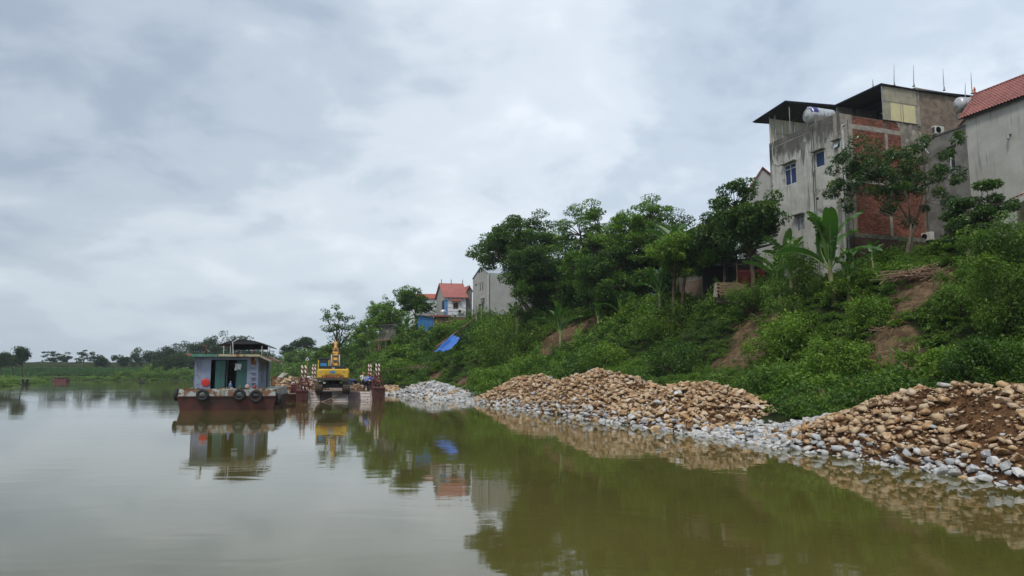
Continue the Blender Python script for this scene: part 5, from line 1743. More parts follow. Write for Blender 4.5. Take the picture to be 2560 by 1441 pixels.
# ---- corner of a small house with fibre cement roof, right edge
sp_ = at(2548, 500, 36.0)
H4 = thing('shed', 'corner of a low shed with a wavy fibre cement roof under the big blank wall', 'shed', (sp_.x, sp_.y, 9.5))
q = MB(); corrugated(q, Vector((-.55, -.3, sp_.z - 9.5 - .05)), -fD * 3.4 + Vector((0, 0, .55)), gD * 1.6 + Vector((0, 0, .95)), 16, .03); q.build('roof', ASB, H4)
q = MB(); q.box((.9, -.9, (sp_.z - 9.5) / 2 - .3), (2.2, 2.4, sp_.z - 9.5 + .3), (0, 0, -.33)); q.build('wall', surf('cream_wall', (.50, .42, .28), (.40, .33, .22), 2, .9), H4)
q = MB(); a_ = Vector((-.6, -.3, sp_.z - 9.5)); q.tube([a_, a_ - fD * 3.4 + Vector((0, 0, .6))], .03, 5); q.build('roof_edge', surf('red_edge', (.3, .06, .05)), H4)

# ---- gable of a house beyond the facade, left
g0 = at(1905, 421, 63)
H5 = thing('house', 'light grey gable with a dark red roof edge beyond the grey facade', 'house', (g0.x, g0.y, 9))
zl = at(1868, 488, 63); zr_ = at(1965, 470, 63)
q = MB(); q.prism([(zl.x - g0.x, 0, 0), (zr_.x - g0.x, 0, 0), (zr_.x - g0.x, 0, zr_.z - 9), (0, 0, g0.z - 9), (zl.x - g0.x, 0, zl.z - 9)], (1.0, 6, 0)); q.build('gable_wall', GREYW, H5)
q = MB(); q.prism([(zl.x - g0.x - .15, -.15, zl.z - 9 - .1), (0, -.15, g0.z - 9), (0, -.15, g0.z - 9 + .12), (zl.x - g0.x - .15, -.15, zl.z - 9 + .02)], (1.0, 6.2, 0))
q.prism([(.001, -.15, g0.z - 9), (zr_.x - g0.x, -.15, zr_.z - 9), (zr_.x - g0.x, -.15, zr_.z - 9 + .12), (.001, -.15, g0.z - 9 + .12)], (1.0, 6.2, 0)); q.build('roof', surf('dark_red_roof', (.26, .05, .05), (.2, .04, .04)), H5)

# ---- brick shed under the mango trees
s0 = at(1796, 728, 56); s1 = at(1700, 735, 62)
dS = Vector((s1.x - s0.x, s1.y - s0.y, 0)).normalized(); nS = Vector((-dS.y, dS.x, 0)); nS = nS if nS.y < 0 else -nS
if nS.x > 0: nS = -nS
H6 = thing('brick_shed', 'low shed with a plastered upper and brick lower wall under the mango trees', 'shed', (s0.x, s0.y, 7.0))
WS = Wall(H6, s0, dS, nS)
zt, zm, zb_ = WS.px(1780, 650)[1], WS.px(1780, 692)[1], 7.0
wa, wb_ = WS.rect((1723, 690), (1737, 668)), WS.rect((1764, 681), (1777, 665))
LS = WS.px(1690, 700)[0]
q = MB(); WS.panel(q, 0, LS, zm, zt, [wa, wb_], .2); q.build('plaster_wall', surf('shed_plaster', (.30, .27, .22), (.18, .16, .13), 2, .9, streak=(.10, .085, .07)), H6)
q = MB(); WS.panel(q, 0, LS, zb_, zm - .004, [], .2); q.build('brick_wall', MORTAR, H6)
bricks(WS, 0, LS, zb_ + .6, zm - .02, [], 'bricks', bl=.3, bh=.1, seed=9, mat=surf('pale_brick', (.26, .19, .14), (.17, .12, .09), 3, .95, world=True))
for h in (wa, wb_): WS.window(h, WOOD, BLACK, 0, False, depth=.15)
q = MB(); WS.slab(q, -.25, 6.5, .003, zt, -.25, .04); q.build('pier', BEAM, H6)
q = MB(); WS2 = Wall(H6, s0 - dS * .25, -nS, dS * -1); WS2.panel(q, 0, 4, zb_, zt, [], .2); q.build('side_wall', CONCD, H6)
q = MB(); q.prism([WS.p(-3.6, zt - .05, .5), WS.p(LS + .5, zt - .05, .5), WS.p(LS + .5, zt + .02, .5), WS.p(-3.6, zt + .02, .5)], -nS * 4 + Vector((0, 0, .9))); q.build('roof', DARKM, H6)
q = MB(); q.box(WS.p(1.2, WS.px(1766, 690)[1], .2), (.35, .3, .25)); q.box(WS.p(1.0, WS.px(1766, 702)[1], .15), (.3, .25, .2)); q.build('shelf_box', RUSTBAR, H6)

# ---- open lean-to, red wall and yellow block wall right of the shed
r0 = at(1852, 700, 52)
H7 = thing('lean_to', 'lean-to with a faded red wall and a dark opening beside the brick shed', 'shed', (r0.x, r0.y, 7.5))
q = MB(); q.box((.75, 0, 1.15), (2.0, .12, 2.9)); q.build('red_wall', REDP, H7)
q = MB(); q.box((2.7, .02, .9), (1.9, .14, 2.2)); q.build('pale_wall', surf('pale_patch_wall', (.30, .27, .18), (.2, .18, .12), 2, .9), H7)
q = MB(); q.bar((-.3, -.15, 0), (-.32, -.15, 3.1), .09); q.build('post', DRYWOOD, H7)
q = MB(); q.prism([(-1.5, .6, 3.0), (4.2, .6, 2.75), (4.2, .6, 2.82), (-1.5, .6, 3.07)], (0, 3.2, .6)); q.build('roof', DARKM, H7)
q = MB(); q.box((-.95, 3.4, 1.6), (1.9, .1, 3.4)); q.build('back_wall', BLACK, H7)
q = MB(); q.bar((-.4, -.5, 2.9), (3.9, -.5, 3.2), .05); q.bar((-.4, -.52, 2.35), (2.2, -.5, 2.55), .04); q.build('poles', DRYWOOD, H7)
y0 = at(1827, 738, 49)
H8 = thing('block_wall', 'short low wall of yellowish blocks below the red wall', 'wall', (y0.x, y0.y, 7.4), .12)
hh = at(1827, 706, 49).z - 7.4
bm_ = MB(); bm_.box((0, 0, 0), (.30, .3, .095)); bme = bm_.mesh('block', YBRICK)
nr = int(min(hh, 1.0) / .115)
for i in range(nr):
    for j in range(6 - (i == 0)):
        link('block', bme, H8, (-.85 + .325 * j + .15 * (i % 2), rnd.uniform(-.03, .02), hh - .09 - .115 * i), (0, rnd.uniform(-.03, .03), rnd.uniform(-.06, .06)))
q = MB(); q.box((0.0, .2, hh / 2 - .05), (1.9, .12, hh)); q.build('wall_core', MORTAR, H8)
q = MB(); q.box((-1.02, .1, hh - .55), (.22, .22, 1.0), (0, .12, 0), taper=.8); q.build('broken_pillar', surf('pink_concrete', (.33, .27, .23), (.24, .2, .17)), H8)


# ---- white house and tall grey house, 105-115 m away ----------------------------------------------
def simple_house(name, label, P, root_z, cat='house'): return thing(name, label, cat, (P.x, P.y, root_z))


# tall grey house: gable end facing the river-left, long blank side facing us
YG = 104.0
cg = at(1222, 790, YG)            # the vertical corner between gable face and long side
HG = simple_house('house', 'tall narrow light grey house with a gable end and blank side behind the big tree', cg, 8.5)
dg_l = Vector((-.36, .93, 0)).normalized()     # gable face runs away to the left
dg_r = Vector((.93, .36, 0)).normalized()
WG = Wall(HG, cg, dg_l, -dg_r); WGr = Wall(HG, cg, dg_r, -dg_l)
LG = WG.px(1182, 740)[0]; ze = WG.px(1222, 685)[1]; apx = WG.px(1213, 664); zle = WG.px(1184, 698)[1]
gw = [WG.rect((1198, 730), (1202, 707)), WG.rect((1204, 728), (1208, 705)), WG.rect((1196, 780), (1209, 758)), WG.rect((1188, 717), (1192, 710)), WG.rect((1197, 683), (1200, 674)), WG.rect((1203, 681), (1206, 671))]
zlow = min(ze, zle) - .05
q = MB(); WG.panel(q, 0, LG, 8, zlow, [h for h in gw[:4]], .2)
q.prism([WG.p(0, zlow + .003), WG.p(LG, zlow + .003), WG.p(LG, zle), WG.p(LG * .48, apx[1]), WG.p(0, ze)], dg_r * .2); q.build('gable_wall', GREYW, HG)
for h, nm in zip(gw, ('', '', 'dark lower window', 'small square vent window', '', '')):
    if h in gw[:4]: WG.window(h, WFRAME if nm == '' else CONCD, GLASS, 0, False, depth=.1, label=nm or None)
    else:
        q = MB(); WG.slab(q, *h, .004, .04); q.build('louvre', BLACK, HG)
q = MB(); WGr.panel(q, 0.0, 13, 8, ze, [], .2); q.build('long_wall', GREYW, HG)
q = MB(); a_, b_ = WG.p(0, ze, .12), WG.p(LG * .48, apx[1], .12); q.prism([a_, b_, b_ + Vector((0, 0, .12)), a_ + Vector((0, 0, .12))], dg_r * 13.2)
c_ = WG.p(LG, zle, .12); q.prism([b_, c_, c_ + Vector((0, 0, .12)), b_ + Vector((0, 0, .12))], dg_r * 13.2); q.build('roof', surf('pale_blue_grey_roof', (.36, .40, .44), (.30, .33, .36), 1, .6), HG)
for (u, v, lab) in ((1209, 755, 'air conditioner unit high on the gable of the tall grey house'), (1208, 789, 'air conditioner unit at the foot of the tall grey house')):
    l, z = WG.px(u, v); pA = WG.p(l, z, .01) + Vector(HG.location); hang_ac(lab, tuple(pA), dg_l, -dg_r, 1.15)
q = MB(); q.tube([WG.p(.05, 8, .08), WG.p(.05, ze, .08)], .08, 6); q.build('drain_pipe', WFRAME, HG)

# white house with red roof
YW = 112.0
cw = at(1112, 790, YW)
HW = simple_house('house', 'white painted house with a pinkish red roof and one barred window', cw, 8.5)
dw_r = Vector((.985, .17, 0)).normalized(); dw_l = Vector((-.42, .91, 0)).normalized()
WW = Wall(HW, cw, dw_r, Vector((.17, -.985, 0))); WWl = Wall(HW, cw, dw_l, Vector((-.91, -.42, 0)))
LW = WW.px(1165, 760)[0]; zew = WW.px(1113, 742)[1]; LWl = WWl.px(1091, 760)[0]
hw = WW.rect((1133, 773), (1146, 757))
vents = [WW.rect((1121 + 11 * i, 746.5), (1124 + 11 * i, 742.8)) for i in range(4)]
q = MB(); WW.panel(q, 0, LW, 8, zew, [hw] + vents, .2); q.build('front_wall', WHITEW, HW)
w_ = WW.window(hw, WOOD, BLACK, 1, False, bars=5, fw=.12, label='window with dark red bars')
q = MB(); WW.slab(q, hw[0] - .35, hw[3] + .15, hw[2] + .35, hw[3] + .45, 0.003, .5); q.build('window_canopy', ORTILE, HW)
for h in vents: q = MB(); WW.slab(q, *h, -.15, -.1); q.build('vent', BLACK, HW)
q = MB()
for i in range(5): z_ = WW.px(1140, 751 + 9.5 * i)[1]; WW.slab(q, .02, z_, LW, z_ + .05, .002, .012)
q.build('grooves', CONCD, HW)
hb = WWl.rect((1106, 773), (1111.3, 751))
apw = WWl.px(1101, 711)
q = MB(); q.prism([WWl.p(0, 8), WWl.p(LWl, 8), WWl.p(LWl, zew), WWl.p(LWl * .5, apw[1]), WWl.p(0, zew)], Vector((.91, .42, 0)) * .2); q.build('gable_wall', GREYW, HW)
q = MB(); WWl.slab(q, hb[0], hb[1], hb[2], hb[3], .004, .08); q.build('blue_shutter', BLUEW, HW)
q = MB(); WW.slab(q, -.02, 8.2, .42, WW.px(1114, 750)[1], .003, .06); q.build('blue_tile_strip', BLUEP, HW)
# roof in stepped courses
e0 = WWl.p(-.1, zew - .1) + Vector((.17, -.985, 0)) * .35 - dw_r * .3; rd = WWl.p(LWl * .5, apw[1] + .1) - dw_r * .3
Lr = LW + .6; nc = 13
q = MB()
for i in range(nc):
    a_ = e0.lerp(rd, i / nc); b_ = e0.lerp(rd, (i + 1) / nc)
    q.prism([a_ + Vector((0, 0, .07)), b_ + Vector((0, 0, .0)), b_ - Vector((0, 0, .08)), a_ - Vector((0, 0, .08))], dw_r * Lr)
q.build('roof', PINKT, HW)
e1 = WWl.p(LWl + .2, zew - .1) - dw_r * .3
q = MB(); q.prism([rd + Vector((0, 0, .05)), e1 + Vector((0, 0, .05)), e1 - Vector((0, 0, .05)), rd - Vector((0, 0, .05))], dw_r * Lr); q.build('rear_roof', PINKT, HW)
q = MB()
for k in (0.1, .5, .97): q.lathe([(.09, 0), (.04, .25), (.07, .4), (.01, .8)], 6, c=rd + dw_r * Lr * k)
q.build('ridge_ornaments', WOOD, HW)
hang_ac('small air conditioner unit at the right corner of the white house', tuple(WW.p(LW - .9, WW.px(1160, 785)[1], .01) + Vector(HW.location)), dw_r, Vector((.17, -.985, 0)), 1.1)
# narrow raw concrete house with its own gable, between white and grey house
cr = at(1166, 790, 113)
HR = simple_house('house', 'narrow raw concrete gable squeezed between the white and the tall grey house', cr, 8.5)
dr_ = Vector((.95, .31, 0)).normalized(); WRr = Wall(HR, cr, dr_, Vector((.31, -.95, 0)))
lr_ = WRr.px(1180, 760)[0]; za_, zb2_ = WRr.px(1166, 730)[1], WRr.px(1172, 716)[1]
q = MB(); q.prism([WRr.p(0, 8), WRr.p(lr_, 8), WRr.p(lr_, za_ + .2), WRr.p(lr_ * .45, zb2_), WRr.p(0, za_)], Vector((-.31, .95, 0)) * 9); q.build('walls', CONCD, HR)
q = MB(); a_, b_, c_ = WRr.p(-.12, za_ - .15, .2), WRr.p(lr_ * .45, zb2_ + .05, .2), WRr.p(lr_ + .1, za_, .2)
q.prism([a_, b_, b_ + Vector((0, 0, .12)), a_ + Vector((0, 0, .12))], Vector((-.31, .95, 0)) * 9.5); q.prism([b_, c_, c_ + Vector((0, 0, .12)), b_ + Vector((0, 0, .12))], Vector((-.31, .95, 0)) * 9.5)
for i in range(3): z_ = za_ - 2.2 * (i + .6); WRr.slab(q, 0, z_, lr_, z_ + .12, .003, .03)
q.build('roof', ORTILE, HR)
# orange roof behind, left
co = at(1090, 790, 128)
HO = simple_house('house', 'house behind the trees with a flat looking orange red roof', co, 8.5)
zo1, zo0 = at(1090, 732, 128).z - 8.5, at(1090, 747, 128).z - 8.5
q = MB(); q.box((-2.0, 2, zo0 / 2), (5.6, 4, zo0)); q.build('walls', WHITEW, HO)
nc = 6; q = MB()
for i in range(nc):
    a_, b_ = Vector((-5.2, -.3 + 2.4 * i / nc, zo0 + (zo1 - zo0) * i / nc)), Vector((-5.2, -.3 + 2.4 * (i + 1) / nc, zo0 + (zo1 - zo0) * (i + 1) / nc))
    q.prism([a_ + Vector((0, 0, .06)), b_, b_ - Vector((0, 0, .08)), a_ - Vector((0, 0, .08))], (6.5, 0, 0))
q.build('roof', ORTILE, HO)

# blue roofed shed, yard wall, tank
cb = at(1082, 812, 106)
HB = thing('blue_shed', 'shed with bright blue sheet wall under a dull sloping roof below the white house', 'shed', (cb.x, cb.y, 8.2))
zt_ = at(1082, 797, 106).z - 8.2
nb = 8
q0 = MB(); corrugated(q0, Vector((0, 0, 0)), Vector((.55, .04, 0)), Vector((0, 0, zt_ + .3)), 3, .02); bmesh_ = q0.mesh('wall_sheet', surf('blue_sheet', (.05, .22, .50), (.04, .16, .38), 2, .5, streak=(.03, .08, .15)))
for i in range(nb): link('wall_sheet', bmesh_, HB, (-2.2 + .56 * i, 0, 0), None, (1, 1, 1.12 - .045 * i))
q = MB(); q.prism([(-2.6, -.4, zt_ + .55), (2.9, -.4, zt_ - .05), (2.9, -.4, zt_ + .02), (-2.6, -.4, zt_ + .62)], (.4, 3.5, .5)); q.build('roof', TIN, HB)
cy = at(1150, 800, 100)
HY = thing('yard_wall', 'dull brick retaining wall below the white and grey houses', 'wall', (cy.x, cy.y, 7.4))
zt_ = at(1150, 793, 100).z - 7.4
q = MB(); q.box((.6, 0, zt_ / 2), (8.5, .3, zt_)); q.build('masonry', MORTAR, HY)
WY = Wall(HY, Vector((cy.x - 3.6, cy.y - .152, 0)), Vector((1, 0, 0)), Vector((0, -1, 0)))
bricks(WY, 0, 8.4, 7.6, 7.4 + zt_ - .02, [], 'bricks', bl=.42, bh=.15, seed=12, mat=surf('brown_brick', (.19, .11, .075), (.12, .08, .06), 2, .95, world=True))
q = MB(); q.box((-2.8, -.1, zt_ + .12), (3.0, .8, .2)); q.build('red_slab', surf('red_slab', (.28, .09, .06)), HY)
ct = at(1108, 796, 102)
TT = thing('water_tank', 'small upright white water tank on a stand at the corner of the white house', 'water tank', (ct.x, ct.y, ct.z - .3))
q = MB(); q.lathe([(.42, 0), (.46, .05), (.44, .4), (.46, .45), (.44, .8), (.46, .85), (.42, 1.1), (.2, 1.22)], 16, c=(0, 0, .3)); q.build('barrel', STEEL, TT, smooth=True)
q = MB(); [q.bar((x, y, -2), (x, y, .3), .06) for x in (-.3, .3) for y in (-.3, .3)]; q.build('stand', GALV, TT)

# concrete utility posts and the diagonal pipe, the cable
for (u, vb, vt, Y_, w_, lab) in ((1190, 815, 759, 92, .22, 'square concrete post in front of the tall grey house, left one'), (1203, 812, 762, 94, .17, 'thinner concrete post in front of the tall grey house, right one')):
    a_ = at(u, vb, Y_); t = thing('concrete_post', lab, 'post', (a_.x, a_.y, a_.z - .5))
    h_ = at(u, vt, Y_).z - a_.z + .5
    q = MB(); q.box((0, 0, h_ / 2), (w_, w_, h_), taper=.75); q.build('post', BEAM, t)
    if w_ < .2:
        q = MB(); q.bar((-.45, 0, h_ - .35), (.45, 0, h_ - .35), .05)
        for x in (-.4, -.15, .15, .4): q.lathe([(.03, 0), (.05, .05), (.02, .12)], 6, c=(x, 0, h_ - .32))
        q.build('crossarm', GALV, t)
pa_, pb_ = at(1188, 795, 92), at(1090, 868, 92 - 7)
t = thing('pipe', 'long brown pipe sloping down the bank beside the blue tarpaulin', 'pipe', tuple(pa_))
q = MB(); q.tube([(0, 0, 0), (pb_ - pa_) * .5 + Vector((0, 0, -.08)), pb_ - pa_], .11, 8); q.build('pipe_run', surf('brown_pipe', (.22, .12, .08), (.14, .08, .05), 3, .7), t)
q = MB(); q.box((pb_ - pa_) * .4 + Vector((0, 0, -.5)), (.15, .15, .8)); q.build('prop', DRYWOOD, t)
ca, cb_ = at(1203, 764, 94), at(1330, 770, 86)
t = thing('cable', 'black cable sagging in front of the tall grey house', 'cable', tuple(ca))
q = MB(); q.tube([(cb_ - ca) * k - Vector((0, 0, 1.1 * math.sin(k * math.pi))) for k in np.linspace(0, 1, 12)], .03, 4); q.build('wire', BLACK, t)

# blue tarpaulin lying on the bank
cs = [at(1132, 844, 84), at(1151, 852, 83.0), at(1122, 884, 78.5), at(1084, 888, 78.0)]
c0 = cs[0]
t = thing('tarpaulin', 'bright blue tarpaulin stretched down the green bank', 'tarpaulin', tuple(c0))
q = MB(); n_ = 14; vs = []
for i in range(n_ + 1):
    for j in range(n_ + 1):
        a_, b_ = i / n_, j / n_
        p_ = cs[0].lerp(cs[1], a_).lerp(cs[3].lerp(cs[2], a_), b_)
        sag = -.35 * math.sin(math.pi * a_) * math.sin(math.pi * b_) + .09 * math.sin(a_ * 9 + b_ * 5) * b_ + .05 * math.sin(b_ * 14) + .05 * math.sin(a_ * 17 + 1)
        vs.append(p_ - c0 + Vector((0, 0, sag + .3)))
q.add(vs, [(i * (n_ + 1) + j, (i + 1) * (n_ + 1) + j, (i + 1) * (n_ + 1) + j + 1, i * (n_ + 1) + j + 1) for i in range(n_) for j in range(n_)])
o = q.build('sheet', surf('blue_plastic', (.035, .16, .55), (.03, .13, .46), 1.5, .45, bump=.3, bscale=3), t, smooth=True)
sd = o.modifiers.new('thickness', 'SOLIDIFY'); sd.thickness = .02
q = MB(); q.tube([cs[0] - c0 + Vector((-.1, 0, .35)), cs[3] - c0 + Vector((-.1, 0, .35))], .05, 5); q.build('edge_pole', RUSTBAR, t)

# grey tin hut on the crest
ch_ = at(965, 848, 110)
t = thing('tin_hut', 'small hut of weathered grey sheets on posts at the crest', 'hut', (ch_.x, ch_.y, ch_.z))
hh = at(965, 812, 110).z - ch_.z
sheetm = MB(); corrugated(sheetm, Vector((0, 0, 0)), Vector((.62, 0, 0)), Vector((0, 0, hh * .92)), 3, .02); sme = sheetm.mesh('wall_sheet', TIN)
for i in range(4): link('wall_sheet', sme, t, (-1.1 + .64 * i, 0, 0), (0, rnd.uniform(-.03, .03), 0))
for i in range(3): link('wall_sheet', sme, t, (1.46, .03 + .64 * i, 0), (0, 0, math.pi / 2))
q = MB(); q.prism([(-1.4, -.4, hh * .9), (1.8, -.4, hh * 1.0), (1.8, -.4, hh * 1.0 + .06), (-1.4, -.4, hh * .9 + .06)], (0, 2.8, .3)); q.build('roof', TIN, t)
q = MB(); [q.bar((x, y, -1.6), (x, y, .1), .1) for x in (-1.1, 0, 1.4) for y in (0, 1.8)]; q.bar((-1.5, -.2, -.1), (1.9, -.2, .05), .1); q.bar((-1.5, -.5, -.3), (1.9, -.4, -.05), .08); q.build('stilts', DRYWOOD, t)
# ------------------------------------------------------------------ houseboat
LAV = surf('lavender_paint', (.245, .285, .40), (.175, .215, .30), 1.4, .6, bump=.08, streak=(.12, .075, .05), streak_amt=.95, spots=(.14, .075, .045), spot_scale=2.8, spot_lo=.60, spot_hi=.65)
REDH = surf('red_lead_hull', (.125, .042, .033), (.06, .028, .024), 1.0, .7, bump=.25, streak=(.04, .03, .025), streak_amt=.7, spots=(.05, .035, .03), spot_scale=1.1, spot_lo=.55, spot_hi=.66)
WRUST = surf('white_paint_rusting', (.40, .43, .40), (.28, .33, .33), 1.1, .6, bump=.2, spots=(.17, .08, .038), spot_scale=2.0, spot_lo=.50, spot_hi=.56, streak=(.12, .08, .05), streak_amt=.7)
RUSTY = surf('rust_with_paint', (.24, .10, .04), (.14, .06, .03), 2.2, .85, bump=.4, spots=(.42, .40, .28), spot_scale=2.1, spot_lo=.53, spot_hi=.57)
TEAL = surf('teal_door', (.035, .13, .115), (.028, .09, .085), 1.5, .55, bump=.08, spots=(.04, .05, .05), spot_scale=2, spot_lo=.65, spot_hi=.7)
TEALR = surf('teal_fascia', (.10, .26, .20), (.07, .18, .15), 1.8, .6, bump=.15, spots=(.24, .11, .05), spot_scale=1.6, spot_lo=.58, spot_hi=.62)
TYRE = surf('tyre_rubber', (.018, .018, .019), (.03, .03, .03), 4, .8, bump=.2)
ROPE = surf('rope', (.20, .17, .09), (.12, .10, .06), 8, .9, bump=.3)
DECKM = surf('rusted_deck', (.19, .13, .10), (.12, .085, .07), 1.5, .9, bump=.35, spots=(.28, .22, .18), spot_scale=1.1)
REDST = surf('dark_red_steel', (.16, .035, .032), (.085, .025, .024), 2.2, .65, bump=.25, spots=(.30, .17, .14), spot_scale=3.2, spot_lo=.62, spot_hi=.68)


def ang(a): return Vector((math.cos(a), math.sin(a), 0)), Vector((math.sin(a), -math.cos(a), 0))   # along, outward (towards us)


HO_ = onz(447, 1028)
dB, nB = ang(R(12))
BO = thing('houseboat', 'old houseboat with a lavender cabin, teal doors and a dark red hull hung with tyres', 'boat', (HO_.x, HO_.y, 0))
WH = Wall(BO, HO_, dB, nB)
WCB = Wall(BO, HO_ - nB * .75, dB, nB)
LHB = WH.px(686, 1000)[0]; zd = WH.px(560, 973)[1]; zr_ = WH.px(560, 992)[1]
L0 = 8.4
q = MB()
def hullsec(off, z, x0, x1, y1): return [WH.p(x0, z, off), WH.p(x1, z, off), WH.p(x1, z, -y1), WH.p(x0, z, -y1)]
secs = [hullsec(-.35, -.5, .35, LHB - .25, L0 - .8), hullsec(-.05, .0, .05, LHB - .05, L0 - .3), hullsec(.12, zr_ - .12, -.12, LHB + .1, L0), hullsec(.16, zr_, -.17, LHB + .14, L0)]
vs = [p for s_ in secs for p in s_]
fs = []
for i in range(3):
    for k in range(4): fs.append((4 * i + k, 4 * i + (k + 1) % 4, 4 * i + 4 + (k + 1) % 4, 4 * i + 4 + k))
fs += [(0, 3, 2, 1), (12, 13, 14, 15)]
q.add(vs, fs); q.build('hull', REDH, BO, bevel=.03)
q = MB()
a_, b_ = hullsec(.10, zr_ + .003, -.10, LHB + .08, L0 - .05), hullsec(.02, zd, -.04, LHB + .02, L0 - .1)
q.add(a_ + b_, [(k, (k + 1) % 4, 4 + (k + 1) % 4, 4 + k) for k in range(4)] + [(4, 5, 6, 7)]); q.build('bulwark', WRUST, BO, bevel=.02)
q = MB(); WH.slab(q, -.15, zr_ - .02, LHB + .12, zr_ + .05, .1, .2); q.build('rubbing_strake', REDH, BO)
q = MB()
for i in range(9):   # ragged rust along the top edge
    l = rnd.uniform(.0, LHB); WH.slab(q, l, zd - .02, l + rnd.uniform(.2, .7), zd + rnd.uniform(.02, .06), -.05, .045)
q.build('toe_rail', RUSTY, BO)
# cabin
c0_ = WCB.px(484, 940)[0]; c1_ = WCB.px(645, 940)[0]; zct = WCB.px(560, 892)[1]
o0, o1 = WCB.px(526.5, 940)[0], WCB.px(617, 940)[0]
zo = WCB.px(560, 900)[1]
CD = 7.0
q = MB(); WCB.panel(q, c0_, c1_, zd, zct, [(o0, zd, o1, zo)], .06, openback=True); q.build('front_wall', LAV, BO)
WCR = Wall(BO, WCB.p(c1_, 0) + Vector(BO.location) + nB * .003, -nB, dB)
sl = [(1.7 + .5 * i, zd + .35, 1.95 + .5 * i, zct - .45) for i in range(3)]
q = MB(); WCR.panel(q, 0, CD, zd, zct, sl, .06); q.build('side_wall', LAV, BO)
for h in sl:
    q = MB(); WCR.slab(q, h[0], h[1], h[2], h[3], -.055, -.04); q.build('side_shutter', TEAL, BO)
q = MB(); WCR.slab(q, 4.6, zd + .02, 5.5, zct - .35, .0, .05); q.build('side_door', TEAL, BO)
WCL = Wall(BO, WCB.p(c0_, 0) + Vector(BO.location), -nB, -dB); q = MB(); WCL.panel(q, 0, CD, zd, zct, [], .06); q.build('side_wall', LAV, BO)
WCK = Wall(BO, WCB.p(0, 0, -CD) + Vector(BO.location), dB, -nB); q = MB(); WCK.panel(q, c0_ + .01, c1_ - .01, zd, zct, [(2.2, zd + 1.0, 2.9, zct - .4)], .06); q.build('rear_wall', surf('dark_interior', (.04, .04, .045), (.025, .025, .03), 2, .8), BO)
q = MB()
for l in (WCB.px(566, 940)[0], WCB.px(590, 940)[0]): WCB.slab(q, l - .04, zd, l + .04, zo, -.25, -.12)
WCB.slab(q, o0, zd, o0 + .35, zo, -1.6, -1.5); WCB.slab(q, c0_ + .07, zd, c1_ - .07, zct - .02, -2.6, -2.5)
q.build('inner_partition', surf('inner_dark', (.045, .05, .05), (.02, .02, .022), 2, .8), BO)
for (ua, ub, lab) in ((537, 562, 'left teal door'), (591.5, 616.5, 'right teal door')):
    a_, b_ = WCB.px(ua, 940)[0], WCB.px(ub, 940)[0]
    q = MB(); WCB.slab(q, a_, zd + .03, b_, zo - .06, -.16, -.11)
    for k in (.08, .5, .92): WCB.slab(q, a_ + (b_ - a_) * k - .02, zd + .05, a_ + (b_ - a_) * k + .02, zo - .08, -.108, -.095)
    o = q.build('door', TEAL, BO); o['label'] = lab
    h_ = MB(); h_.box(WCB.p(b_ - .07, zd + .95, -.08), (.03, .03, .14), (0, 0, R(12))); h_.build('handle', RUSTY, o)
q = MB()
for v in (918, 931.5, 944, 957.5):
    z_ = WCB.px(633, v)[1]; WCB.slab(q, WCB.px(627, v)[0], z_ - .02, WCB.px(639.5, v)[0], z_ + .025, .015, .14)
q.build('ladder_rungs', GALV, BO)
q = MB(); WCB.slab(q, WCB.px(627, 900)[0], WCB.px(627, 912)[1], WCB.px(641, 900)[0], zct - .05, .002, .006); q.build('rust_patch', RUSTY, BO)
# roof: flat centre, drooping right wing, short left wing
fl, fr = WCB.px(484.5, 893)[0], WCB.px(652, 893)[0]; zr2 = WCB.px(560, 888)[1] + .02
q = MB(); th = .02
q.prism([WCB.p(fl, zct + .004, .55), WCB.p(fr, zct + .004, .55), WCB.p(fr, zr2, .55), WCB.p(fl, zr2, .55)], -nB * (CD + 1.0)); q.build('roof', RUSTY, BO)
q = MB(); WCB.slab(q, fl - .02, zct - .02, WCB.px(547, 890)[0], zr2 + .02, .552, .58); q.build('fascia', TEALR, BO)
q = MB(); WCB.slab(q, WCB.px(549, 890)[0], zct + .0, fr + .02, zr2 + .02, .552, .585); q.build('fascia', surf('yellow_fascia', (.42, .38, .24), (.34, .32, .22), 2, .6, spots=(.25, .10, .035), spot_scale=2.2, spot_lo=.5, spot_hi=.56), BO)
lt = WCB.px(459, 889)[0]; rt_ = WCB.px(697, 905)
q = MB(); q.prism([WCB.p(fl - .003, zct, .5), WCB.p(lt, zr2 + .02, -.3), WCB.p(lt, zr2 + .1, -.3), WCB.p(fl - .003, zr2, .5)], -nB * (CD - .2)); q.build('roof_wing', RUSTY, BO)
rx_ = fr + .75
q = MB(); q.prism([WCB.p(fr + .003, zct, .5), WCB.p(rx_, zct - .32, .2), WCB.p(rx_, zct - .25, .2), WCB.p(fr + .003, zr2, .5)], -nB * (CD - .4)); q.build('roof_wing', RUSTY, BO)
q = MB(); q.prism([WCB.p(fr + .01, zr2 - .02, .53), WCB.p(rx_ + .02, zct - .27, .23), WCB.p(rx_ + .02, zct - .38, .23), WCB.p(fr + .01, zct - .04, .53)], nB * .03); q.build('fascia', surf('pale_fascia', (.40, .38, .30), (.30, .27, .2), 2, .6, spots=(.2, .08, .03), spot_scale=2, spot_lo=.52, spot_hi=.58), BO)
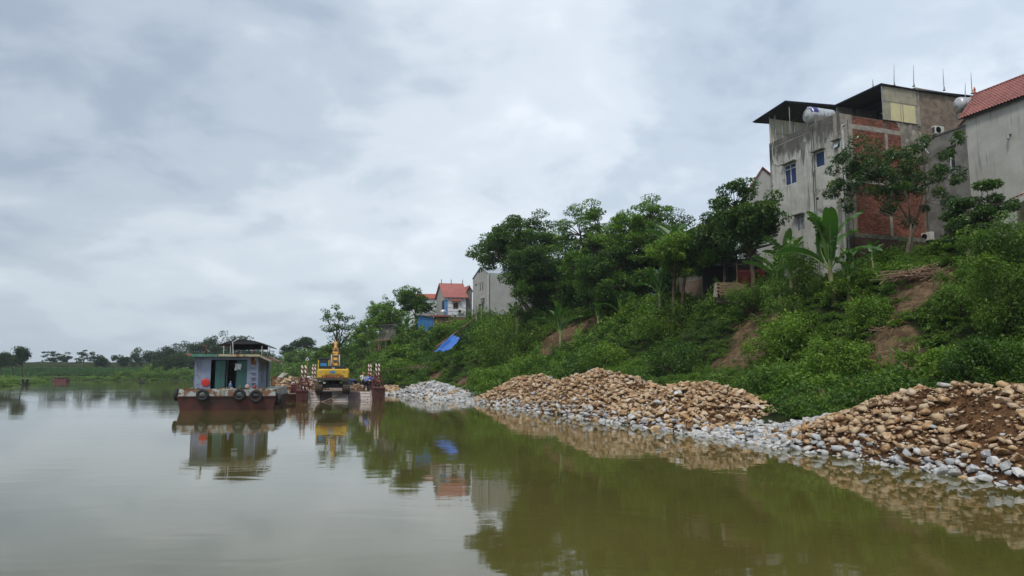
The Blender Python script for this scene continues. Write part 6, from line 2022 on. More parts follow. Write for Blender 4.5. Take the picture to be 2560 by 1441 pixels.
# arched canopy on posts
ca_, cb2 = WCB.px(546, 880)[0] - .1, WCB.px(681, 880)[0] - .15; wc_ = cb2 - ca_
zA = WCB.px(600, 853)[1] + .12; zB_ = zr2 + .55
q = MB(); nn_ = 40; vs = []
for j, off in enumerate((-.4, -4.1)):
    for i in range(nn_ + 1):
        t_ = i / nn_; x = ca_ + wc_ * t_
        z_ = zA - (zA - zB_) * (abs(t_ - .46) / .54) ** 1.9 + .018 * math.sin(i * 1.9)
        vs.append(WCB.p(x, z_, off))
q.add(vs, [(i, i + 1, nn_ + 2 + i, nn_ + 1 + i) for i in range(nn_)])
o = q.build('canopy', surf('black_canopy_sheet', (.018, .024, .028), (.012, .015, .018), 3, .6, bump=.2), BO); sd = o.modifiers.new('thickness', 'SOLIDIFY'); sd.thickness = .05
q = MB()
vv = [vs[i] + nB * .0 - Vector((0, 0, .02)) for i in range(6, 34)]; q.prism(vv + [vv[-1] * 1 - Vector((0, 0, .03)), vv[0] - Vector((0, 0, .12))], -nB * .03); q.build('canopy_gable', DARKM, BO)
q = MB(); vb_ = [v - nB * 1.9 - Vector((0, 0, .04)) for v in vs[5:36]]; zlo = WCB.p(0, zr2 + .42, 0).z; q.prism(vb_ + [Vector((vb_[-1].x, vb_[-1].y, min(zlo, vb_[-1].z - .05))), Vector((vb_[0].x, vb_[0].y, min(zlo, vb_[0].z - .05)))], -nB * .05); q.build('canopy_back', DARKM, BO)
q = MB()
for x, off in ((ca_ + .35, -.5), (ca_ + .8, -.5), (cb2 - .62, -.5), (cb2 - .3, -1.2), (ca_ + .35, -4), (cb2 - .5, -4)): q.tube([WCB.p(x, zr2, off), WCB.p(x, zA - .3 - .3 * (abs((x - ca_) / wc_ - .46) / .54) ** 2, off)], .025, 6)
q.tube([WCB.p(ca_ + 1.05, zr2, -.2), WCB.p(ca_ + .97, zr2 + .9, -.2), WCB.p(ca_ + 1.35, zA + .05, -.35)], .03, 6)
q.tube([WCB.p(ca_ + 1.35, zA + .02, -.3), WCB.p(ca_ + 1.55, zA + .35, -.3)], .008, 4); q.build('canopy_posts', WFRAME, BO)
q = MB(); q.lathe([(.02, 0), (.09, .08), (.1, .16), (.04, .24)], 10, c=WCB.p(WCB.px(635, 880)[0], zr2 + .1, -.1)); q.tube([WCB.p(WCB.px(635, 880)[0], zr2, -.1), WCB.p(WCB.px(635, 880)[0], zr2 + .2, -.1)], .02, 5); q.build('roof_lamp', RUSTBAR, BO)
e_ = WCB.px(514.5, 888)[0]; ze_ = WCB.px(514, 865)[1]
q = MB(); q.tube([WCB.p(e_, zr2, -.1), WCB.p(e_, ze_ - .12, -.1), WCB.p(e_ - .05, ze_ - .02, -.1), WCB.p(e_ - .3, ze_, -.1)], [.06, .06, .055, .045], 8); q.build('exhaust_pipe', RUSTBAR, BO, smooth=True)


def tyre(label, P, M, Rm=.31, r_=.115):
    t = thing('tyre', label, 'tyre', tuple(P), 0, 'old tyres hung along the houseboat as fenders')
    q = MB(); q.torus((0, 0, 0), Rm, r_, M, 28, 10); q.build('rubber', TYRE, t, smooth=True)
    q = MB(); up = M @ Vector((0, 1, 0)); up = Vector((0, 0, 1)); q.tube([up * (Rm - .05), up * (Rm + .14), up * (Rm + .35) - nB * .12], .02, 5); q.build('hanger', ROPE, t)
    return t


Mt = Matrix((dB, Vector((0, 0, 1)), nB)).transposed()
for (u, v, lab) in ((508.4, 988, 'black tyre fender hung below the red basin'), (600.5, 987.5, 'black tyre fender hung below the right teal door'), (641.5, 991, 'largest black tyre fender, hung below the ladder')):
    l, z = WH.px(u, v); tyre(lab, WH.p(l, z, .30) + Vector(BO.location), Mt, .33 if u > 640 else .305, .125 if u > 640 else .115)
Ms = Matrix((nB, Vector((0, 0, 1)), dB)).transposed()
tyre('black tyre fender seen nearly edge on at the left end of the hull', WH.p(-.26, WH.px(440, 988)[1], -.35) + Vector(BO.location), Ms)
tyre('black tyre fender hung round the right corner of the hull', WH.p(LHB + .2, WH.px(677, 999)[1], -.3) + Vector(BO.location), Matrix(((nB + dB * .55).normalized(), Vector((0, 0, 1)), (dB - nB * .55).normalized())).transposed())

# things on and in the boat
def onboat(l, z, o): return tuple(WCB.p(l, z, o) + Vector(BO.location))
l, z = WCB.px(514.5, 957)
t = thing('basin', 'round red plastic basin hanging on the left cabin wall', 'basin', onboat(l, z, .06))
Mb = Matrix((dB, Vector((0, 0, 1)), nB)).transposed()
q = MB(); q.lathe([(.26, 0), (.28, .015), (.26, .02), (.245, .045), (.22, .05), (.05, .055)], 26, M=Mb); q.build('bowl', surf('red_plastic', (.55, .035, .03), (.45, .03, .028), 2, .4, bump=0), t, smooth=True)
q = MB(); q.tube([(0, 0, .26), (0, 0, .36)], .01, 4); q.build('hook', RUSTBAR, t)
l, z = WCB.px(618.5, 966.5)
t = thing('bowl', 'small pink bowl leaning beside the right teal door', 'bowl', onboat(l, z, .1))
q = MB(); q.lathe([(.14, 0), (.15, .015), (.12, .04), (.03, .045)], 20, M=Mb); q.build('dish', surf('pink_plastic', (.58, .38, .36), None, 2, .4, bump=0), t, smooth=True)
l = WCB.px(574, 960)[0]
t = thing('water_bottle', 'large clear blue water bottle standing in the dark doorway', 'bottle', onboat(l, zd, -.35))
q = MB(); q.lathe([(.13, 0), (.14, .03), (.13, .12), (.14, .2), (.13, .28), (.10, .36), (.035, .43), (.035, .48)], 18); q.build('body', surf('blue_bottle', (.10, .20, .38), (.08, .15, .3), 3, .2, bump=0), t, smooth=True)
q = MB(); q.lathe([(.04, .48), (.04, .53)], 12); q.build('cap', WFRAME, t)
l = WCB.px(567, 960)[0]
t = thing('food_box', 'small tan tray on the doorway sill beside the water bottle', 'tray', onboat(l + .05, zd, -.12))
q = MB(); q.box((0, 0, .05), (.22, .16, .10)); q.build('tray', DRYWOOD, t); q = MB(); q.box((.28, .02, .045), (.16, .12, .07)); q.build('dish', WFRAME, t)
cx_, cz2 = WCB.px(595, 919)
t = thing('cloth', 'white cloth hanging on a line across the doorway', 'cloth', onboat(cx_, cz2 + .25, .02))
q = MB(); n_ = 8; vs = []
for i in range(n_ + 1):
    for j in range(n_ + 1):
        a_, b_ = i / n_, j / n_
        vs.append(dB * (.40 * (a_ - .5) + .03 * math.sin(b_ * 5)) + nB * (.03 * math.sin(a_ * 11)) + Vector((0, 0, -.42 * b_ - .05 * math.sin(a_ * 7) * b_)))
q.add(vs, [(i * (n_ + 1) + j, (i + 1) * (n_ + 1) + j, (i + 1) * (n_ + 1) + j + 1, i * (n_ + 1) + j + 1) for i in range(n_) for j in range(n_)]); q.build('fabric', surf('white_cloth', (.62, .66, .68), None, 3, .9, bump=.1), t, smooth=True)
q = MB(); q.tube([-dB * .95 + Vector((0, 0, .12)), Vector((0, 0, .01)), dB * .7 + Vector((0, 0, .16))], .008, 4); q.build('line', ROPE, t)
l, z = WCB.px(640, 966)
t = thing('red_bag', 'small dark red bag on the deck below the ladder', 'bag', onboat(l - .05, zd, .2))
q = MB(); q.lathe([(.12, 0), (.15, .06), (.12, .17), (.04, .24)], 10); q.build('sack', surf('red_cloth', (.25, .03, .03)), t, smooth=True)
t = thing('rope_bundle', 'frayed pale rope bundle draped over the bulwark between the tyres', 'rope', tuple(WH.p(WH.px(556, 980)[0], zd, .1) + Vector(BO.location)))
q = MB()
for i in range(14):
    a_ = rnd.uniform(-.18, .2); q.tube([dB * a_ + Vector((0, 0, .05)) - nB * .1, dB * (a_ + rnd.uniform(-.05, .05)) + Vector((0, 0, -.1)) + nB * .03, dB * (a_ + rnd.uniform(-.12, .12)) + Vector((0, 0, rnd.uniform(-.55, -.2))) + nB * .02], .014, 4)
q.build('strands', surf('pale_rope', (.42, .38, .27), (.3, .26, .18), 5, .9), t)

# ------------------------------------------------------------------ the work barge with its ramp
dG, nG = ang(R(17))
PG = onz(771, 1005)
BG = thing('work_barge', 'dark red steel barge with a striped loading ramp lowered to the water', 'barge', (PG.x, PG.y, 0))
WG_ = Wall(BG, PG, dG, nG)
zdk = .80
LR = WG_.px(929, 1000)[0]
ed = [WG_.px(u, 1003)[0] for u in (771, 800, 831, 871, 902, 929)]
RW = surf('ramp_pale_paint', (.48, .44, .41), (.36, .31, .29), 1.6, .8, bump=.3, spots=(.14, .10, .09), spot_scale=1.8, spot_lo=.6, spot_hi=.7)
RD = surf('ramp_dark_paint', (.10, .075, .075), (.065, .05, .05), 1.6, .8, bump=.3, spots=(.17, .13, .11), spot_scale=2, spot_lo=.6, spot_hi=.7)
for i in range(5):
    q = MB(); a_, b_ = ed[i] + .01, ed[i + 1] - .01
    q.prism([WG_.p(a_, -.12, .1), WG_.p(b_, -.12, .1), WG_.p(b_, zdk, -1.15), WG_.p(a_, zdk, -1.15)], Vector((0, 0, -.1))); q.build('ramp_panel', (RD if i % 2 else RW), BG)
q = MB(); q.bar(WG_.p(.0, -.02, .12), WG_.p(.0, zdk + .06, -1.1), .14); q.bar(WG_.p(LR, -.02, .12), WG_.p(LR, zdk + .06, -1.1), .14); q.build('ramp_edge', surf('pinkish_edge', (.30, .16, .14), (.35, .3, .27), 4, .7), BG)
q = MB()
for i in (2, 5, 8): q.prism([WG_.p(.05, -.115 + .092 * i, .1 - .125 * i), WG_.p(LR - .05, -.115 + .092 * i, .1 - .125 * i), WG_.p(LR - .05, -.10 + .092 * i, .08 - .125 * i), WG_.p(.05, -.10 + .092 * i, .08 - .125 * i)], Vector((0, 0, .02)))
q.build('ramp_cleats', REDST, BG)
LDK = 24.0
q = MB(); q.prism([WG_.p(-.0, zdk - .25, -1.16), WG_.p(LR, zdk - .25, -1.16), WG_.p(LR, zdk, -1.16), WG_.p(0, zdk, -1.16)], -nG * LDK); q.build('deck', DECKM, BG)
q = MB(); q.prism([WG_.p(.02, -.5, -1.3), WG_.p(LR - .02, -.5, -1.3), WG_.p(LR - .02, zdk - .26, -1.3), WG_.p(.02, zdk - .26, -1.3)], -nG * (LDK - .5)); q.build('hull', REDH, BG)
pl0, pr1 = WG_.px(739, 1000)[0], WG_.px(962, 990)[0]
for (a_, b_, zt_, nm) in ((pl0, -.09, 1.02, 'pontoon'), (LR + .09, pr1, 1.22, 'pontoon')):
    q = MB(); q.prism([WG_.p(a_ + .08, -.5, .15), WG_.p(b_ - .03, -.5, .15), WG_.p(b_, zt_, .3), WG_.p(a_, zt_, .3)], -nG * 23.5); q.build(nm, REDH, BG, bevel=.03)
    q = MB(); WG_.slab(q, a_ - .02, zt_ - .12, b_ + .02, zt_ - .02, .31, .36); WG_.slab(q, (a_ + b_) / 2 - .03, 0, (a_ + b_) / 2 + .03, zt_ - .1, .29, .33); q.build('pontoon_rib', REDST, BG)


def stripemat():
    m, nt, p, out = newmat('red_white_stripes')
    tc = N(nt, 'ShaderNodeTexCoord'); sp = N(nt, 'ShaderNodeSeparateXYZ'); nt.links.new(tc.outputs['Object'], sp.inputs[0])
    f = nmath(nt, 'FRACT', nmath(nt, 'ADD', nmath(nt, 'MULTIPLY', sp.outputs['Z'], 2.35), nmath(nt, 'MULTIPLY', sp.outputs['X'], 2.6)), 0)
    g = nrange(nt, f, .46, .52)
    pos = tc.outputs['Object']
    c = nmix(nt, g, (.13, .03, .028), (.62, .56, .48))
    c = nmix(nt, nrange(nt, nnoise(nt, pos, 6, 5, .65), .6, .66), c, (.13, .07, .045))
    nt.links.new(c, p.inputs['Base Color']); p.inputs['Roughness'].default_value = .6
    return m


STR = stripemat()


def spud(label, u0, u1, vt, Y_, zb_, frame_h, wide):
    p0, p1 = at(u0, vt, Y_), at(u1, vt, Y_)
    c = (p0 + p1) / 2
    t = thing('mooring_frame', label, 'mooring frame', (c.x, c.y, zb_), R(17))
    hx = (p1 - p0).length / 2; H = p0.z - zb_
    for sx in (-1, 1):
        q = MB(); q.tube([(0, 0, 0), (0, 0, H)], .085, 10); q.build('striped_post', STR, t, smooth=True, loc=(sx * hx, 0, 0))
    q = MB(); w = wide
    for sx in (-1, 1):
        q.bar((sx * w, -.35, 0), (sx * hx * .8, 0, frame_h), .09); q.bar((sx * w, .5, 0), (sx * hx * .8, 0, frame_h), .08)
        q.bar((-w, -.35, frame_h * (.25 + .2 * sx)), (w, -.3, frame_h * (.35 - .1 * sx)), .06)
    q.bar((-w, -.35, .1), (w * .8, -.1, frame_h * .8), .07); q.bar((w, -.3, .1), (-w * .8, -.1, frame_h * .85), .06)
    q.bar((-hx - .1, 0, frame_h), (hx + .1, 0, frame_h), .12); q.bar((-hx - .1, 0, frame_h * .5), (hx + .1, 0, frame_h * .5), .1)
    q.build('brace_frame', REDST, t)
    q = MB(); M_ = Euler((0, math.pi / 2, 0)).to_matrix(); q.lathe([(.12, -.15), (.2, -.15), (.2, -.12), (.09, -.12), (.09, .12), (.2, .12), (.2, .15), (.12, .15)], 14, c=(0, -.25, frame_h * .35), M=M_); q.build('winch_drum', RUSTY, t)
    return t


spud('left front pair of red and white striped posts on the barge pontoon', 756, 764.2, 914, 63.5, 1.02, 1.35, .55)
spud('left rear pair of striped posts, half hidden by the excavator', 782.5, 788.5, 912, 74, .9, .9, .45)
spud('right rear pair of striped posts beside the workers', 922.5, 928, 909, 75, 1.2, .9, .4)
spud('right front pair of striped posts on the tall pontoon', 941, 948, 910, 66.5, 1.22, 1.4, .55)
t = thing('red_white_pole', 'short leaning pole banded red and white beside the left posts', 'pole', tuple(at(771, 966, 63.8) - Vector((0, 0, .0))))
q = MB(); q.tube([(0, 0, -.25), (.03, 0, .75)], .10, 8); q.build('tube', surf('orange_red_band', (.5, .09, .06), (.55, .5, .45), 1.2, .6), t)

# stones and gear on the barges
def pile(name, label, c, rx, ry, h, n, seed, rz=0, grey=.3, big=(.18, .5)):
    r = np.random.RandomState(seed); t = thing(name, label, 'stone pile', tuple(c), rz)
    it = []
    for k in range(n):
        a, q_ = r.uniform(0, 6.28), math.sqrt(r.rand()); x, y = math.cos(a) * q_ * rx, math.sin(a) * q_ * ry
        z_ = h * (1 - q_ ** 1.6) * r.uniform(.8, 1.05); s = big[0] + (big[1] - big[0]) * r.rand() ** 1.8
        it.append(((x, y, z_ + s * .1), s, (r.uniform(-.5, .5), r.uniform(-.5, .5), r.uniform(0, 6.28)), r.rand() < grey, r.rand()))
    it.sort(key=lambda i: -i[1])
    for k, (p, s, e, g, rn) in enumerate(it[:int(n * .4)]): link('stone', (ROCK_GREY if g else ROCK_TAN)[k % 16], t, p, e, (s, s, s))
    joined_stones('rubble', it[int(n * .4):], PEBS, t)
    q = MB(); q.lathe([(1, -.05), (.8, .25), (.5, .62), (.2, .86), (.02, .92)], 16); m_ = q.mesh('soil_mound', SOIL); link('soil_mound', m_, t, None, None, (rx, ry, h))
    return t


def dk(u, off, z=zdk): l = WG_.px(u, 960)[0]; return WG_.p(l, z, off) + Vector(BG.location)
p_ = at(893, 975, 69.5); p_.z = zdk
pile('stone_pile', 'small brown rubble pile on the barge deck between excavator and workers', p_, 1.25, 1.0, .62, 170, 51, .2, .1, (.12, .32))
p_ = at(772, 965, 73); p_.z = zdk
pile('stone_pile', 'grey and brown rubble heaped behind the left striped posts', p_, 2.3, 2.6, 1.25, 200, 52, .2, .6)
# second barge carrying stones, left
d2, n2 = ang(R(14))
P2 = onz(702, 1004)
B2 = thing('stone_barge', 'low rusty barge loaded with stones between the houseboat and the striped posts', 'barge', (P2.x, P2.y, 0))
W2 = Wall(B2, P2, d2, n2)
q = MB(); q.prism([W2.p(-1.6, -.4, 0), W2.p(1.55, -.4, 0), W2.p(1.75, .62, .35), W2.p(-1.8, .62, .35)], -n2 * 22); q.build('hull', REDH, B2, bevel=.03)
q = MB(); W2.slab(q, -1.8, .623, 1.75, .68, -21, .38); q.build('deck', DECKM, B2)
for (u0, u1, v0, v1, off) in ((697, 711, 989, 969, -1.6), (712, 726.5, 986, 969, -1.4), (727, 741, 981, 964, -2.6)):
    W_ = Wall(B2, P2 + n2 * off, d2, n2); a_, b_ = W_.px(u0, v0)[0], W_.px(u1, v1)[0]; zt_ = W_.px(u0, v1)[1]
    q = MB(); W_.slab(q, a_, .684, b_, zt_, -1.0, 0); W_.slab(q, a_ - .04, zt_ + .002, b_ + .04, zt_ + .06, -1.04, .04); q.build('steel_box', REDST if off < -2 else RUSTY, B2, bevel=.015)
p_ = W2.p(.6, .68, -7.5) + Vector(B2.location)
pile('stone_pile', 'pale stones heaped on the low barge left of the striped posts', p_, 1.9, 4.2, 1.45, 260, 53, R(14), .25, (.25, .62))
t = thing('steel_beam', 'long rusty red steel coaming behind the stones of the low barge', 'beam', tuple(W2.p(-1.2, 1.9, -13) + Vector(B2.location)), R(14))
q = MB(); q.box((1.6, 0, -.3), (4.4, .25, .75)); q.box((1.6, -.12, -1.2), (4.0, .12, 1.2)); q.build('beam', RUSTY, t)
q = MB(); [q.box((rnd.uniform(-.4, 3.6), 0, .15), (.3, .3, .25)) for _ in range(7)]; q.build('bollards', REDST, t)
t = thing('winch', 'dark winch gear on the low barge beside the cabin', 'winch', tuple(W2.p(-1.45, .68, -2.0) + Vector(B2.location)), R(14))
q = MB(); q.bar((-.2, 0, 0), (-.2, 0, 1.5), .07); q.bar((.35, 0, 0), (.35, 0, 1.2), .06); q.bar((-.2, 0, .8), (.35, 0, .8), .06); q.build('frame', BEAM, t)
q = MB(); M_ = Euler((0, math.pi / 2, 0)).to_matrix(); q.lathe([(.3, -.2), (.3, -.17), (.16, -.17), (.16, .2), (.3, .2), (.3, .23)], 14, c=(0.05, .1, .45), M=M_); q.build('drum', RUSTBAR, t)


# ------------------------------------------------------------------ excavator
YEL = surf('yellow_machine_paint', (.70, .44, .04), (.60, .37, .04), .9, .5, bump=.05, spots=(.16, .07, .035), spot_scale=1.5, spot_lo=.66, spot_hi=.71)
YELB = surf('boom_orange_paint', (.62, .32, .05), (.50, .25, .04), 1.2, .5, bump=.05, spots=(.13, .06, .035), spot_scale=2.4, spot_lo=.58, spot_hi=.64)
BLK = surf('black_machine_paint', (.03, .033, .04), (.02, .022, .026), 3, .5, bump=.05)
DIRT = surf('muddy_steel', (.115, .088, .068), (.07, .055, .045), 3, .9, bump=.5)
CHR = surf('chrome_rod', (.6, .6, .6), None, 3, .25, .8, bump=0)
pe = at(831.5, 978, 65.2); pe.z = zdk
fa = math.atan2(-pe.x, pe.y)
EX = thing('excavator', 'yellow tracked excavator seen from behind on the barge deck, boom raised', 'excavator', tuple(pe), fa)
for sx in (-1, 1):
    q = MB(); pr = []
    for a in range(0, 181, 20): pr.append((math.cos(R(a - 90)) * .42, math.sin(R(a - 90)) * .42))
    loop = [(sx * 1.15, -1.75 - (c if c > 0 else c), 0) for c in ()]
    outl = [Vector((0, -1.75 - .42 * math.sin(R(a)), .43 + .42 * math.cos(R(a)))) for a in range(0, 181, 20)] + [Vector((0, 1.75 + .42 * math.sin(R(a)), .43 - .42 * math.cos(R(a)))) for a in range(0, 181, 20)]
    q.prism([v + Vector((sx * 1.18 - .3, 0, 0)) for v in outl], (.60, 0, 0)); tr_ = q.build('track', DIRT, EX)
    q = MB(); n_ = len(outl)
    per = [(outl[i], outl[(i + 1) % n_]) for i in range(n_)]
    for a_, b_ in per:
        L_ = (b_ - a_).length; m = max(1, int(L_ / .19))
        for k in range(m):
            c = a_.lerp(b_, (k + .5) / m); d = (b_ - a_).normalized(); nn = Vector((0, d.z, -d.y)); nn = nn if nn.dot(c - Vector((0, 0, .43))) > 0 else -nn
            Mm = Matrix((Vector((1, 0, 0)), d, nn)).transposed()
            q.box(c + nn * .02 + Vector((sx * 1.18, 0, 0)), (.62, .13, .05), Mm)
    pd = q.build('track_pads', DIRT, tr_); pd['kind'] = 'stuff'
q = MB(); q.box((0, 0, .55), (1.8, 2.2, .35)); q.lathe([(.6, .7), (.6, .98)], 20); q.box((0, 0, .98), (1.6, 1.8, .08)); q.build('undercarriage', BLK, EX)
q = MB(); q.box((0, -.1, 1.16), (2.5, 3.6, .18)); q.build('turntable', BLK, EX)
q = MB(); cw_ = 1.39
prof = [(-cw_, 1.12), (cw_, 1.12), (cw_, 1.85), (cw_ - .12, 2.05), (-cw_ + .12, 2.05), (-cw_, 1.85)]
q.prism([(x, -2.05 - .0, z) for x, z in prof], (0, .85, 0)); q.prism([(x * .93, -2.28, 1.22 + (z - 1.12) * .86) for x, z in prof], (0, .235, 0)); q.build('counterweight', YEL, EX, bevel=.06)
q = MB(); q.box((0, -2.0, 1.2), (2.7, .72, .22)); q.build('skirt', DIRT, EX)
q = MB(); q.box((0, -2.287, 1.36), (1.9, .012, .26)); q.build('rusty_band', surf('rust_band', (.35, .10, .035), (.20, .05, .03), 4, .8, spots=(.55, .34, .05), spot_scale=3, spot_lo=.5, spot_hi=.56), EX)
flattext('HOKOATECU', .24, EX, (.05, -2.300, 1.55), (math.pi / 2, 0, 0), surf('dark_lettering', (.10, .02, .03)), depth=.003)
q = MB(); q.lathe([(.21, 0), (.21, .01)], 18, M=Matrix(((1.25, 0, 0), (0, 0, 1), (0, .55, 0))), c=(-.05, -2.30, 1.78)); q.build('blue_badge', surf('blue_badge', (.07, .28, .52)), EX)
q = MB(); q.box((-.55, -2.29, 1.78), (.4, .006, .035)); q.box((.95, -2.29, 1.80), (.22, .006, .14)); q.box((-1.05, -2.29, 1.78), (.2, .006, .12)); q.build('stickers', surf('worn_sticker', (.50, .46, .25), (.3, .25, .1)), EX)
q = MB(); q.prism([(-.95, -2.0, 2.051), (1.15, -2.0, 2.051), (.98, -2.0, 2.32), (-.78, -2.0, 2.32)], (0, 1.7, 0)); q.build('engine_hood', BLK, EX, bevel=.04)
q = MB(); q.box((0, -1.98, 2.12), (.26, .06, .09)); q.build('hood_lamp', WFRAME, EX)
q = MB(); q.tube([(.75, -1.2, 2.3), (.75, -1.2, 2.62), (.78, -1.25, 2.7)], .05, 8); q.build('exhaust', BLK, EX)
q = MB(); q.box((1.05, .1, 1.65), (.55, 2.2, .9)); q.box((-.1, -.6, 1.6), (1.0, 1.6, .8)); q.build('body', YEL, EX, bevel=.03)
# cab
cx0, cx1 = -1.36, -.34
q = MB()
for x in (cx0, cx1):
    for y in (-.35, 1.25): q.box(((x + (.05 if x < -1 else -.05)), y, 2.1), (.10, .10, 1.7))
q.box(((cx0 + cx1) / 2, .45, 1.35), (1.02, 1.7, .25)); q.build('cab_frame', YEL, EX)
q = MB(); q.box(((cx0 + cx1) / 2, .45, 2.97), (1.08, 1.78, .14)); q.build('cab_roof', BLK, EX, bevel=.03)
for nm, c, s in (('cab_rear_window', ((cx0 + cx1) / 2, -.36, 2.2), (.84, .02, 1.35)), ('cab_front_window', ((cx0 + cx1) / 2, 1.26, 2.2), (.84, .02, 1.35)), ('cab_side_window', (cx0 + .03, .45, 2.2), (.02, 1.5, 1.3)), ('cab_side_window', (cx1 - .03, .45, 2.2), (.02, 1.5, 1.3))):
    q = MB(); q.box(c, s); q.build(nm, GLASS, EX)
q = MB(); q.box(((cx0 + cx1) / 2, -.375, 2.45), (.56, .012, .24)); sgn = q.build('cab_sign', surf('bright_blue_sign', (.05, .30, .62)), EX)
# boom: two tapering side plates up and forward, then the stick folding down
q = MB()
b0, b1, b2, b3 = Vector((.17, .9, 1.65)), Vector((.17, 2.2, 3.05)), Vector((.17, 3.6, 3.95)), Vector((.17, 5.0, 4.35))
for a_, b_, h0, h1 in ((b0, b1, .40, .50), (b1, b2, .50, .40), (b2, b3, .40, .25)):
    d = (b_ - a_).normalized(); nn = Vector((0, -d.z, d.y))
    w0 = .26 if b_ is not b3 else .14
    q.prism([a_ - nn * h0 / 2 - Vector((w0, 0, 0)), b_ - nn * h1 / 2 - Vector((w0, 0, 0)), b_ + nn * h1 / 2 - Vector((w0, 0, 0)), a_ + nn * h0 / 2 - Vector((w0, 0, 0))], (2 * w0, 0, 0))
q.build('boom', YELB, EX, bevel=.02)
q = MB()
for z_, y_ in ((2.25, .98), (2.75, 1.5), (3.2, 2.0), (3.75, 2.9)): q.box((.17, y_ - .02, z_ + .05), (.36, .2, .06), (R(50), 0, 0)); q.box((.17 - .2, y_, z_ + .2), (.05, .1, .35)); q.box((.17 + .2, y_, z_ + .2), (.05, .1, .35))
q.build('boom_brackets', BLK, EX)
for sx in (-1, 1):
    q = MB(); q.tube([(.17 + sx * .36, 1.5, 1.6), (.17 + sx * .36, 1.85, 2.7)], .08, 8); c_ = q.build('lift_cylinder', CHR if sx else YELB, EX); q = MB(); q.tube([(.17 + sx * .36, 1.85, 2.7), (.17 + sx * .36, 2.1, 3.4)], .05, 8); q.build('rod', WFRAME, c_)
q = MB(); s0_, s1_ = Vector((.17, 4.8, 4.55)), Vector((.17, 5.9, 1.9)); d = (s1_ - s0_).normalized(); nn = Vector((0, -d.z, d.y))
q.prism([s0_ - nn * .12 - Vector((.17, 0, 0)), s1_ - nn * .12 - Vector((.17, 0, 0)), s1_ + nn * .14 - Vector((.17, 0, 0)), s0_ + Vector((-.17, .35, -.3)), s0_ + Vector((-.17, .15, .2))], (.34, 0, 0)); q.build('stick', YELB, EX, bevel=.02)
q = MB(); q.tube([(.17, 3.0, 4.0), (.17, 3.9, 4.45), (.17, 4.7, 4.7)], [.10, .09, .06], 8); q.build('stick_cylinder', YELB, EX)
q = MB(); bp = [Vector((0, 5.7 + .55 * math.cos(R(a)) , 1.75 + .55 * math.sin(R(a)))) for a in range(-20, 200, 25)]
q.prism([v + Vector((-.38, 0, 0)) for v in bp], (1.1, 0, 0)); q.build('bucket', DIRT, EX)

# ------------------------------------------------------------------ ropes and poles round the barges
def rope(label, pts, r_=.025, name='rope', mat=None, sag=0.0, cat='rope'):
    t = thing(name, label, cat, tuple(pts[0]))
    o = Vector(pts[0]); out = []
    for a, b in zip(pts, pts[1:]):
        for k in range(8):
            f = k / 8; out.append(Vector(a).lerp(Vector(b), f) - o - Vector((0, 0, sag * 4 * f * (1 - f))))
    out.append(Vector(pts[-1]) - o)
    q = MB(); q.tube(out, r_, 5); q.build('strand', mat or ROPE, t, smooth=True)
    return t


rope('long taut rope from the barge up into the bank vegetation', [at(872, 949, 70), at(955, 928, 74), at(1090, 903, 80)], .03, sag=.12)
rope('mooring rope drooping from the houseboat corner towards the ramp', [at(690, 989, 50.5), onz(716, 1007, .1), onz(760, 1012, .03), onz(800, 1009, .02)], .028, sag=.1)
rope('short rope hanging from the houseboat corner into the water', [at(692, 990, 50.5), at(705, 1003, 50), onz(708, 1016, -.1)], .024)
rope('wooden pole lying diagonally on the barge ramp', [at(797, 1009, 62.3), at(845, 990, 64.0), at(884, 972, 66.5)], .05, 'pole', DRYWOOD, cat='pole')
rope('yellowish rope snaking over the soil above the grey stones', [at(1128, 978, 68), at(1148, 974, 67), at(1166, 962, 66.5), at(1174, 958, 66)], .035, mat=surf('yellow_rope', (.45, .33, .12)))
rope('dark stick poking out of the river in the middle of the picture', [onz(1195, 1038, -.1), at(1196, 1031.5, onz(1195, 1038).y)], .025, 'stick', BLACK, cat='stick')
# ------------------------------------------------------------------ people
SKIN = surf('skin', (.28, .15, .09), None, 4, .6, bump=0)


def skin_obj(name, pts, edges, rad, mat, parent, sub=1):
    me = bpy.data.meshes.new(name); me.from_pydata([tuple(p) for p in pts], edges, []); me.materials.append(mat)
    o = link(name, me, parent)
    md = o.modifiers.new('skin', 'SKIN'); md.use_smooth_shade = True
    for i, r_ in enumerate(rad): me.skin_vertices[0].data[i].radius = (r_ if not isinstance(r_, tuple) else r_[0], r_ if not isinstance(r_, tuple) else r_[1])
    me.skin_vertices[0].data[0].use_root = True
    o.modifiers.new('sub', 'SUBSURF').levels = sub; o.modifiers['sub'].render_levels = sub
    return o


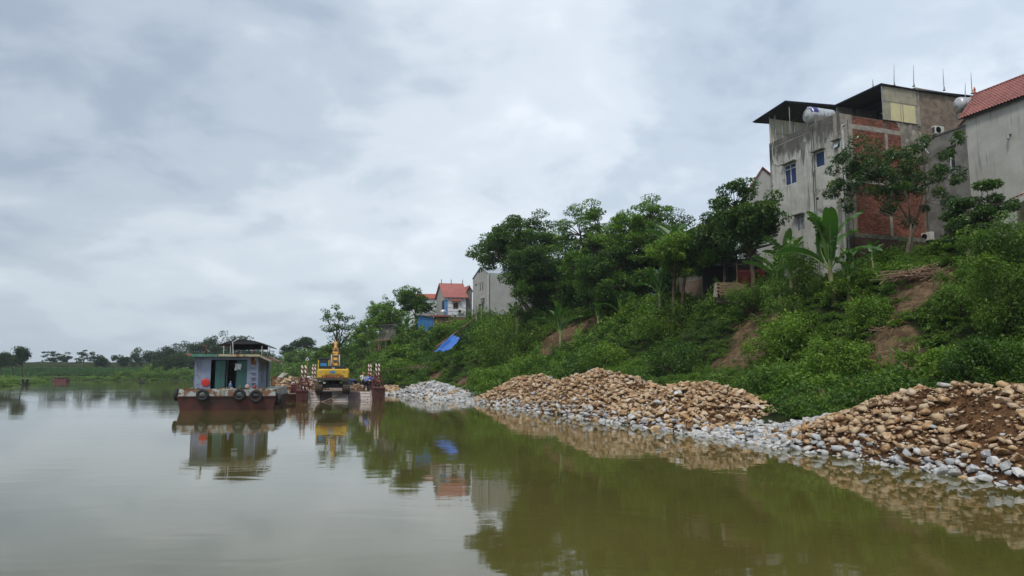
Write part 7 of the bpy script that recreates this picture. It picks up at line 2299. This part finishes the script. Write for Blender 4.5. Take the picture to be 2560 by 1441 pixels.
def person(label, P, face, lean, shirt, trousers, hat, arms, step=.12, side=0.0, hs=1.0, knee=.06):
    """face: heading; lean: torso angle from upright; arms: two (elbow, hand) offsets from the shoulder in the body frame"""
    t = thing('person', label, 'person', tuple(P), face)
    hip = Vector((0, 0, .88 * hs)); L = .52 * hs
    up = Vector((side, math.sin(lean), math.cos(lean))).normalized()
    ch, nk, hd = hip + up * L * .6, hip + up * L, hip + up * (L + .10) + Vector((0, .03, 0))
    hc = hd + (up * .6 + Vector((0, .25, .35))).normalized() * .13
    sh = [hip + up * L * .9 + Vector((s * .19, 0, 0)) for s in (-1, 1)]
    hips = [hip + Vector((s * .10, 0, -.04)) for s in (-1, 1)]
    kn = [Vector((s * .12, knee + s * step * .5, .46 * hs)) for s in (-1, 1)]
    ft = [Vector((s * .13, s * step, .06)) for s in (-1, 1)]; toe = [f + Vector((0, .16, -.03)) for f in ft]
    pts = [hip, ch, nk, hd, hc]; rad = [.13, .15, .065, .07, .10]; E = [(0, 1), (1, 2), (2, 3), (3, 4)]
    elb, hnd = [], []
    for k in range(2):
        e = sh[k] + Vector(arms[k][0]); h = sh[k] + Vector(arms[k][1]); elb.append(e); hnd.append(h)
        b = len(pts); pts += [sh[k], e, h]; rad += [.065, .045, .032]; E += [(1, b), (b, b + 1), (b + 1, b + 2)]
        d = (h - e).normalized()
        for j in range(5):
            b2 = len(pts); off = Vector(((j - 2) * .018, .01 * (j == 0), 0)); pts += [h + d * .06 + off * .7, h + d * (.10 + .02 * (j in (1, 2, 3))) + off * 1.4 + Vector((0, .01, -.01))]; rad += [.011, .009]; E += [(b + 2, b2), (b2, b2 + 1)]
        b = len(pts); pts += [hips[k], kn[k], ft[k], toe[k]]; rad += [.09, .062, .045, .035]; E += [(0, b), (b, b + 1), (b + 1, b + 2), (b + 2, b + 3)]
    skin_obj('body', pts, E, rad, SKIN, t)
    q = [hip + up * -.03, ch, nk - up * .03]; r2 = [.155, .185, .09]; e2 = [(0, 1), (1, 2)]
    for k in range(2): b = len(q); q += [sh[k], elb[k], elb[k].lerp(hnd[k], .8)]; r2 += [.085, .065, .05]; e2 += [(1, b), (b, b + 1), (b + 1, b + 2)]
    skin_obj('shirt', q, e2, r2, shirt, t)
    q = [hip]; r2 = [.15]; e2 = []
    for k in range(2): b = len(q); q += [hips[k], kn[k], ft[k] + Vector((0, 0, .05))]; r2 += [.115, .085, .07]; e2 += [(0, b), (b, b + 1), (b + 1, b + 2)]
    skin_obj('trousers', q, e2, r2, trousers, t)
    q = MB(); Mh = Vector((0, 0, 1)).rotation_difference((up * .7 + Vector((0, .12, .6))).normalized()).to_matrix(); brim = hat[1]
    q.lathe([(brim, -.015), (brim, 0), (.115, .02), (.11, .07), (.075, .12), (.02, .135)], 14, c=hc + Mh @ Vector((0, 0, .03)), M=Mh); q.build('hat', hat[0], t, smooth=True)
    q = MB(); fd = (Vector((0, .9, 0)) - up * .2).normalized(); q.box(hc + fd * .105, (.025, .03, .035)); [q.box(hc + fd * .088 + Vector((s * .035, 0, .02)), (.02, .01, .012)) for s in (-1, 1)]; q.build('face', SKIN, t)
    return t


col_ = lambda n, c: surf(n, c, tuple(x * .8 for x in c), 5, .85, bump=.1)
BLUES, WHITES, ROYAL, NAVYT, DKT, GREENH, YELH, ORH, BRH = (col_('light_blue_shirt', (.16, .25, .62)), col_('white_shirt', (.60, .62, .60)), col_('royal_blue_shirt', (.05, .11, .45)), col_('navy_trousers', (.018, .02, .035)),
    col_('dark_trousers', (.03, .03, .032)), col_('green_helmet', (.05, .16, .09)), col_('yellow_hat', (.60, .44, .10)), col_('orange_hat', (.50, .16, .07)), col_('brown_cap', (.10, .06, .04)))
down = ((0, .02, -.27), (0, .08, -.5)); reach = ((0, .12, -.22), (0, .25, -.42)); fwd = ((0, .2, -.16), (0, .42, -.2))
def pd(u, Y_, z=zdk): p = at(u, 960, Y_); p.z = z; return p
person('bending worker in a blue jacket and dark trousers beside the excavator', pd(889, 72.5), R(75), 1.25, ROYAL, NAVYT, (BRH, .12), (reach, reach), hs=.98)
person('standing worker in a white shirt and green helmet, farthest of the group', pd(904.5, 71.5), R(-20), .08, WHITES, DKT, (GREENH, .13), (down, reach), hs=1.02)
person('worker in a light blue shirt seen from behind at the ramp edge', pd(915, 66.3), R(-25), .5, BLUES, NAVYT, (ORH, .15), (reach, fwd), .16)
person('worker in a loose white shirt bending over right of the light blue one', pd(927, 67.8), R(50), 1.0, WHITES, DKT, (GREENH, .12), (reach, reach), hs=.97)
person('worker in royal blue with a yellow conical hat, bending at the striped posts', pd(936.5, 69.5), R(20), .9, ROYAL, NAVYT, (YELH, .24), (reach, reach))
person('worker with a brown cap standing behind the others at the posts', pd(935, 73.5), R(160), .1, ROYAL, DKT, (BRH, .13), (down, fwd))
person('worker with an orange hat between the white and blue shirts', pd(914.5, 71.0), R(150), .35, WHITES, DKT, (ORH, .16), (fwd, reach))

# ------------------------------------------------------------------ firewood, net, dead branches
def sticks(name, label, cat, c, rx, ry, h, n, seed, mat, lmin=.8, lmax=2.2, r0=.03, rz=0, part=True):
    r = random.Random(seed); t = thing(name, label, cat, tuple(c), rz)
    var = []
    for i in range(6):
        q = MB(); p = [Vector((x, r.uniform(-.05, .05), r.uniform(-.05, .05))) for x in (-.5, -.17, .17, .5)]; q.tube(p, [.5 * .05, .45 * .05, .4 * .05, .25 * .05], 5)
        var.append(q.mesh('stick', mat))
    for i in range(n):
        a, q_ = r.uniform(0, 6.28), math.sqrt(r.random()); L_ = r.uniform(lmin, lmax); w = r0 / .025 * r.uniform(.5, 1.4)
        link('stick', var[i % 6], t, (math.cos(a) * q_ * rx, math.sin(a) * q_ * ry, h * (1 - q_ * .7) * r.random() * .8), (r.uniform(0, 6.28), r.gauss(0, .2), r.gauss(0, .8) + (math.pi if r.random() < .5 else 0) + (r.choice([0, 0, 1.2]))), (L_, w, w))
    return t


def gpt(u, v, dz=0): p = hit(u, v); p.z = gz(p.x, p.y) + dz; return p
PB = surf('peeled_wood', (.42, .28, .19), (.25, .16, .11), 3, .85, bump=.3, obj_var=.5)
cpile = hit(2312, 694)
sticks('firewood_pile', 'wide pile of peeled branches and bamboo poles below the brick wall', 'firewood pile', (cpile.x, cpile.y, cpile.z - .15), 1.9, .7, .85, 190, 1, PB, .8, 2.4, .026, rz=.1)
c2p = hit(2165, 690); sticks('brush_pile', 'small tangle of dry brown twigs between two banana plants', 'brush pile', (c2p.x, c2p.y, c2p.z), .6, .5, .7, 60, 2, DRYWOOD, .4, 1.0, .012)
for i, (u, v, rx, n, L_, lab) in enumerate(((1895, 905, 1.2, 34, 1.3, 'dead roots and twigs on the brown clay low on the slope'), (2265, 905, .7, 22, 1.0, 'pale roots hanging over the clay streak above the near heap'), (2210, 840, .8, 18, 1.1, 'loose branches on the earth path of the upper slope'),
     (1400, 850, 1.6, 26, 1.5, 'dry roots spilling down the eroded clay under the grove'), (1075, 930, 2.4, 60, 2.4, 'grey dead branches tumbled above the grey stones'), (1180, 955, 1.8, 30, 1.8, 'thin dead twigs over the dark hollow beside the bright weeds'), (1760, 735, 1.2, 14, 1.6, 'old poles lying at the foot of the brick shed'))):
    p = hit(u, v); sticks('dead_branches', lab, 'dead branches', (p.x, p.y, p.z + .1), rx, rx * .8, .8 if n > 40 else .35, n, 20 + i, DRYWOOD, L_ * .5, L_ * 1.2, .016, rz=rnd.uniform(-.6, .6))
for (u, v, u2, v2, lab) in ((1985, 985, 2012, 1015, 'peeled log slanting down the slope above the pale rubble'), (2105, 790, 2112, 768, 'short pale stump standing out of the vines'), (1820, 860, 1880, 850, 'grey log lying across the clay low on the slope'), (1195, 975, 1205, 995, 'pale stake at the edge of the bright weeds'),
     (2250, 870, 2290, 858, 'broken branch at the head of the clay streak')):
    a = hit(u, v); b = at(u2, v2, a.y - .1 * (v2 - v) / 30); t = thing('log', lab, 'log', tuple(a))
    q = MB(); d = b - a; q.tube([(0, 0, .05), d * .5 + Vector((0, 0, .12)), d + Vector((0, 0, .1))], [.07, .06, .045], 7); q.build('wood', DRYWOOD, t, smooth=True)
# net fence
nf = [at(2290, 700, 39.5), at(2325, 672, 40.5), at(2398, 640, 41), at(2422, 655, 40.0)]
t = thing('net_fence', 'sagging brown net hung between posts behind the firewood', 'net', tuple(nf[1]))
m, nt, p, out = newmat('brown_net'); p.inputs['Base Color'].default_value = (.20, .155, .115, 1); p.inputs['Roughness'].default_value = .9
trn = N(nt, 'ShaderNodeBsdfTransparent'); mx = N(nt, 'ShaderNodeMixShader'); mx.inputs[0].default_value = .38; nt.links.new(p.outputs[0], mx.inputs[1]); nt.links.new(trn.outputs[0], mx.inputs[2]); nt.links.new(mx.outputs[0], out.inputs[0])
q = MB(); vs = []; n_ = 24
for i in range(n_ + 1):
    f = i / n_ * 3; k = min(int(f), 2); g = f - k; p_ = nf[k].lerp(nf[k + 1], g) - nf[1]
    for j in range(5): vs.append(p_ + Vector((.05 * math.sin(i * 1.3 + j), .06 * math.sin(i + j * 2), -.28 * j - .22 * 4 * g * (1 - g) * (1 - j / 4))))
q.add(vs, [(i * 5 + j, i * 5 + 5 + j, i * 5 + 6 + j, i * 5 + 1 + j) for i in range(n_) for j in range(4)]); q.build('net', m, t)
for k in (1, 2, 3):
    q = MB(); b = nf[k] - nf[1]; q.tube([b + Vector((0, 0, -1.6)), b + Vector((.02, 0, .12))], .035, 6); q.build('post', DRYWOOD, t)

# ------------------------------------------------------------------ far and left
pr_ = onz(131, 955.5)
t = thing('red_boat', 'small dark red roofed boat moored at the tip of the left bank', 'boat', (pr_.x + .1, pr_.y, 0), .05)
k_ = pr_.y / FPX
q = MB(); q.prism([(0, 0, 0), (31 * k_, 0, 0), (34 * k_, 0, 5 * k_), (-1 * k_, 0, 3.5 * k_)], (0, 1.6, 0)); q.build('hull', surf('maroon_hull', (.16, .035, .04), (.10, .03, .03), 2, .7), t)
q = MB(); q.box((15 * k_, .8, 7.5 * k_), (27 * k_, 1.3, 6 * k_)); q.build('cabin', surf('faded_red_cabin', (.26, .09, .09), (.17, .06, .06), 2, .8), t)
q = MB(); q.box((16 * k_, .8, 11 * k_), (33 * k_, 1.7, 1.1 * k_)); q.build('roof', surf('brown_roof', (.12, .06, .055)), t)
for i in range(4): q = MB(); q.box(((6 + 6 * i) * k_, .14, 8 * k_), (3 * k_, .04, 3.2 * k_)); q.build('window', BLACK, t)
pj = onz(60, 963)
t = thing('jetty', 'little landing stage with a flat board roof on crooked posts at the left bank', 'jetty', (pj.x, pj.y, 0)); k_ = pj.y / FPX
q = MB(); q.box((0, 0, 15 * k_), (36 * k_, 1.4, .9 * k_)); q.build('board_roof', BEAM, t)
q = MB(); q.bar((-2 * k_, 0, 0), (-4 * k_, 0, 15 * k_), .25); q.bar((3 * k_, .4, 0), (6 * k_, .3, 15 * k_), .3); q.bar((-2 * k_, .4, 4 * k_), (8 * k_, .4, 13 * k_), .15); q.build('posts', DARKM, t)
q = MB(); q.box((-15 * k_, 0, 1.6 * k_), (46 * k_, 1.6, 2.6 * k_)); q.build('pontoon', DARKM, t)
pf = onz(352, 958.5); k_ = pf.y / FPX
t = thing('rowing_boat', 'tiny dark rowing boat in the middle of the far water', 'boat', tuple(pf)); q = MB(); q.prism([(-5 * k_, 0, 0), (5 * k_, 0, 0), (6 * k_, 0, 2.4 * k_), (-6 * k_, 0, 2.4 * k_)], (0, 1, 0)); q.build('hull', DARKM, t, bevel=.05)
person('tiny figure in dark clothes sitting in the rowing boat on the far water', (pf.x, pf.y + .4, -.35), 1.2, .2, DKT, DKT, (GREENH, .13), (reach, reach), hs=.95)
up_ = at(190.5, 912, 262)
t = thing('utility_pole', 'thin pole with a bent lamp arm standing on the far dike', 'pole', (up_.x, up_.y, 5.4)); hh_ = at(190, 897, 262).z - 5.4
q = MB(); q.tube([(0, 0, 0), (0, 0, hh_)], [.16, .11], 6); q.build('pole', BARK, t); q = MB(); q.tube([(0, 0, hh_ - .05), (.6, 0, hh_ + .25), (1.4, 0, hh_ + .3)], .06, 5); q.build('arm', BARK, t)
# warning sign
ps = at(768, 897.5, 165)
t = thing('warning_sign', 'white triangular warning sign on a post among the green bank', 'sign', (ps.x, ps.y, ps.z - 1.6)); k_ = 165 / FPX
q = MB(); tri_o = [(-5.2 * k_, 0, 1.6 - 3.8 * k_), (5.2 * k_, 0, 1.6 - 3.8 * k_), (0, 0, 1.6 + 5.2 * k_)]; cc_ = Vector((0, 0, 1.6 - .8 * k_))
inn = [cc_ + (Vector(v) - cc_) * .55 for v in tri_o]
for i in range(3): j = (i + 1) % 3; q.prism([tri_o[i], tri_o[j], inn[j], inn[i]], (0, .05, 0))
q.build('triangle_border', WHITEW, t); q = MB(); q.prism([v + Vector((0, .02, 0)) for v in inn], (0, .02, 0)); q.build('plate', surf('dark_plate', (.03, .05, .05)), t)
q = MB(); q.tube([(0, .08, -1.5), (0, .08, 1.6 - 3.8 * k_)], .05, 5); q.build('post', YEL, t)
# earth path on the knoll
pp_ = [(700, 903), (709, 908), (716, 917), (718, 924), (713, 932), (706, 939), (700, 944)]
c = [hit(u, v, 120, 260) for u, v in pp_]
PATHM = surf('pale_path', (.42, .38, .31), (.32, .28, .22), 1, .95, bump=.3, world=True)
q = MB(); vs = []
yy = np.interp(np.linspace(0, 6, 25), range(7), [205, 201, 196, 190, 184, 178, 173])
uu = np.interp(np.linspace(0, 6, 25), range(7), [a for a, _ in pp_]); w0 = np.interp(np.linspace(0, 6, 25), range(7), [.5, .6, .8, 1.0, .9, .7, .6])
for u, Y_, w in zip(uu, yy, w0):
    x = at(u, 930, Y_).x
    for s in (-1, 1): vs.append((x + s * w * 1.0, Y_, gz(x, Y_) + .3))
q.add(vs, [(2 * i, 2 * i + 1, 2 * i + 3, 2 * i + 2) for i in range(24)]); o = q.build('path', PATHM); sd = o.modifiers.new('t', 'SOLIDIFY'); sd.thickness = .9; sd.offset = -1
tag(o, 'pale winding footpath climbing the knoll behind the barges', kind='structure')
phh = at(710, 905, 207)
t = thing('hut', 'small pale hut at the top of the footpath', 'hut', (phh.x, phh.y, phh.z - .5)); k_ = 207 / FPX
q = MB(); q.box((0, 0, 2 * k_), (9 * k_, 2, 9 * k_)); q.build('walls', surf('hut_wall', (.36, .34, .29)), t); q = MB(); q.box((1 * k_, -.2, 7.5 * k_), (12 * k_, 2.8, 1.4 * k_)); q.build('roof', TIN, t); q = MB(); q.box((1.5 * k_, -1.02, 1.5 * k_), (2.5 * k_, .05, 6 * k_)); q.build('door', DARKM, t)
t = thing('shelter', 'low dark roofed shelter half sunk in the trees above the warning sign', 'shelter', tuple(at(785, 890, 175))); k_ = 175 / FPX
q = MB(); q.box((0, 0, 0), (15 * k_, 2, 1.3 * k_), (0, .05, 0)); q.build('roof', BEAM, t); q = MB(); q.box((0, .8, -4 * k_), (11 * k_, .2, 7 * k_)); q.build('back', DARKM, t)
# ------------------------------------------------------------------ thin humid air
q = MB(); q.box((0, 0, 0), (1, 1, 1)); hz_ = q.mesh('haze', newmat('air')[0])
am = hz_.materials[0]; nt = am.node_tree; nt.nodes.clear(); o_ = nt.nodes.new('ShaderNodeOutputMaterial'); pv = nt.nodes.new('ShaderNodeVolumePrincipled')
pv.inputs['Color'].default_value = (.80, .88, .95, 1); pv.inputs['Density'].default_value = 0.00026; pv.inputs['Anisotropy'].default_value = 0.2
nt.links.new(pv.outputs[0], o_.inputs['Volume'])
ho = link('haze', hz_, None, (0, 1790, 15.5), None, (7200, 4620, 36))
tag(ho, 'thin humid air that pales the far bank', kind='stuff')
